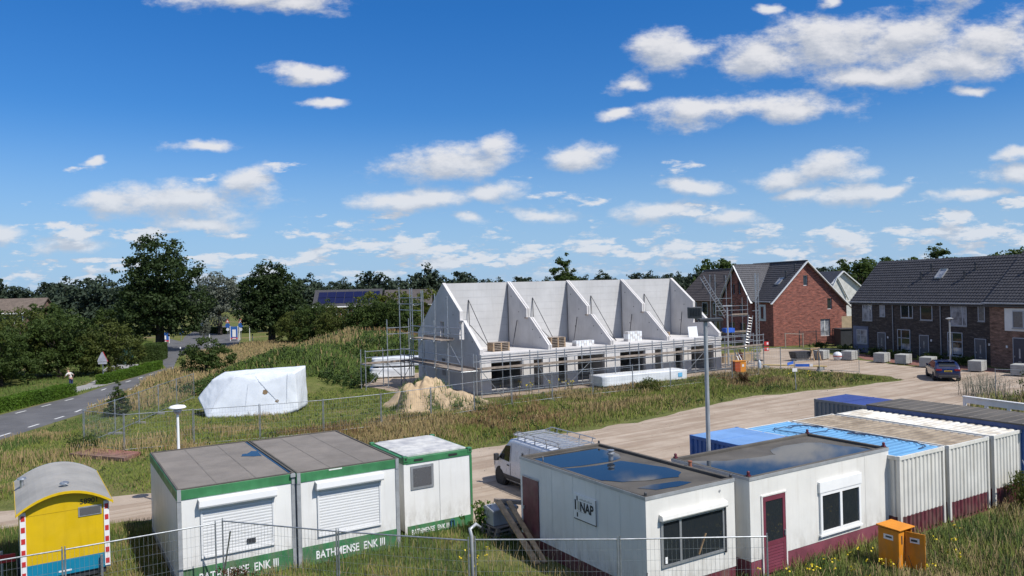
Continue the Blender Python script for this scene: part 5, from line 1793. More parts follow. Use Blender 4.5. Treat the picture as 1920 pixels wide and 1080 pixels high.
wp = wrapped_pack('wrapped_pack', 'long low white wrapped pack before the scaffold', (6.75, 59.0), 26.5, 8.2, 1.9, .78, 3, amp=.03)
MB().box(7.3, 7.7, -.035, -.028, .35, .68).build('blue_print', mat('pale_blue_print', (.15, .45, .70), .5), wp)
wrapped_pack('wrapped_pack', 'lower grey white wrapped pack of a stack left of the gable', (-13.0, 69.2), 8, 4.0, 2.2, .85, 7, group='stacked wrapped packs', amp=.07)
q_ = wrapped_pack('wrapped_pack', 'upper white wrapped pack of the stack left of the gable', (-12.8, 69.2, .98), 8, 4.4, 2.1, .75, 11, group='stacked wrapped packs', amp=.08)

# big tarpaulin heap
tp = thing('tarpaulin_heap', 'large heap wrapped in white tarpaulin standing in the field', 'tarpaulin', (-17.5, 50.5))
pts = [(-2.4, -1.0, 0.02), (-3.55, .5, 1.15), (-2.85, .3, .5), (-2.6, .6, 2.35), (-2.0, 1.3, 2.75), (-.8, -.2, 2.6), (.2, 1.2, 2.92), (3.2, 2.1, 2.95), (3.05, .1, 2.75), (3.2, .05, .25), (2.3, -.55, .02), (3.25, 2.4, .3), (0, -1.0, .02), (-2.2, 2.6, .1), (2.9, 3.0, .1), (-1.6, 2.4, 2.5), (3.0, 2.8, 2.7), (1.2, -.35, 2.2)]
bm = bmesh.new()
for p in pts:
    bm.verts.new(p)
bmesh.ops.convex_hull(bm, input=bm.verts)
bmesh.ops.delete(bm, geom=[v_ for v_ in bm.verts if not v_.link_faces], context='VERTS')
bmesh.ops.triangulate(bm, faces=bm.faces)
for _ in range(4):
    bmesh.ops.subdivide_edges(bm, edges=bm.edges, cuts=1, use_grid_fill=True)
bm.normal_update()
for v_ in bm.verts:
    p = v_.co.copy()
    f1 = mnoise.noise(p * .9 + Vector((3, 1, 7)))
    f2 = abs(mnoise.noise(Vector((p.x * 2.6 + p.z * 1.2, p.y * 2, p.z * .9)))) - .2
    f3 = mnoise.noise(p * 6)
    v_.co += v_.normal * (f1 * .035 - f2 * .04 + f3 * .006)
    v_.co.z = max(v_.co.z, .015)
me = bpy.data.meshes.new('sheet')
bm.to_mesh(me)
bm.free()
link('sheet', me, mat('white_tarpaulin', (.66, .69, .72), .42, 0, .05, 1.2), tp, smooth=True)
from mathutils.bvhtree import BVHTree
_bv = BVHTree.FromPolygons([v_.co.copy() for v_ in me.vertices], [tuple(p_.vertices) for p_ in me.polygons])
M_torn = mat('torn_patch', (.22, .15, .08), .9)
def tarp_patch(name, cx, cz, rx, rz, m, n=14, off=.012, shear=0.):
    ring = []
    for k_ in range(n):
        a_ = 2 * math.pi * k_ / n
        rr = 1 + .35 * mnoise.noise(Vector((cx * 3 + math.cos(a_) * 1.5, cz * 3, math.sin(a_) * 1.5)))
        xx, zz = cx + (math.cos(a_) * rx + math.sin(a_) * rz * shear) * rr, cz + math.sin(a_) * rz * rr
        h_ = _bv.ray_cast(Vector((xx, -6, zz)), Vector((0, 1, 0)))
        if h_[0] is not None:
            ring.append(tuple(h_[0] - Vector((0, off, 0))))
    h_ = _bv.ray_cast(Vector((cx, -6, cz)), Vector((0, 1, 0)))
    if h_[0] is None or len(ring) < 4:
        return
    mb = MB()
    mb.v = [tuple(h_[0] - Vector((0, off, 0)))] + ring
    mb.f = [(0, 1 + k_, 1 + (k_ + 1) % len(ring)) for k_ in range(len(ring))]
    mb.build(name, m, tp)
tarp_patch('torn_hole', 1.25, 1.55, .17, .16, M_torn)
tarp_patch('torn_hole', 2.0, .95, .12, .09, M_torn)
M_fold_shade = mat('tarpaulin_fold_shade', (.56, .59, .63), .45, 0, .05, 2)  # folds drawn as thin darker strips, their shade put into the colour
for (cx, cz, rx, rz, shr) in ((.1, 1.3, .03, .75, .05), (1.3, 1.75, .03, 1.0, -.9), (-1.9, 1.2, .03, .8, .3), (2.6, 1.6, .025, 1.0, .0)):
    tarp_patch('fold_shade', cx, cz, rx, rz, M_fold_shade, 18, .03, shr)
MB().box(-2.2, 2.2, -.85, -.7, 0, .1).build('timber_skid', M_wood_g, tp)

# sand heap
def sand_h(x, y):
    a = 1.9 * math.exp(-(((x + .9) / 1.75) ** 2 + (y / 2.2) ** 2) ** 1.2)
    b = 1.05 * math.exp(-(((x - 1.5) / 2.2) ** 2 + ((y + .7) / 1.9) ** 2))
    c = 1.5 * math.exp(-(((x + 2.2) / .75) ** 2 + ((y + 1.9) / 1.0) ** 2) ** 2)
    d = 1.2 * math.exp(-(((x + 2.9) / 1.1) ** 2 + ((y - 1.5) / 1.4) ** 2))
    h = max(a, b, c, d) + .35 * sorted((a, b, c, d))[-2]
    n = mnoise.noise(Vector((x * .9, y * .9, 3))) * .20 + mnoise.noise(Vector((x * 2.6, y * 2.6, 5))) * .12 + mnoise.noise(Vector((x * 6, y * 6, 9))) * .035 + mnoise.noise(Vector((x * 13, y * 13, 2))) * .015
    return h * (1 + n) - .06
sp = thing('sand_heap', 'heap of pale sand in front of the left concrete gable', 'sand heap', (-5.2, 52.6))
MB().grid(110, 96, lambda a, b: (-4.6 + 9.6 * a, -3.8 + 7.6 * b, sand_h(-4.6 + 9.6 * a, -3.8 + 7.6 * b))).build('sand', M_sandpile, sp, smooth=True)
sp.scale = (.86, .9, 1.0)
g2 = np.random.default_rng(5)
tx, ty = [], []
for (cx, cy, n) in ((-1.6, .6, 70), (.2, -.9, 26), (1.1, -1.8, 40), (-2.6, 1.0, 60), (.6, -.2, 20), (2.2, -2.1, 40), (-.2, -2.2, 90), (-2.4, -2.9, 90), (1.6, -2.7, 110), (3.2, -1.9, 90), (-3.4, -2.2, 70), (0, -3.0, 110)):
    tx += list(g2.normal(cx, .3, n)); ty += list(g2.normal(cy, .25, n))
tx, ty = np.array(tx), np.array(ty)
V = blades(tx, ty, g2.uniform(.15, .5, len(tx)), .05, .6, np.array([sand_h(a, b) for a, b in zip(tx, ty)]))
tag(link('weeds', raw_mesh('heap_weeds', V, np.arange(len(V)).reshape(-1, 4), 4), M_grass_lush, sp), kind='stuff')

# weathered boards lying in the grass
lb = thing('board_pile', 'flat pile of reddish boards lying in the grass behind the yellow wagon', 'boards', (-20.6, 38.6), -22)
for k_ in range(2):
    for j in range(5):
        MB().box(-2.0 + .2 * k_, 2.0 - .1 * j, -.7 + j * .28, -.45 + j * .28, .02 + k_ * .09, .10 + k_ * .09).build('board', mat('red_board%d%d' % (k_, j), (.20 + .02 * j, .12, .09), .85, 0, .2, 3), lb)

# ------------------------------------------------------------------ mesh fence panels
FP = {}
def fence_panel(p0, p1, label, group, tilt=0., wire=.003, pitch=.10):
    a, b = Vector(p0), Vector(p1)
    L = (b - a).length
    ang = math.degrees(math.atan2(b.y - a.y, b.x - a.x))
    t = thing('site_fence_panel', label, 'fence panel', (a.x, a.y, 0), ang, group)
    t.rotation_euler = (R(tilt), 0, R(ang))
    key = (round(L, 2), wire, pitch)
    if key not in FP:
        f = MB()
        f.tube((.03, 0, .08), (.03, 0, 2.0), .021, 8).tube((L - .03, 0, .08), (L - .03, 0, 2.0), .021, 8).tube((.03, 0, 1.98), (L - .03, 0, 1.98), .018, 8).tube((.03, 0, .2), (L - .03, 0, .2), .018, 8)
        f.tube((.03, 0, 1.98), (.03, 0, 2.06), .014, 6).tube((L - .03, 0, 1.98), (L - .03, 0, 2.06), .014, 6)
        w = MB()
        n = int((L - .06) / pitch)
        for i in range(1, n):
            xx = .03 + (L - .06) * i / n
            w.tube((xx, 0, .2), (xx, 0, 1.98), wire, 4, caps=False)
        for i in range(1, 7):
            zz = .2 + 1.78 * i / 7
            w.tube((.03, .004, zz), (L - .03, .004, zz), wire, 4, caps=False)
        ft = MB().box(-.11, .11, -.36, .36, 0, .13)
        ms = [f.mesh('frame'), w.mesh('wire_mesh'), ft.mesh('foot')]
        for m_, mm in zip(ms, (M_steel, M_steel, M_foot)):
            m_.materials.append(mm)
        FP[key] = ms
    fr, wi, ft = FP[key]
    link('frame', fr, None, t)
    tag(link('wire_mesh', wi, None, t), kind='stuff')
    link('foot', ft, None, t).location = (.0, 0, 0)
    return t


near_pts = [(-17.0, 14.9), (-13.95, 16.65), (-10.90, 18.38), (-7.93, 20.18)]
for i in range(3):
    fence_panel(near_pts[i], near_pts[i + 1], ['mesh fence panel at the lower left picture edge', 'mesh fence panel in front of the yellow wagon', 'mesh fence panel between yellow wagon and left shutter'][i], 'near mesh fence')
near2 = [(-7.88, 20.40), (-4.54, 19.24), (-1.17, 18.29)]
for i in range(2):
    fence_panel(near2[i], near2[i + 1], ['mesh fence panel before the left and right shutters', 'mesh fence panel before the lettering of the right shutter cabin'][i], 'near mesh fence')
near3 = [(-1.07, 18.34), (2.36, 18.10), (5.86, 18.02)]
for i in range(2):
    fence_panel(near3[i], near3[i + 1], ['mesh fence panel before the leaning planks', 'mesh fence panel before the large window of the NAP cabin'][i], 'near mesh fence')
o = MB().path([(-1.12, 18.36, 0), (-1.12, 18.36, 2.06), (-1.16, 18.4, 2.22), (-1.02, 18.5, 2.30), (-.92, 18.55, 2.2)], .045, 8).build('vent_pipe', M_steel_l, None, True)
tag(o, 'bent grey pipe sticking up at the joint of the near fence', 'pipe')
o = MB().tube((-7.9, 20.3, .1), (-7.35, 19.6, 1.95), .02, 6).build('fence_strut', M_steel)
tag(o, 'slanting steel strut beside the fence post before the left shutter', 'strut')

mid = [(-23.1, 41.0), (-20.0, 39.2), (-16.9, 40.3), (-13.75, 41.3), (-10.65, 42.6), (-7.75, 44.4), (-5.1, 46.6), (-2.6, 49.0), (-.2, 51.4), (2.6, 53.2), (5.6, 54.9), (8.7, 56.5), (11.8, 58.1), (14.9, 59.8), (17.6, 62.0), (20.4, 64.0)]
for i in range(len(mid) - 1):
    fence_panel(mid[i], mid[i + 1], '%s panel, counted from the road corner, of the mesh fence round the field' % ORD[i], 'mesh fence round the field', wire=.0032, pitch=.14)
left_f = [(-23.15, 41.2), (-23.3, 44.7), (-23.6, 48.2), (-24.0, 51.7), (-24.3, 55.2), (-24.5, 58.7)]
for i in range(len(left_f) - 1):
    fence_panel(left_f[i], left_f[i + 1], '%s panel from the corner of the mesh fence beside the road' % ORD[i], 'mesh fence beside the road', wire=.0032, pitch=.14)
far_f = [(20.6, 66.6), (23.6, 68.0), (26.3, 66.2), (28.6, 63.6)]
for i in range(3):
    fence_panel(far_f[i], far_f[i + 1], ['mesh fence panel by the small orange cabinet', 'mesh fence panel behind the street name sign', 'mesh fence panel before the paver stacks'][i], 'mesh fence by the houses', wire=.003, pitch=.2)
fence_panel((30.4, 48.6), (33.4, 46.6), 'mesh gate panel at the right edge above the guard rail', 'mesh gate')
fence_panel((17.2, 24.6), (20.4, 26.3), 'mesh fence panel leaning near the rightmost white container', 'mesh gate', tilt=-28)

# lamp posts
lp = thing('lamp_post', 'low white lamp post with flat disc head behind the left cabins', 'lamp post', (-12.75, 29.0))
MB().path([(0, 0, 0), (0, 0, 1.0), (0, 0, 3.55)], [.07, .06, .045], 10).build('pole', M_letter, lp)
MB().lathe([(.05, 3.50), (.13, 3.56), (.16, 3.70), (.12, 3.72)], 16).build('lamp_bowl', M_alu, lp, smooth=True)
MB().lathe([(.12, 3.721), (.30, 3.74), (.315, 3.77), (.26, 3.83), (.05, 3.87)], 20).build('disc_hood', M_letter, lp, smooth=True)
lp2 = thing('lamp_post', 'tall grey lamp post with floodlight in the middle of the site', 'lamp post', (6.15, 24.55))
MB().path([(0, 0, 0), (0, 0, 6.72)], [.075, .066], 10).build('pole', M_steel_l, lp2)
MB().prism([(-.22, 6.72), (.50, 6.72), (.56, 6.76), (.50, 6.84), (-.22, 6.82)], 'y', -.14, .14).build('lamp_head', M_dark, lp2, bevel=.02)
fl = MB().box(-.55, -.12, -.10, .10, 6.84, 7.20).build('floodlight', M_dark, lp2, bevel=.02)
for i in range(8):
    MB().box(-.53 + i * .05, -.515 + i * .05, -.125, -.101, 6.93, 7.18).build('cooling_fin', M_dark, fl)
MB().bar((-.36, 0, 6.84), (.0, 0, 6.76), .05, .03).build('bracket', M_steel_l, lp2)
lp3 = thing('lamp_post', 'slim street lamp standing before the terrace houses', 'lamp post', (38.25, 67.3))
MB().path([(0, 0, 0), (0, 0, 4.1)], [.08, .06], 8).build('pole', M_steel_l, lp3)
MB().lathe([(.06, 4.05), (.28, 4.16), (.32, 4.22), (.1, 4.30)], 14).build('lamp_head', M_steel_l, lp3)
# white steel guard rail at right
gr_ = thing('guard_rail', 'white painted steel guard rail behind the containers at right', 'guard rail', (25.4, 43.5), -66)
for z0, z1, w in ((.78, 1.10, .10), (1.101, 1.16, .22)):
    MB().box(0, 6.5, -w / 2, w / 2, z0, z1).build('beam', M_reflw, gr_)
for i in range(6):
    MB().box(i * 1.25, i * 1.25 + .16, -.05, .05, 0, .779).build('post', M_reflw, gr_)

# ------------------------------------------------------------------ paver stacks on the sandy yard
def paver_stack(label, o, rot, nx=3, extra=True, sx=.9, wrap=None):
    t = thing('paver_stack', label, 'paver stack', o, rot, 'stacks of concrete pavers')
    g = random.Random(int(o[0] * 10))
    for k_ in range(5):
        MB().box(-sx / 2, sx / 2, -.5, .5, .1 + k_ * .165, .1 + k_ * .165 + .155).build('paver_layer', M_block, t, bevel=.008)
    for k_ in range(5):
        MB().box(sx / 2 + .07, sx / 2 + .45, -.5, .5, .1 + k_ * .165, .1 + k_ * .165 + .155).build('paver_layer', M_block, t, bevel=.008)
    for yy in (-.4, .3):
        MB().box(-sx / 2, sx / 2 + .45, yy, yy + .1, 0, .099).build('skid', M_wood_g, t)
    return t


PV = [((39.4, 59.9), 'stack of grey pavers cut by the right picture edge'), ((38.1, 63.3), 'stack of grey pavers right of the blue car'), ((36.1, 67.1), 'stack of grey pavers behind the blue car'), ((35.4, 70.0), 'stack of grey pavers left of the blue car'), ((34.3, 71.8), 'stack of grey pavers with white sack beside it'), ((32.5, 74.6), 'stack of grey pavers in the middle of the row by the terrace'), ((30.3, 75.9), 'leftmost stack of grey pavers beside the cement mixer tub')]
for (p, lb_) in PV:
    paver_stack(lb_, p, 42)
for i, (p, lb_) in enumerate([((35.25, 73.1), 'round white sack beside a paver stack'), ((31.6, 74.9), 'white and red printed sack between paver stacks')]):
    o = thing('sack', lb_, 'sack', p)
    MB().lathe([(.30, 0), (.42, .25), (.45, .5), (.36, .72), (.12, .82)], 12).build('bag', M_plastic_w, o, smooth=True)
    if i:
        MB().lathe([(.435, .34), (.455, .38), (.455, .46), (.44, .5)], 12).build('print_band', mat('sack_red', (.45, .16, .14), .6), o)
o = thing('mortar_tub', 'grey metal skip with timber trestle left of the paver stacks', 'skip', (28.2, 75.6), 20)
MB().prism([(-1.0, .9), (1.0, .9), (.7, .25), (-.8, .25)], 'y', -.5, .5).build('tub', M_dark, o)
MB().box(-.8, .7, -.4, .4, .0, .24).build('skid', M_steel, o)
tr = thing('trestle', 'small yellow timber trestle beside the grey skip', 'trestle', (29.5, 75.2), 10)
MB().bar((-.5, 0, 1.15), (.5, 0, 1.2), .12, .16).build('beam', M_wood, tr)
for xx in (-.35, .35):
    for s in (-1, 1):
        MB().bar((xx, 0, 1.1), (xx + .05, s * .35, 0), .07, .07).build('leg', M_wood, tr)

# small orange cabinet
oc2 = thing('power_cabinet', 'small orange cabinet at the foot of the right scaffold end', 'cabinet', (19.35, 65.6), 20)
MB().box(-.55, .0, .0, .55, .02, 1.1).build('body', mat('orange_shaded', (.35, .06, .01), .6), oc2)  # left half in darker orange: shade of that side put into the colour
MB().box(-.001, .55, -.0, .55, .02, 1.1).build('body_lit_half', M_orange, oc2)
MB().box(-.58, .58, -.04, .59, 1.101, 1.15).build('lid', M_orange, oc2)
MB().box(.15, .35, -.006, -.001, .65, .85).build('label_plate', M_reflw, oc2)
# street name sign
ss = thing('street_sign', 'blue street name signs on a slim leaning post in the meadow', 'street sign', (20.3, 55.4))
MB().path([(0, 0, 0), (-.09, 0, 2.15)], [.035, .03], 8).build('post', M_steel, ss)
MB().box(-.75, -.05, -.02, .0, 1.95, 2.15).build('name_plate', mat('sign_blue', (.03, .12, .48), .4), ss).rotation_euler = (0, R(-6), R(35))
MB().box(-.02, .95, -.025, -.005, 1.70, 1.90).build('name_plate', MATS['sign_blue'], ss).rotation_euler = (0, 0, R(-12))
MB().box(-.25, .10, -.05, -.035, 1.35, 1.60).build('info_plate', M_reflw, ss)
for xx in (.98,):
    MB().box(xx, xx + .2, -.04, -.02, 1.72, 1.9).build('arrow_plate', M_reflw, ss).rotation_euler = (0, 0, R(-12))

# clutter under the right end of the scaffold
gc = thing('gas_bottle', 'pale gas bottle standing under the right end of the scaffold', 'gas bottle', (21.6, 67.6))
MB().lathe([(.14, 0), (.16, .05), (.16, .75), (.10, .88), (.05, .9), (.05, 1.0)], 12).build('bottle', mat('gas_grey', (.42, .47, .52), .4), gc, smooth=True)
for i in range(3):
    o = MB().bar((20.4 + .25 * i, 68.2, .02), (19.7 + .25 * i, 68.9, 1.9), .10, .03).build('leaning_board', M_plastic_w if i < 2 else M_wood)
    tag(o, ['white board leaning under the scaffold end, left', 'white board leaning under the scaffold end, right', 'timber board leaning under the scaffold end'][i], 'board')
hb = thing('hoarding', 'low timber hoarding behind the right end of the scaffold', 'hoarding', (18.8, 72.2), 25)
for i in range(4):
    MB().box(i * 1.2, i * 1.2 + 1.19, -.02, .02, .25, 1.15).build('panel', mat('plywood%d' % i, (.34, .25, .15), .8, 0, .12, 2), hb)
    MB().box(i * 1.2 + .5, i * 1.2 + .6, .021, .1, 0, 1.1).build('post', M_wood, hb)
for i in range(2):
    o = thing('warning_board', ['upper red and white board on the scaffold end', 'lower red and white board on the scaffold end'][i], 'sign', local(ch, 27.95, -1.9, 2.25 - .5 * i), HB - 20)
    MB().box(0, .45, -.03, -.01, -.18, .18).build('plate', M_red, o)
    MB().box(.25, .40, -.036, -.031, -.1, .1).build('white_field', M_reflw, o)
for i in range(2):
    pk = MB().bar((22.5 + i * .3, 69.5 - .4 * i, .35), (27.0 + i * .2, 67.2 - .4 * i, .35), .3, .06).build('scaffold_plank', mat('fresh_plank%d' % i, (.50, .36, .12), .7))
    tag(pk, ['yellow timber plank across blocks beside the scaffold end, rear', 'yellow timber plank across blocks beside the scaffold end, front'][i], 'plank')
for i, p in enumerate([(22.7, 69.2), (26.8, 67.1)]):
    o = MB().box(-.2, .2, -.3, .3, 0, .32).build('support_block', M_block)
    o.location = (*p, 0)
    tag(o, ['grey block under the left end of the yellow planks', 'grey block under the right end of the yellow planks'][i], 'block')

# ------------------------------------------------------------------ houses
M_brick_red = brick_mat('red_brick', (.27, .075, .045), (.20, .055, .038), (.20, .16, .14), 0)
M_brick_dark = brick_mat('dark_brick', (.055, .042, .036), (.036, .028, .026), (.05, .045, .042), 0)
M_brick_tan = brick_mat('brown_brick', (.20, .105, .07), (.14, .075, .05), (.18, .15, .13), 0)
M_tile = mat('anthracite_tiles', (.052, .050, .054), .55, 0, .16, 3)
M_tile_b = mat('brown_grey_tiles', (.075, .062, .058), .65, 0, .16, 3)
M_fascia = mat('white_fascia', (.70, .70, .68), .5, 0, .03, 2)
M_wframe = mat('grey_window_frame', (.36, .38, .42), .5, 0, .04, 2)
M_wdark = mat('dark_door_grey', (.07, .075, .09), .5, 0, .05, 2)
M_wwhite = mat('white_window_frame', (.66, .66, .64), .5, 0, .04, 2)
M_zinc = mat('zinc_gutter', (.30, .31, .33), .5, .4, .08, 3)


def tiled(name, p, o, ex, es, L, S, m, pitch=.30, course=.34, sub=4, clip=None):
    """tiled roof slope: o corner at eave, ex along the eave, es up the slope (unit vectors), real wave and step relief"""
    o, ex, es = Vector(o), Vector(ex).normalized(), Vector(es).normalized()
    nr = ex.cross(es).normalized()
    if nr.z < 0:
        nr = -nr
    nx = int(L / pitch) * sub
    ny = max(1, int(S / course))
    vs, fs = [], []
    for j in range(ny):
        for (t, lift) in ((0.0, .045), (.999, .0)):
            s = S * (j + t) / ny
            for i in range(nx + 1):
                x_ = L * i / nx
                w = .020 * math.sin(2 * math.pi * i / sub)
                a0, a1 = (0, L) if clip is None else clip(s)
                xx = min(max(x_, a0), a1)
                vs.append(tuple(o + ex * xx + es * s + nr * (lift + w)))
        r0 = j * 2 * (nx + 1)
        for i in range(nx):
            fs.append((r0 + i, r0 + i + 1, r0 + nx + 1 + i + 1, r0 + nx + 1 + i))
        if j + 1 < ny:
            r1 = r0 + (nx + 1)
            for i in range(nx):
                fs.append((r1 + i, r1 + i + 1, r1 + nx + 1 + i + 1, r1 + nx + 1 + i))
    me = bpy.data.meshes.new(name)
    me.from_pydata(vs, [], fs)
    ob = link(name, me, m, p)
    if tuple(me.polygons[0].normal)[2] < 0:
        me.flip_normals()
    return ob


def roof_vent(p, x, y, z, m=M_dark):
    return MB().path([(x, y, z - .25), (x, y, z + .55), (x, y + .02, z + .6), (x, y + .02, z + .78)], [.085, .085, .14, .12], 8).build('roof_vent', m, p)


def win(p, x0, x1, z0, z1, split=(), y=0., fm=M_wframe, gm=M_glass, transom=None, sill=True, fw=.07):
    w = framed_window(p, x0, x1, z0, z1, list(split), y, fm, gm, fw, .05)
    if transom:
        MB().box(x0 + fw, x1 - fw, y - .05, y - .024, transom - .03, transom + .03).build('transom_bar', fm, w)
    if sill:
        MB().box(x0 - .05, x1 + .05, y - .09, y - .052, z0 - .07, z0 - .01).build('sill', M_zinc, w)
    return w


def front_door(p, x0, x1, h=2.25, y=0., m=M_wdark):
    f = MB()
    f.box(x0 - .06, x0, y - .05, y - .001, .05, h + .06).box(x1, x1 + .06, y - .05, y - .001, .05, h + .06).box(x0, x1, y - .05, y - .001, h, h + .06)
    d = MB().box(x0, x1, y - .035, y - .001, .05, h).build('door', m, p)
    f.build('door_frame', M_wframe, d)
    c = (x0 + x1) / 2
    MB().box(c - .07, c + .07, y - .042, y - .036, .95, 1.75).build('door_pane', M_glass_l, d)
    MB().box(x0 + .08, x0 + .13, y - .07, y - .036, 1.0, 1.15).build('handle', M_steel, d)
    MB().box(c - .15, c + .15, y - .044, y - .036, .62, .68).build('letter_slot', M_steel, d)
    return d


# terrace on the right; local x runs from its far left end to the near right, front facing -y
TA, TB = Vector((36.6, 83.0)), Vector((41.9, 66.6))
td = (TB - TA).normalized()
TROT = math.degrees(math.atan2(td.y, td.x))
TL = (TB - TA).length
EV, RZ, HD = 5.45, 9.6, 4.0
hw = TL / 3
th = math.atan2(RZ - EV, HD)
SL = (RZ - EV) / math.sin(th)
plan = [
    dict(label='left terrace house with dark brick front and grey ground floor panel', up=[(1.65, 3.0, 3.45, 5.2, (2.55,), M_glass_l), (4.05, 4.75, 3.95, 5.2, (), M_glass_l)], low=(.25, 2.4), door=(3.75, 4.7), sky=None, vents=()),
    dict(label='middle terrace house with dark brick front and roof window', up=[(1.05, 2.55, 3.9, 5.2, (2.05,), M_glass), (3.45, 4.85, 3.75, 5.2, (), M_glass)], low=(.55, 2.15), door=(3.3, 4.3), sky=3.3, vents=(1.7,)),
    dict(label='right terrace house with dark brick front beside the brown brick house', up=[(1.15, 2.85, 3.35, 5.2, (2.4,), M_glass_l), (4.0, 4.7, 3.85, 5.2, (), M_glass_b)], low=(.75, 2.35), door=(3.65, 4.7), sky=None, vents=(.9,)),
]
for i, d_ in enumerate(plan):
    o_ = TA + td * (hw * i)
    t = thing('terrace_house', d_['label'], 'house', (o_.x, o_.y), TROT, 'terrace of dark brick houses')
    W = hw - .01
    MB().box(0, W, 0, 8.0, 0, EV).build('wall', M_brick_dark, t)
    MB().prism([(0.05, EV - .02), (8.0 - .05, EV - .02), (4.0, RZ - .12)], 'x', 0, .2 if i == 0 else .05).build('gable', M_brick_dark, t)
    r = tiled('roof', t, (-.05 if i == 0 else 0, -.25, EV - .26 + .15), (1, 0, 0), (0, math.cos(th), math.sin(th)), W + (.05 if i == 0 else .02), SL + .32, M_tile)
    MB().prism([(-.22, EV - .18), (4.0, RZ - .10), (8.2, EV - .18), (8.2, EV - .30), (4.0, RZ - .24), (-.22, EV - .30)], 'x', 0, W).build('roof_slab', M_tile, t)
    MB().tube((0, 4.0, RZ + .02), (W, 4.0, RZ + .02), .11, 8).build('ridge_tile', M_tile, r)
    MB().path([(0, -.30, EV - .06), (W, -.30, EV - .06)], .07, 8).build('gutter', M_zinc, t)
    if i:
        MB().tube((.05, -.09, .1), (.05, -.09, EV - .1), .045, 8).build('downpipe', M_zinc, t)
    for (a, b, za, zb, sp, gm) in d_['up']:
        win(t, a, b, za, zb, sp, fm=M_wframe, gm=gm)
    a, b = d_['low']
    if i == 0:
        MB().box(a, b, -.06, -.001, .1, 2.85).build('bay_panel', mat('slate_blue_panel', (.11, .13, .20), .5), t)
        win(t, a + .55, b - .1, 1.0, 2.5, (a + 1.1,), y=-.061, gm=M_glass_l, transom=1.9)
    else:
        win(t, a, b, .55, 2.75, (a + .5,), gm=M_glass, transom=1.9)
        win_ = t.children[-1]
        MB().box(a + .6, b - .1, -.035, -.0235, .75, 1.35).build('curtain', M_glass_l, win_)
    front_door(t, *d_['door'])
    MB().box(d_['door'][1] + .3, d_['door'][1] + .42, -.08, -.001, 1.75, 1.95).build('wall_light', M_reflw, t)
    c_, s_ = math.cos(th), math.sin(th)
    if d_['sky']:
        xx = d_['sky']
        q0 = Vector((xx, 2.0, EV + 2.0 * math.tan(th) + .26))
        e_ = Vector((0, c_, s_))
        mb = MB()
        mb.quad(q0, q0 + Vector((.8, 0, 0)), q0 + Vector((.8, 0, 0)) + e_ * 1.15, q0 + e_ * 1.15)
        f_ = MB()
        for (p_, q_) in ((q0, q0 + Vector((.8, 0, 0))), (q0 + e_ * 1.15, q0 + Vector((.8, 0, 0)) + e_ * 1.15), (q0, q0 + e_ * 1.15), (q0 + Vector((.8, 0, 0)), q0 + Vector((.8, 0, 0)) + e_ * 1.15)):
            f_.bar(p_, q_, .1, .12)
        w = f_.build('roof_window', M_alu, t)
        mb.build('pane', M_glass_l, w)
    for xx in d_['vents']:
        for k_ in range(2):
            yy = 2.0 + .75 * k_
            roof_vent(t, xx + .55 * k_, yy, EV + yy * math.tan(th) + .1)

# brown brick house at the right edge, standing a little forward
o_ = TB + td * .0 + Vector((-td.y, td.x)) * 0
t = thing('corner_house', 'brown brick house with dark tiled roof cut by the right edge', 'house', (o_.x, o_.y), TROT)
OFF = -.75
MB().box(.02, 9, OFF, 8.0, 0, 5.75).build('wall', M_brick_tan, t)
th2 = math.atan2(9.95 - 5.6, 4.7)
r = tiled('roof', t, (-.35, OFF - .35, 5.42), (1, 0, 0), (0, math.cos(th2), math.sin(th2)), 9.5, 4.35 / math.sin(th2) + .5, M_tile)
MB().prism([(OFF - .3, 5.35), (4.0, 9.78), (8.3, 5.35), (8.3, 5.2), (4.0, 9.6), (OFF - .3, 5.2)], 'x', -.33, 9.2).build('roof_slab', M_tile, t)
MB().path([(-.35, OFF - .42, 5.5), (9, OFF - .42, 5.5)], .08, 8).build('gutter', M_zinc, t)
wb = MB().box(1.45, 3.4, OFF - .05, OFF - .001, 3.2, 5.1).build('window_panel', M_wwhite, t)
win(t, 2.2, 3.2, 3.45, 4.9, (), y=OFF - .051, fm=M_wframe, gm=M_glass_b)
front_door(t, 2.2, 3.3, 2.6, OFF, mat('navy_door', (.03, .035, .06), .4))
MB().box(1.55, 1.67, OFF - .09, OFF - .001, 1.75, 1.95).build('wall_light', M_reflw, t)
for k_ in range(2):
    yy = OFF + 2.6 + .7 * k_
    roof_vent(t, 1.6 + .5 * k_, yy, 5.5 + (yy - OFF) * math.tan(th2) + .1)

# red brick house: gable end faces the camera, long front on its left
RA = Vector((31.2, 92.0))
RROT = math.degrees(math.atan2(.22, .975))
t = thing('red_brick_house', 'red brick house with white verges and a cross gable', 'house', (RA.x, RA.y), RROT)
GW, GL, EV2, RZ2 = 10.0, 12.0, 5.6, 10.15
ap = 4.55                                     # ridge position across the gable
mb = MB()
def gab(y):
    return EV2 + (RZ2 - EV2) * (y / ap) if y <= ap else RZ2 - (RZ2 - 4.9) * (y - ap) / (GW - ap)
wall_strips(mb, 'y', 0, .3, 0, GW, 0, gab, [(4.15, 4.75, 7.2, 8.45), (7.35, 8.0, 4.25, 5.6), (6.35, 7.7, 1.0, 3.1)], [ap])
mb.build('gable_wall', M_brick_red, t)
MB().box(0, .3, .301, GL, 0, EV2).build('front_wall', M_brick_red, t)
MB().box(GW - .3, GW, .301, GL, 0, 4.9).build('rear_wall', M_brick_red, t)
MB().box(.31, GW - .31, GL - .3, GL, 0, EV2).build('end_wall', M_brick_red, t)
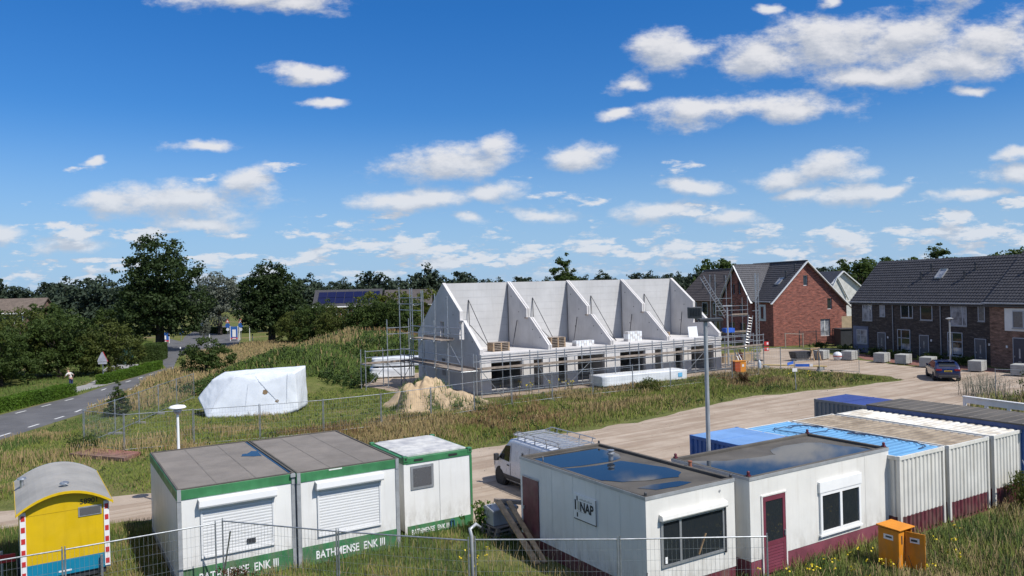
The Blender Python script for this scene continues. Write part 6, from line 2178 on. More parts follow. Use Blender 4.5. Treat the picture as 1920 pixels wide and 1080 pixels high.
for (a, b, za, zb, sp) in ((4.15, 4.75, 7.2, 8.45, ()), (7.35, 8.0, 4.25, 5.6, ()), (6.35, 7.7, 1.0, 3.1, (7.0,))):
    win(t, a, b, za, zb, sp, y=.18, fm=M_wwhite, gm=M_glass if za > 2 else M_glass_l)
tl = math.atan2(RZ2 - EV2, ap)
tr_ = math.atan2(RZ2 - 4.9, GW - ap)
cg0, cg1 = 3.9, 11.6
# left slope (long front), leaving out nothing: the cross gable sits on top of it
tiled('roof', t, (-.3, -.28, EV2 - .30), (0, 1, 0), (math.cos(tl), 0, math.sin(tl)), GL + .4, math.hypot(ap + .3, RZ2 - EV2 + .3), M_tile)
tiled('roof', t, (GW + .3, -.28, 4.9 - .29), (0, 1, 0), (-math.cos(tr_), 0, math.sin(tr_)), GL + .4, math.hypot(GW - ap + .3, RZ2 - 4.9 + .29), M_tile)
MB().tube((ap, -.3, RZ2 + .06), (ap, GL, RZ2 + .06), .12, 8).build('ridge_tile', M_tile, t)
vg = MB()
vg.bar((-.45, -.32, EV2 - .52), (ap, -.32, RZ2 + .0), .10, .30, (0, 1, 0)).build('verge_board', M_fascia, t)
MB().bar((GW + .5, -.32, 4.9 - .55), (ap, -.32, RZ2 + .0), .10, .30, (0, 1, 0)).build('verge_board', M_fascia, t)
MB().path([(-.42, .0, EV2 - .25), (-.42, cg0, EV2 - .25)], .08, 8).build('gutter', M_zinc, t)
# cross gable on the front
cc, chh = (cg0 + cg1) / 2, 9.95
mb = MB()
def cgt(y):
    return EV2 + (chh - EV2) * (1 - abs(y - cc) / (cc - cg0)) - .15
wall_strips(mb, 'x', -.5, -.02, cg0 + .1, cg1 - .1, 0, cgt, [(cc - 1.15, cc - .45, 6.3, 8.0), (cc + .35, cc + 1.05, 6.3, 7.6), (cc - 2.1, cc - .7, 3.4, 5.1), (cc + .6, cc + 2.0, 3.4, 5.1), (cc - 2.1, cc - .7, .6, 2.6), (cc + .6, cc + 2.0, .6, 2.6)], [cc])
mb.build('cross_gable_wall', M_brick_red, t)
def side_win(p, y0, y1, z0, z1, fm=M_wframe, gm=M_glass, x=-.3):
    f = MB()
    f.box(x - .03, x + .03, y0, y0 + .07, z0, z1).box(x - .03, x + .03, y1 - .07, y1, z0, z1).box(x - .03, x + .03, y0 + .07, y1 - .07, z0, z0 + .07).box(x - .03, x + .03, y0 + .07, y1 - .07, z1 - .07, z1)
    w = f.build('window', fm, p)
    MB().box(x - .01, x + .01, y0 + .07, y1 - .07, z0 + .07, z1 - .07).build('pane', gm, w)
    return w
for (a, b, za, zb) in ((cc - 1.15, cc - .45, 6.3, 8.0), (cc + .35, cc + 1.05, 6.3, 7.6), (cc - 2.1, cc - .7, 3.4, 5.1), (cc + .6, cc + 2.0, 3.4, 5.1), (cc - 2.1, cc - .7, .6, 2.6), (cc + .6, cc + 2.0, .6, 2.6)):
    side_win(t, a, b, za, zb)
pn_ = MB().box(-.06, -.001, 1.6, 3.0, 3.0, 5.0).build('window_panel', M_wwhite, t)
side_win(t, 1.95, 2.65, 3.2, 4.8, M_wframe, M_glass, -.08)
tc_ = math.atan2(chh - EV2, cc - cg0)
xr = (chh - EV2) / math.tan(tl)               # where the cross ridge meets the main slope
S_ = math.hypot(cc - cg0 + .25, chh - EV2 + .28)
for s in (-1, 1):
    y0 = cg0 - .25 if s < 0 else cg1 + .25
    tiled('cross_roof', t, (-.75, y0, EV2 - .28 + .12), (1, 0, 0), (0, -s * math.cos(tc_), math.sin(tc_)), xr + .75 + .1, S_, mat('grey_tiles%d' % (s + 1), (.085, .083, .088), .5, 0, .14, 3), clip=lambda q: (0, .80 + xr * min(1, max(0, q / S_))))
    MB().bar((-.80, y0 - s * -.12, EV2 - .45), (-.80, cc, chh + .02), .08, .26, (1, 0, 0)).build('verge_board', M_fascia, t)
MB().tube((-.75, cc, chh + .10), (xr, cc, chh + .10), .11, 8).build('ridge_tile', M_tile, t)
MB().bar((xr + .05, cc, chh + .08), (.0, cg0 - .1, EV2 + .05), .14, .04).build('valley_strip', M_zinc, t)
q0 = Vector((1.75, 1.5, EV2 + 1.75 * math.tan(tl) + .12))
e_ = Vector((math.cos(tl), 0, math.sin(tl)))
f_ = MB()
for (p_, q_) in ((q0, q0 + Vector((0, .8, 0))), (q0 + e_ * 1.1, q0 + Vector((0, .8, 0)) + e_ * 1.1), (q0, q0 + e_ * 1.1), (q0 + Vector((0, .8, 0)), q0 + Vector((0, .8, 0)) + e_ * 1.1)):
    f_.bar(p_, q_, .1, .12)
w = f_.build('roof_window', M_alu, t)
MB().quad(q0, q0 + Vector((0, .8, 0)), q0 + Vector((0, .8, 0)) + e_ * 1.1, q0 + e_ * 1.1).build('pane', M_glass_l, w)
for (xx, yy) in ((2.6, 1.2), (3.4, .5)):
    roof_vent(t, xx, yy, EV2 + xx * math.tan(tl) + .1)

# long house behind it, to the left
o_ = Vector(local(t, .6, 12.3)[:2])
t2 = thing('dark_roofed_house', 'long house with dark tiled roof between concrete shell and red house', 'house', (o_.x, o_.y), RROT, None)
L2, EV3, RZ3, RX = 15.0, 5.5, 9.7, 4.4
MB().box(0, 9, 0, L2, 0, EV3).build('wall', M_brick_tan, t2)
t3 = math.atan2(RZ3 - EV3, RX)
tiled('roof', t2, (-.3, -.1, EV3 - .28), (0, 1, 0), (math.cos(t3), 0, math.sin(t3)), L2 + .3, math.hypot(RX + .3, RZ3 - EV3 + .28), M_tile_b)
MB().prism([(-.2, EV3 - .25), (RX, RZ3 - .1), (9.2, EV3 - .25)], 'y', .02, L2).build('roof_body', M_tile_b, t2)
MB().tube((RX, 0, RZ3 + .04), (RX, L2, RZ3 + .04), .12, 8).build('ridge_tile', M_tile, t2)
for (a, b, za, zb) in ((1.0, 2.2, 3.3, 5.0), (3.2, 3.9, 3.3, 5.0), (5.6, 7.2, 3.2, 5.0), (9.0, 10.4, 3.2, 5.0), (12, 13.3, 3.2, 5.0), (2.0, 3.6, .5, 2.6), (6.5, 8, .5, 2.6), (10.5, 12, .5, 2.6)):
    side_win(t2, a, b, za, zb, M_wwhite, M_glass, -.03)
q0 = Vector((2.0, 3.0, EV3 + 2.0 * math.tan(t3) + .12))
e_ = Vector((math.cos(t3), 0, math.sin(t3)))
f_ = MB()
for (p_, q_) in ((q0, q0 + Vector((0, .9, 0))), (q0 + e_ * 1.1, q0 + Vector((0, .9, 0)) + e_ * 1.1), (q0, q0 + e_ * 1.1), (q0 + Vector((0, .9, 0)), q0 + Vector((0, .9, 0)) + e_ * 1.1)):
    f_.bar(p_, q_, .12, .12)
w = f_.build('roof_window', M_alu, t2)
MB().quad(q0, q0 + Vector((0, .9, 0)), q0 + Vector((0, .9, 0)) + e_ * 1.1, q0 + e_ * 1.1).build('pane', M_glass_l, w)
for (xx, yy) in ((1.6, 6.0), (2.6, 5.4), (1.6, 10.0), (2.6, 9.4)):
    roof_vent(t2, xx, yy, EV3 + xx * math.tan(t3) + .1)

# white edged house behind
t3_ = thing('white_edged_house', 'far house with dark roof and white gable edges right of the red gable', 'house', (46.6, 117), 12)
MB().prism([(0, 0), (9, 0), (9, 5.2), (4.2, 9.0), (0, 5.2)], 'y', 0, 9).build('wall', mat('pale_render', (.55, .54, .50), .8), t3_)
for s, (p_, q_) in enumerate((((-.5, -.3, 4.85), (4.2, -.3, 9.05)), ((9.5, -.3, 4.85), (4.2, -.3, 9.05)))):
    MB().bar(p_, q_, .12, .35, (0, 1, 0)).build('verge_board', M_fascia, t3_)
MB().prism([(-.5, 4.95), (4.2, 9.12), (9.5, 4.95), (9.5, 4.8), (4.2, 8.95), (-.5, 4.8)], 'y', -.25, 9.3).build('roof', M_tile, t3_)
MB().prism([(.8, 5.0), (2.4, 8.0), (4.0, 5.0)], 'y', -1.2, -.9).build('dormer_gable', MATS['pale_render'], t3_)
for (p_, q_) in (((.5, -1.3, 4.7), (2.4, -1.3, 8.2)), ((4.3, -1.3, 4.7), (2.4, -1.3, 8.2))):
    MB().bar(p_, q_, .1, .3, (0, 1, 0)).build('verge_board', M_fascia, t3_)
MB().box(.9, 3.9, -1.19, -.3, 0, 4.99).build('dormer_wall', MATS['pale_render'], t3_)
MB().box(1.8, 3.0, -1.24, -1.2, 2.6, 4.2).build('window', M_glass, t3_)
t4 = thing('orange_roofed_house', 'tiny orange roof far behind the terrace left end', 'house', (57.5, 136), 5)
MB().box(0, 8, 0, 7, 0, 5.5).build('wall', M_brick_red, t4)
MB().prism([(-.3, 5.4), (7.3, 5.4), (3.5, 8.1)], 'x', -.2, 8.2).build('roof', mat('orange_tiles', (.28, .10, .06), .8, 0, .15, 2), t4)

# far houses left
def far_house(name, label, o, rot, L, Wd, ev, rz, mr, mw, panels=False, nwin=4):
    t = thing(name, label, 'house', o, rot)
    MB().box(0, L, 0, Wd, 0, ev).build('wall', mw, t)
    MB().prism([(0.0, ev), (Wd, ev), (Wd / 2, rz - .12)], 'x', .01, L - .01).build('gable', mw, t)
    a = math.atan2(rz - ev, Wd / 2)
    MB().prism([(-.35, ev - .2), (Wd / 2, rz), (Wd + .35, ev - .2), (Wd + .35, ev - .35), (Wd / 2, rz - .15), (-.35, ev - .35)], 'x', -.3, L + .3).build('roof', mr, t)
    MB().path([(-.3, -.42, ev - .25), (L + .3, -.42, ev - .25)], .14, 6).build('gutter', M_fascia, t)
    if panels:
        e_ = Vector((0, math.cos(a), math.sin(a)))
        n_ = Vector((0, -math.sin(a), math.cos(a)))
        for i in range(7):
            for j in range(2):
                q = Vector((.6 + i * 1.7, .3, ev + .3 * math.tan(a))) + e_ * (.25 + j * 1.75) + n_ * .12
                MB().quad(q, q + Vector((1.62, 0, 0)), q + Vector((1.62, 0, 0)) + e_ * 1.65, q + e_ * 1.65).build('solar_panel', M_solar, t)
    for i in range(nwin):
        x0 = .8 + i * (L - 1.6) / nwin
        w = MB().box(x0, x0 + 1.4, -.05, -.001, ev - 2.3, ev - .7).build('window', M_wwhite, t)
        MB().box(x0 + .1, x0 + 1.3, -.06, -.051, ev - 2.2, ev - .8).build('pane', M_glass, w)
    return t


M_solar = mat('solar_glass', (.012, .014, .05), .12, 0, .05, 2)
far_house('far_house', 'far house with blue black solar panels on its roof', (-38.3, 148), 4, 12.6, 7.5, 5.2, 8.3, M_tile, M_brick_red, True, 5)
far_house('far_house', 'far house with plain dark roof behind the scaffold tower', (-24.2, 146), 4, 8.6, 7, 5.2, 8.0, M_tile_b, M_brick_red, False, 3)
far_house('far_house', 'small tiled roof showing above the thicket at the left edge', (-90, 128), 8, 10, 7, 5.9, 8.2, mat('old_brown_tiles', (.13, .10, .08), .9, 0, .15, 2), M_brick_tan, False, 3)

# scaffold tower and ladder in front of the dark roofed house; hoist mast
sct = scaffold('small_scaffold', 'small scaffold with platform before the dark roofed house', (23.4, 88.5), 20, [0, 2.2, 4.4], [0, 1.0], 6.8, [(4.0, 2.2, 4.4), (2.0, 0, 4.4)], [(4.6, 0, 4.4, 0), (5.1, 0, 4.4, 0), (6.0, 0, 2.2, 0)], [], {(0, 0): 8.8, (1, 0): 8.9, (0, 1): 8.8, (1, 1): 8.7, (2, 0): 6.3, (2, 1): 6.0})
def ladder(label, a, b, w=.45, m=M_alu):
    t = thing('ladder', label, 'ladder', a)
    v_ = Vector(b) - Vector(a)
    s = v_.cross(Vector((0, 1, 0))).normalized() if abs(v_.normalized().y) < .9 else Vector((1, 0, 0))
    for k_ in (-1, 1):
        MB().bar(s * k_ * w / 2, v_ + s * k_ * w / 2, .06, .06).build('rail', m, t)
    n = int(v_.length / .3)
    for i in range(1, n):
        MB().tube(v_ * (i / n) - s * w / 2, v_ * (i / n) + s * w / 2, .02, 5).build('rung', m, t)
    return t
ladder('long aluminium ladder rising to the dark tiled roof', (24.4, 87.6, 3.9), (22.0, 89.0, 8.6))
ladder('short ladder leaning below the scaffold platform', (26.6, 87.8, 0), (27.4, 88.4, 4.0))
hm = thing('hoist_mast', 'tall lattice ladder hoist mast before the red cross gable', 'hoist', (24.2, 76.0))
for (xx, yy) in ((-.16, 0), (.16, 0), (0, .25)):
    MB().tube((xx, yy, 0), (xx, yy, 8.7), .035, 6).build('mast_tube', M_steel, hm)
lat = MB()
for i in range(24):
    zz = .2 + i * .35
    lat.tube((-.16, 0, zz), (.16, 0, zz + .35), .015, 4).tube((.16, 0, zz), (-.16, 0, zz), .015, 4)
tag(lat.build('lattice', M_steel, hm), kind='stuff')
MB().box(-.4, .4, -.2, .4, 0, .12).build('base', M_dark, hm)
MB().bar((-.5, 0, 5.0), (.2, 0, 5.0), .05, .05).build('guide_arm', M_steel, hm)
blu = MB().box(-.6, .6, -.4, .4, 0, .5).build('blue_sheet', mat('blue_tarpaulin', (.03, .12, .55), .5))
blu.location = (24.9, 88.9, 2.06)
blu.rotation_euler = (0, 0, R(20))
tag(blu, 'bright blue covered bundle on the small scaffold', 'bundle')
tp_ = thing('street_pole', 'slim grey pole with flat top right of the concrete shell', 'lamp post', (20.2, 72.3))
MB().path([(0, 0, 0), (0, 0, 5.6)], [.09, .07], 8).build('pole', M_steel_l, tp_)
MB().box(-.45, .45, -.12, .12, 5.6, 5.72).build('lamp_head', M_steel_l, tp_, bevel=.02)

# black iron fence before the red gable and dark timber gate
ifn = thing('iron_fence', 'low black bar fence before the red brick gable', 'fence', (33.6, 90.3), 12)
for i in range(4):
    MB().box(i * 2.2, i * 2.2 + .07, -.035, .035, 0, 2.0).build('post', M_dark, ifn)
for zz in (.3, 1.75):
    MB().box(.07, 6.6, -.015, .015, zz, zz + .04).build('rail', M_dark, ifn)
for i in range(44):
    MB().box(.1 + i * .148, .12 + i * .148, -.008, .008, .2, 1.85).build('bar', M_dark, ifn)
gp = thing('climber_trellis', 'dark timber planter frame with climber at the red gable corner', 'trellis', (31.7, 89.6), 8)
MB().box(0, .1, 0, .1, 0, 1.7).build('post', M_wood_g, gp)
MB().box(2.2, 2.3, 0, .1, 0, 1.7).build('post', M_wood_g, gp)
MB().bar((-.05, .05, 1.72), (2.35, .05, 1.55), .08, .1).build('beam', M_wood_g, gp)
gt = thing('timber_shed', 'dark timber shed between red house and terrace', 'shed', (38.2, 89.6), 5)
MB().box(0, 1.9, 0, 1.6, 0, 2.0).build('wall', M_dark, gt)
MB().box(-.1, 2.0, -.1, 1.7, 2.001, 2.1).build('roof', M_tile, gt)
fs = thing('timber_screen', 'pale timber screen beside the dark shed', 'screen', (39.6, 92.5), 8)
for i in range(7):
    MB().box(i * .2, i * .2 + .19, 0, .03, 0, 3.4).build('board', mat('pale_board%d' % i, (.42, .32, .20), .8, 0, .1, 2), fs)

# ------------------------------------------------------------------ vehicles
def lerp_tab(tab, x):
    for (a, va), (b, vb) in zip(tab[:-1], tab[1:]):
        if x <= b:
            k_ = min(1, max(0, (x - a) / (b - a)))
            return va + (vb - va) * k_
    return tab[-1][1]


class Shell:
    """car body as a surface: half width hw(x, z), roof line zt(x), sill zb(x)"""
    def __init__(self, zt, base, zb, belt, tumble, edge=.16):
        self.zt, self.base, self.zb, self.belt, self.tumble, self.edge = zt, base, zb, belt, tumble, edge

    def hw(self, x, z):
        b = lerp_tab(self.base, x)
        lo = lerp_tab(self.zb, x)
        b -= .06 * max(0, (lo + .22 - z) / .22) ** 2
        return b - self.tumble * max(0, z - self.belt)

    def ring(self, x):
        zt, zb = lerp_tab(self.zt, x), lerp_tab(self.zb, x)
        pts = []
        ze = max(zb + .05, zt - self.edge)
        for i in range(11):
            z = zb + (ze - zb) * i / 10
            pts.append((self.hw(x, z), z))
        w = self.hw(x, ze)
        r = min(self.edge, w * .5)
        for i in range(1, 6):
            a = math.pi / 2 * i / 5
            pts.append((w - r * (1 - math.cos(a)), ze + (zt - ze) * math.sin(a)))
        for i in range(1, 5):
            pts.append(((w - r) * (1 - i / 4), zt + .02 * math.sin(math.pi / 2 * i / 4)))
        return pts

    def body(self, xs, name, m, p):
        mb = MB()
        n = None
        for x in xs:
            pts = self.ring(x)
            full = [(x, y, z) for y, z in pts] + [(x, -y, z) for y, z in pts[::-1][1:]]
            n = len(full)
            mb.v += full
        for i in range(len(xs) - 1):
            for k_ in range(n - 1):
                a = i * n + k_
                mb.f.append((a, a + 1, a + n + 1, a + n))
            mb.f.append((i * n + n - 1, i * n, (i + 1) * n, (i + 1) * n + n - 1))
        mb.f.append(tuple(range(n)))
        mb.f.append(tuple(range((len(xs) - 1) * n, len(xs) * n)))
        return mb.build(name, m, p, smooth=True)

    def side_patch(self, quad, side, name, m, p, off=.012, n=6):
        """patch over the side: quad of (x, z) corners, follows the surface"""
        a, b, c, d = [Vector(q) for q in quad]
        mb = MB()
        mb.grid(n, n, lambda u_, v_: (lambda q: (q.x, side * (self.hw(q.x, q.y) + off), q.y))(a.lerp(b, u_).lerp(d.lerp(c, u_), v_)))
        o = mb.build(name, m, p, smooth=True)
        return o

    def top_patch(self, x0, x1, y0, y1, name, m, p, off=.012, n=8, inset=.0):
        mb = MB()
        mb.grid(n, n, lambda u_, v_: (lambda x, f: (x, f * (y0 + (y1 - y0) * v_), lerp_tab(self.zt, x) + .02 * (1 - abs(f * (y0 + (y1 - y0) * v_))) + off))(x0 + (x1 - x0) * u_, 1.0))
        return mb.build(name, m, p, smooth=True)


def wheel(p, x, y, r, w, rim=M_steel, rr=.62):
    s = 1 if y > 0 else -1
    prof = [(r * .72, -w / 2), (r * .95, -w / 2), (r, -w / 4), (r, w / 4), (r * .95, w / 2), (r * .72, w / 2)]
    mb = MB().lathe(prof, 24)
    mb.v = [(x + a, y + c, r + b) for a, b, c in mb.v]
    o = mb.build('wheel', M_black, p, smooth=False)
    mb = MB().lathe([(r * rr, w * .30), (r * rr, w * .44), (r * .18, w * .38), (r * .1, w * .45)], 20)
    mb.v = [(x + a, y + s * c, r + b) for a, b, c in mb.v]
    mb.build('rim', rim, o)
    for k_ in range(5):
        a = 2 * math.pi * k_ / 5
        MB().bar((x + math.cos(a) * r * .12, y + s * w * .45, r + math.sin(a) * r * .12), (x + math.cos(a) * r * .6, y + s * w * .45, r + math.sin(a) * r * .6), .07, .02, (0, 1, 0)).build('spoke', rim, o)
    return o


M_van = mat('van_silver_paint', (.60, .62, .65), .3, .05, .05, 1.0, coat=.5, grime=.35)
M_vanglass = glass_mat('vehicle_glass', (.012, .014, .016), .05)
M_plasticd = mat('dark_trim', (.035, .035, .038), .55, 0, .08, 4)
van = thing('panel_van', 'silver panel van with aluminium roof rack parked behind the NAP cabin', 'van', (2.35, 28.05), 121.5)
sh = Shell(zt=[(0, 1.84), (.05, 1.94), (3.3, 1.98), (3.6, 1.92), (3.85, 1.70), (4.4, 1.20), (4.55, 1.12), (4.95, .96), (5.05, .84), (5.12, .66)],
           base=[(0, .92), (.08, .96), (3.8, .97), (4.5, .93), (4.9, .84), (5.12, .64)],
           zb=[(0, .34), (.3, .28), (4.7, .26), (5.12, .28)], belt=1.02, tumble=.13, edge=.17)
xs = [0, .03, .08, .3, .8, 1.4, 2.0, 2.6, 3.0, 3.3, 3.45, 3.6, 3.72, 3.85, 4.1, 4.4, 4.55, 4.7, 4.85, 4.95, 5.02, 5.08, 5.12]
bd = sh.body(xs, 'body', M_van, van)
for s in (1, -1):
    d = sh.side_patch([(3.42, .46), (4.34, .46), (4.34, 1.04), (3.42, 1.04)], s, 'cab_door', M_van, van, .008)
    w = sh.side_patch([(3.46, 1.05), (4.32, 1.08), (3.82, 1.64), (3.46, 1.68)], s, 'side_window', M_vanglass, van, .012)
    sh.side_patch([(4.0, 1.06), (4.05, 1.06), (3.86, 1.60), (3.82, 1.62)], s, 'window_bar', M_plasticd, w, .018)
    MB().box(3.48, 3.62, s * .985 - .012, s * .985 + .018, .88, .93).build('door_handle', M_plasticd, d)
    sh.side_patch([(.5, .34), (4.4, .34), (4.4, .52), (.5, .52)], s, 'side_moulding', M_plasticd, van, .016)
    for xx in (3.38, 2.1):
        sh.side_patch([(xx, .54), (xx + .02, .54), (xx + .02, 1.78), (xx, 1.78)], s, 'panel_gap', M_plasticd, van, .004)
    sh.side_patch([(1.75, 1.10), (1.98, 1.10), (1.98, 1.38), (1.75, 1.38)], s, 'logo_panel', M_maroon, van, .007)
    MB().path([(4.28, s * .95, 1.08), (4.30, s * 1.12, 1.10)], .03, 6).box(4.22, 4.37, s * 1.08 - .09, s * 1.08 + .09, .99, 1.26).build('mirror', M_plasticd, van, bevel=.03)
    for xx in (.85, 4.22):
        a_ = MB().path([(xx, s * .75, .34), (xx, s * (.972 if xx < 4 else .955), .34)], .41, 24).build('wheel_arch', M_black, van)
        wheel(van, xx, s * (.87 if xx < 4 else .86), .33, .23)
    sh.side_patch([(4.82, .66), (5.03, .64), (5.01, .80), (4.79, .88)], s, 'headlight', M_glass_l, van, .012)
MB().grid(8, 6, lambda u_, v_: (3.68 + .76 * v_, (-.74 + 1.48 * u_) * (1 + .06 * v_), lerp_tab(sh.zt, 3.68 + .76 * v_) + .035 - .02 * abs(2 * u_ - 1))).build('windscreen', M_vanglass, van, smooth=True)
MB().box(4.9, 5.14, -.70, .70, .26, .50).build('front_bumper', M_plasticd, van, bevel=.05)
MB().box(-.06, .03, -.88, .88, .30, .52).build('rear_bumper', M_plasticd, van, bevel=.03)
rk = thing('roof_rack', None, None)
rk.parent = van
for s in (1, -1):
    MB().path([(.15, s * .74, 2.10), (3.4, s * .74, 2.10)], .025, 6).build('side_rail', M_alu, rk)
    MB().path([(.15, s * .80, 2.26), (.6, s * .80, 2.28), (3.0, s * .80, 2.28), (3.45, s * .76, 2.12)], .022, 6).build('upper_rail', M_alu, rk)
    for xx in (.3, 1.1, 1.9, 2.6, 3.1):
        MB().tube((xx, s * .74, 2.08), (xx, s * .80, 2.28), .018, 5).build('stanchion', M_alu, rk)
        MB().tube((xx, s * .76, 1.94), (xx, s * .74, 2.10), .025, 5).build('rack_foot', M_alu, rk)
for i in range(11):
    MB().box(.2 + i * .32, .26 + i * .32, -.74, .74, 2.10, 2.14).build('cross_bar', M_alu, rk)
MB().path([(3.4, -.74, 2.10), (3.45, 0, 2.12), (3.4, .74, 2.10)], .025, 6).build('front_bar', M_alu, rk)

M_carblue = mat('dark_blue_paint', (.008, .016, .065), .25, .3, .04, 1.0, coat=.8)
car = thing('hatchback_car', 'dark blue hatchback with yellow number plate on the sandy yard', 'car', (32.63, 57.75), 71)
cs = Shell(zt=[(0, .62), (.06, .95), (.18, 1.06), (.34, 1.22), (.58, 1.42), (.95, 1.48), (1.7, 1.50), (2.2, 1.45), (2.6, 1.28), (3.15, 1.00), (3.7, .92), (4.1, .80), (4.25, .66), (4.32, .52)],
           base=[(0, .72), (.08, .83), (.35, .89), (3.6, .90), (4.0, .84), (4.32, .62)],
           zb=[(0, .34), (.35, .24), (3.9, .22), (4.32, .26)], belt=.95, tumble=.42, edge=.12)
cs.body([0, .03, .06, .1, .18, .26, .34, .46, .58, .75, .95, 1.3, 1.7, 2.0, 2.2, 2.4, 2.6, 2.9, 3.15, 3.4, 3.7, 3.9, 4.1, 4.2, 4.27, 4.32], 'body', M_carblue, car)
for s in (1, -1):
    w = cs.side_patch([(.62, 1.0), (2.85, .99), (2.15, 1.36), (.86, 1.38)], s, 'side_window', M_vanglass, car, .012)
    for xx in (1.1, 1.85):
        cs.side_patch([(xx, .99), (xx + .07, .99), (xx + .05, 1.37), (xx - .02, 1.37)], s, 'pillar', M_carblue, w, .016)
    for xx in (1.0, 1.9, 2.8):
        cs.side_patch([(xx, .34), (xx + .015, .34), (xx + .015, .96), (xx, .96)], s, 'panel_gap', M_plasticd, car, .004)
    cs.side_patch([(.5, .24), (3.3, .24), (3.3, .34), (.5, .34)], s, 'sill_trim', M_plasticd, car, .012)
    MB().path([(2.7, s * .88, 1.0), (2.7, s * 1.0, 1.02)], .025, 6).box(2.64, 2.80, s * .98 - .07, s * .98 + .07, .96, 1.12).build('mirror', M_carblue, car, bevel=.02)
    tl_ = MB().box(-.03, .12, s * .62 - .20, s * .62 + .20, .80, .95).build('tail_light', mat('tail_red%d' % (s + 1), (.20, .008, .012), .2, 0, .05, 2, coat=.6), car, bevel=.03)
    for xx in (.72, 3.42):
        MB().path([(xx, s * .7, .33), (xx, s * .905, .33)], .37, 22).build('wheel_arch', M_black, car)
        wheel(car, xx, s * .82, .315, .21)
    MB().path([(-.03, s * .5, .30), (.08, s * .5, .30)], .05, 10).build('exhaust', M_steel, car)
MB().grid(8, 6, lambda u_, v_: (.20 + .36 * v_, (-.56 + 1.12 * u_) * (1 - .08 * v_), lerp_tab(cs.zt, .20 + .36 * v_) + .045)).build('rear_window', M_vanglass, car, smooth=True)
MB().grid(8, 6, lambda u_, v_: (2.3 + .75 * v_, (-.58 + 1.16 * u_) * (1 + .08 * v_), lerp_tab(cs.zt, 2.3 + .75 * v_) + .03)).build('windscreen', M_vanglass, car, smooth=True)
MB().box(.42, .80, -.58, .58, 1.44, 1.475).build('rear_spoiler', M_carblue, car, bevel=.02)
pl = MB().box(-.035, -.02, -.26, .26, .74, .85).build('number_plate', mat('plate_yellow', (.62, .42, .01), .5), car)
MB().box(-.04, -.0355, -.20, .20, .775, .815).build('plate_print', M_letterk, pl)
MB().box(-.06, .10, -.70, .70, .30, .52).build('rear_bumper', M_plasticd, car, bevel=.04)
MB().box(-.045, .05, -.72, .72, .521, .70).build('bumper_cover', M_carblue, car, bevel=.03)


# ------------------------------------------------------------------ people
def skin_part(name, nodes, edges, m, parent, sub=2, root=0):
    me = bpy.data.meshes.new(name)
    me.from_pydata([n[:3] for n in nodes], edges, [])
    o = link(name, me, m, parent)
    o.modifiers.new('skin', 'SKIN')
    if not me.skin_vertices:
        bpy.context.view_layer.objects.active = o
    for i, n in enumerate(nodes):
        r = n[3]
        me.skin_vertices[0].data[i].radius = r if isinstance(r, tuple) else (r, r)
        me.skin_vertices[0].data[i].use_root = (i == root)
    s = o.modifiers.new('sub', 'SUBSURF')
    s.levels = s.render_levels = sub
    return o


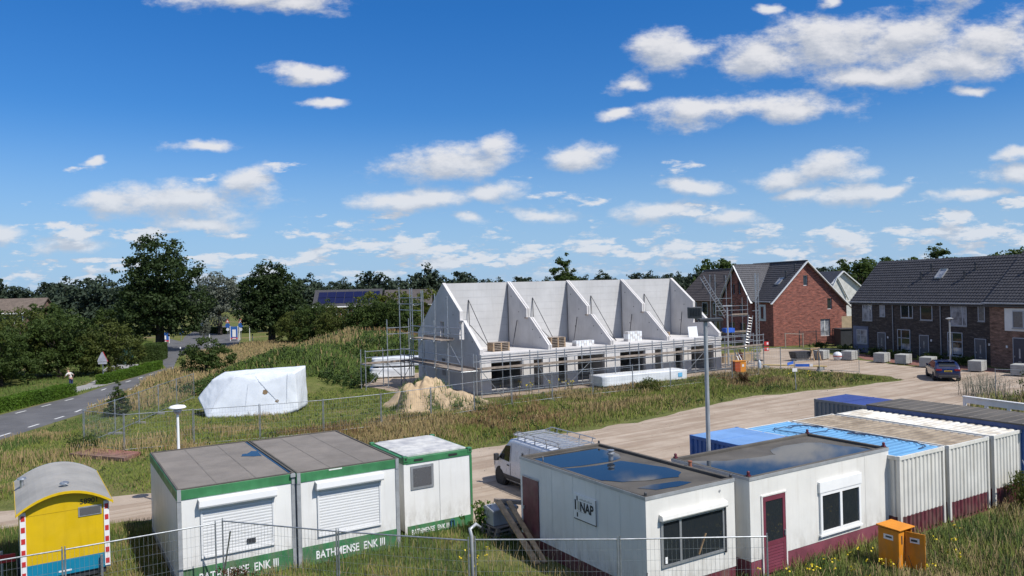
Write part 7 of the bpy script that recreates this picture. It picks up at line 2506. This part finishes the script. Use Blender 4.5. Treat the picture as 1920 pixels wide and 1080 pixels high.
def person(label, loc, rotz, lean, shirt, trousers, hair, armL, armR, skin=(.45, .26, .19)):
    """standing figure; x right, y forward; lean tilts the trunk; arms given as elbow and wrist points"""
    t = thing('person', label, 'person', loc, rotz)
    ms = mat('skin' + label[:12], skin, .6, 0, .05, 4)
    def T(x, y, z):
        dz = z - .95
        return (x + lean[0] * dz, y + lean[1] * dz, .95 + dz * (1 - .5 * (lean[0] ** 2 + lean[1] ** 2)))
    N = [(0, 0, .95, (.15, .11)), (*T(0, 0, 1.12), (.14, .10)), (*T(0, 0, 1.33), (.17, .12)), (*T(0, 0, 1.45), (.10, .085)), (*T(0, .02, 1.53), .058), (*T(0, .04, 1.60), (.075, .085)), (*T(0, .045, 1.68), (.082, .10)), (*T(0, .03, 1.76), (.06, .075))]
    E_ = [(i, i + 1) for i in range(7)]
    for s, (el, wr) in ((-1, armL), (1, armR)):
        k_ = len(N)
        N += [(*T(s * .19, 0, 1.43), .058), (*el, .042), (*wr, .030), (*[w + .06 * (w - e) / .26 for w, e in zip(wr, el)], (.038, .020))]
        E_ += [(3, k_), (k_, k_ + 1), (k_ + 1, k_ + 2), (k_ + 2, k_ + 3)]
        d = (Vector(wr) - Vector(el)).normalized()
        sd = d.cross(Vector((0, 1, .2))).normalized()
        for f in range(5):
            p0 = Vector(wr) + d * (.10 if f else .05) + sd * (.030 - .018 * f if f else .045)
            p1 = p0 + d * ((.045, .05, .055, .05, .04)[f]) + sd * (.02 if f == 0 else 0)
            p2 = p1 + d * .03 + Vector((0, .012, -.012))
            q = len(N)
            N += [(*p0, .009), (*p1, .0085), (*p2, .007)]
            E_ += [(k_ + 3, q), (q, q + 1), (q + 1, q + 2)]
    for s in (-1, 1):
        k_ = len(N)
        N += [(s * .10, 0, .86, .085), (s * .11, .03, .50, .060), (s * .11, -.01, .10, .042), (s * .12, .10, .05, (.04, .03))]
        E_ += [(0, k_), (k_, k_ + 1), (k_ + 1, k_ + 2), (k_ + 2, k_ + 3)]
    skin_part('body', N, E_, ms, t)
    S = [(*T(0, 0, .98), (.165, .125)), (*T(0, 0, 1.14), (.155, .115)), (*T(0, 0, 1.33), (.185, .132)), (*T(0, 0, 1.45), (.12, .10))]
    SE = [(0, 1), (1, 2), (2, 3)]
    for s, (el, wr) in ((-1, armL), (1, armR)):
        k_ = len(S)
        a = Vector(T(s * .19, 0, 1.43))
        m_ = a.lerp(Vector(el), .75)
        S += [(*a, .072), (*m_, .062)]
        SE += [(3, k_), (k_, k_ + 1)]
    skin_part('shirt', S, SE, shirt, t)
    P_ = [(0, 0, .98, (.165, .125))]
    PE = []
    for s in (-1, 1):
        k_ = len(P_)
        P_ += [(s * .10, 0, .86, .10), (s * .11, .03, .50, .078), (s * .11, -.01, .12, .065)]
        PE += [(0, k_), (k_, k_ + 1), (k_ + 1, k_ + 2)]
        sh_ = MB().path([(s * .115, -.05, .05), (s * .12, .08, .05), (s * .125, .19, .035)], [.05, .05, .03], 8).build('shoe', M_black, t, smooth=True)
    skin_part('trousers', P_, PE, trousers, t)
    skin_part('hair', [(*T(0, -.005, 1.70), (.09, .10)), (*T(0, .01, 1.77), (.075, .09))], [(0, 1)], hair, t)
    for s in (-1, 1):
        c = T(s * .032, .142, 1.69)
        MB().lathe([(.006, -.01), (.012, 0), (.006, .01)], 8, c).build('eye', M_letterk, t)
    c = Vector(T(0, .15, 1.655))
    MB().bar(c, c + Vector((0, .02, -.025)), .028, .03).build('nose', ms, t)
    return t


M_tee = mat('pale_shirt', (.62, .60, .55), .8, 0, .04, 3)
M_jean = mat('navy_trousers', (.02, .03, .09), .8, 0, .1, 3)
M_hair = mat('reddish_hair', (.14, .05, .03), .7, 0, .1, 6)
person('person in pale shirt and navy trousers beside the hedge', (-38.9, 67.4), 75, (-.10, .28), M_tee, M_jean, M_hair, ((-.34, .30, 1.15), (-.22, .50, 1.05)), ((.42, .12, 1.22), (.52, .30, 1.02)))
person('person in red top and dark trousers under the scaffold end', (20.6, 69.6), 10, (.05, .35), mat('red_top', (.40, .05, .06), .8), mat('dark_work_trousers', (.025, .03, .05), .8), mat('dark_hair', (.03, .02, .015), .7), ((-.30, .35, 1.05), (-.2, .55, .90)), ((.30, .35, 1.08), (.2, .55, .95)))

# ------------------------------------------------------------------ signs and small things along the road
M_signblue = mat('road_sign_blue', (.03, .11, .36), .45, 0, .04, 2)
ts = thing('warning_sign', 'triangular warning sign seen from behind beside the hedge', 'road sign', (-38.0, 71.0))
MB().path([(0, 0, 0), (0, 0, 2.95)], .035, 8).build('post', M_steel, ts)
pl = MB().prism([(-.47, 2.06), (.47, 2.06), (.42, 2.28), (.06, 2.95), (-.06, 2.95), (-.42, 2.28)], 'y', -.06, -.04).build('sign_plate', mat('sign_back_grey', (.42, .42, .46), .5), ts)
MB().bar((.06, -.05, 2.98), (.50, -.05, 2.06), .03, .035, (0, 1, 0)).build('red_edge', M_red, pl)
MB().box(-.40, .40, -.075, -.061, 1.84, 2.02).build('lower_plate', MATS['sign_back_grey'], ts)
def board(label, loc, rot, w, h, z0):
    t = thing('town_sign_board', label, 'sign board', loc, rot)
    for s in (-1, 1):
        MB().box(s * w / 2 - .05, s * w / 2 + .05, -.05, .05, 0, z0 + h + .1).build('post', M_reflw, t)
    b = MB().box(-w / 2 + .051, w / 2 - .051, -.03, .03, z0 + .42, z0 + h).build('panel', M_signblue, t)
    MB().box(-w / 2 + .051, w / 2 - .051, -.032, .028, z0 + .18, z0 + .419).build('red_strip', M_red, t)
    MB().box(-.28, .28, -.04, -.031, z0 + .55, z0 + h - .5).build('picture_field', M_reflw, b)
    MB().box(-.3, .3, -.04, -.033, z0 + .2, z0 + .33).build('print', M_reflw, t)
    return t
board('tall blue town sign board with white picture beside the far bend', (-47.4, 130.5), 10, 1.25, 2.3, .15)
board('lower blue and red town sign board beneath the big tree', (-58.6, 129.0), 20, 1.5, 1.7, .1)
def disc_sign(label, loc, h, tri=True):
    t = thing('road_sign', label, 'road sign', loc)
    MB().path([(0, 0, 0), (0, 0, h)], .05, 6).build('post', M_steel, t)
    MB().path([(0, -.06, h - .6), (0, -.10, h - .6)], .42, 18).build('blue_disc', M_signblue, t)
    if tri:
        MB().prism([(-.4, h - .1), (.4, h - .1), (0, h + .62)], 'y', -.10, -.07).build('red_triangle', M_red, t)
        MB().prism([(-.22, h + .0), (.22, h + .0), (0, h + .4)], 'y', -.12, -.101).build('white_field', M_reflw, t)
        MB().path([(0, -.06, h - 1.3), (0, -.1, h - 1.3)], .28, 14).build('white_disc', M_reflw, t)
    return t
disc_sign('red triangle over blue disc sign, left of the tall town board', (-51.6, 139), 2.9)
disc_sign('red triangle over blue disc sign behind the tall town board', (-46.6, 131.5), 3.2)
disc_sign('blue disc sign at the road fork under the big tree', (-54.9, 127), 2.6, False)
disc_sign('pale blue disc sign beside the silvery shrub', (-57.5, 142), 3.0, False)
gl_ = thing('lamp_post', 'far lamp post with pale box head beside the round dark tree', 'lamp post', (-47.2, 132.5))
MB().path([(0, 0, 0), (0, 0, 4.6)], [.07, .05], 6).build('pole', M_letter, gl_)
MB().lathe([(.2, 4.6), (.42, 4.75), (.42, 5.3), (.2, 5.45)], 10).build('lamp_head', M_reflw, gl_)
for i, p in enumerate([(-44.6, 130), (-41.6, 122.5), (-43.3, 109.5)]):
    q = thing('marker_post', ['slim pale post beside the tall town board', 'short post at the foot of the round dark tree', 'thin pole standing in the dry grass by the bush'][i], 'post', p)
    MB().path([(0, 0, 0), (0, 0, (3.2, 1.3, 2.4)[i])], .05, 6).build('pole', M_reflw, q)
    MB().box(-.08, .08, -.08, .08, (3.2, 1.3, 2.4)[i], (3.25, 1.55, 2.45)[i]).build('cap', M_dark, q)
tf = thing('transformer_cabinet', 'dark green cabinet before the tall clipped hedge', 'cabinet', (-47.1, 90.6), -25)
MB().box(0, 1.7, 0, 1.2, .05, 1.8).build('body', mat('bottle_green', (.012, .05, .045), .5), tf)
MB().box(-.06, 1.76, -.06, 1.26, 1.801, 1.92).build('roof', MATS['bottle_green'], tf)
MB().box(.84, .86, -.01, -.001, .1, 1.75).build('door_gap', M_black, tf)
MB().box(-.02, 1.72, -.02, 1.22, 0, .049).build('plinth', M_foot, tf)
for i, p in enumerate([(-46.0, 88.8), (-47.2, 88.6), (-44.9, 103.5)]):
    q = thing('bollard', ['white topped bollard before the green cabinet, right', 'white topped bollard before the green cabinet, left', 'white topped bollard beneath the big tree'][i], 'bollard', p)
    MB().path([(0, 0, 0), (0, 0, .8)], .09, 8).build('post', M_dark, q)
    MB().lathe([(.095, .8), (.10, .95), (.05, 1.02)], 8).build('cap', M_reflw, q)

# ------------------------------------------------------------------ render settings
cy = scene.cycles
cy.max_bounces = 5
cy.diffuse_bounces = 3
cy.glossy_bounces = 3
cy.transmission_bounces = 3
cy.transparent_max_bounces = 4
cy.caustics_reflective = False
cy.caustics_refractive = False
cy.use_denoising = True
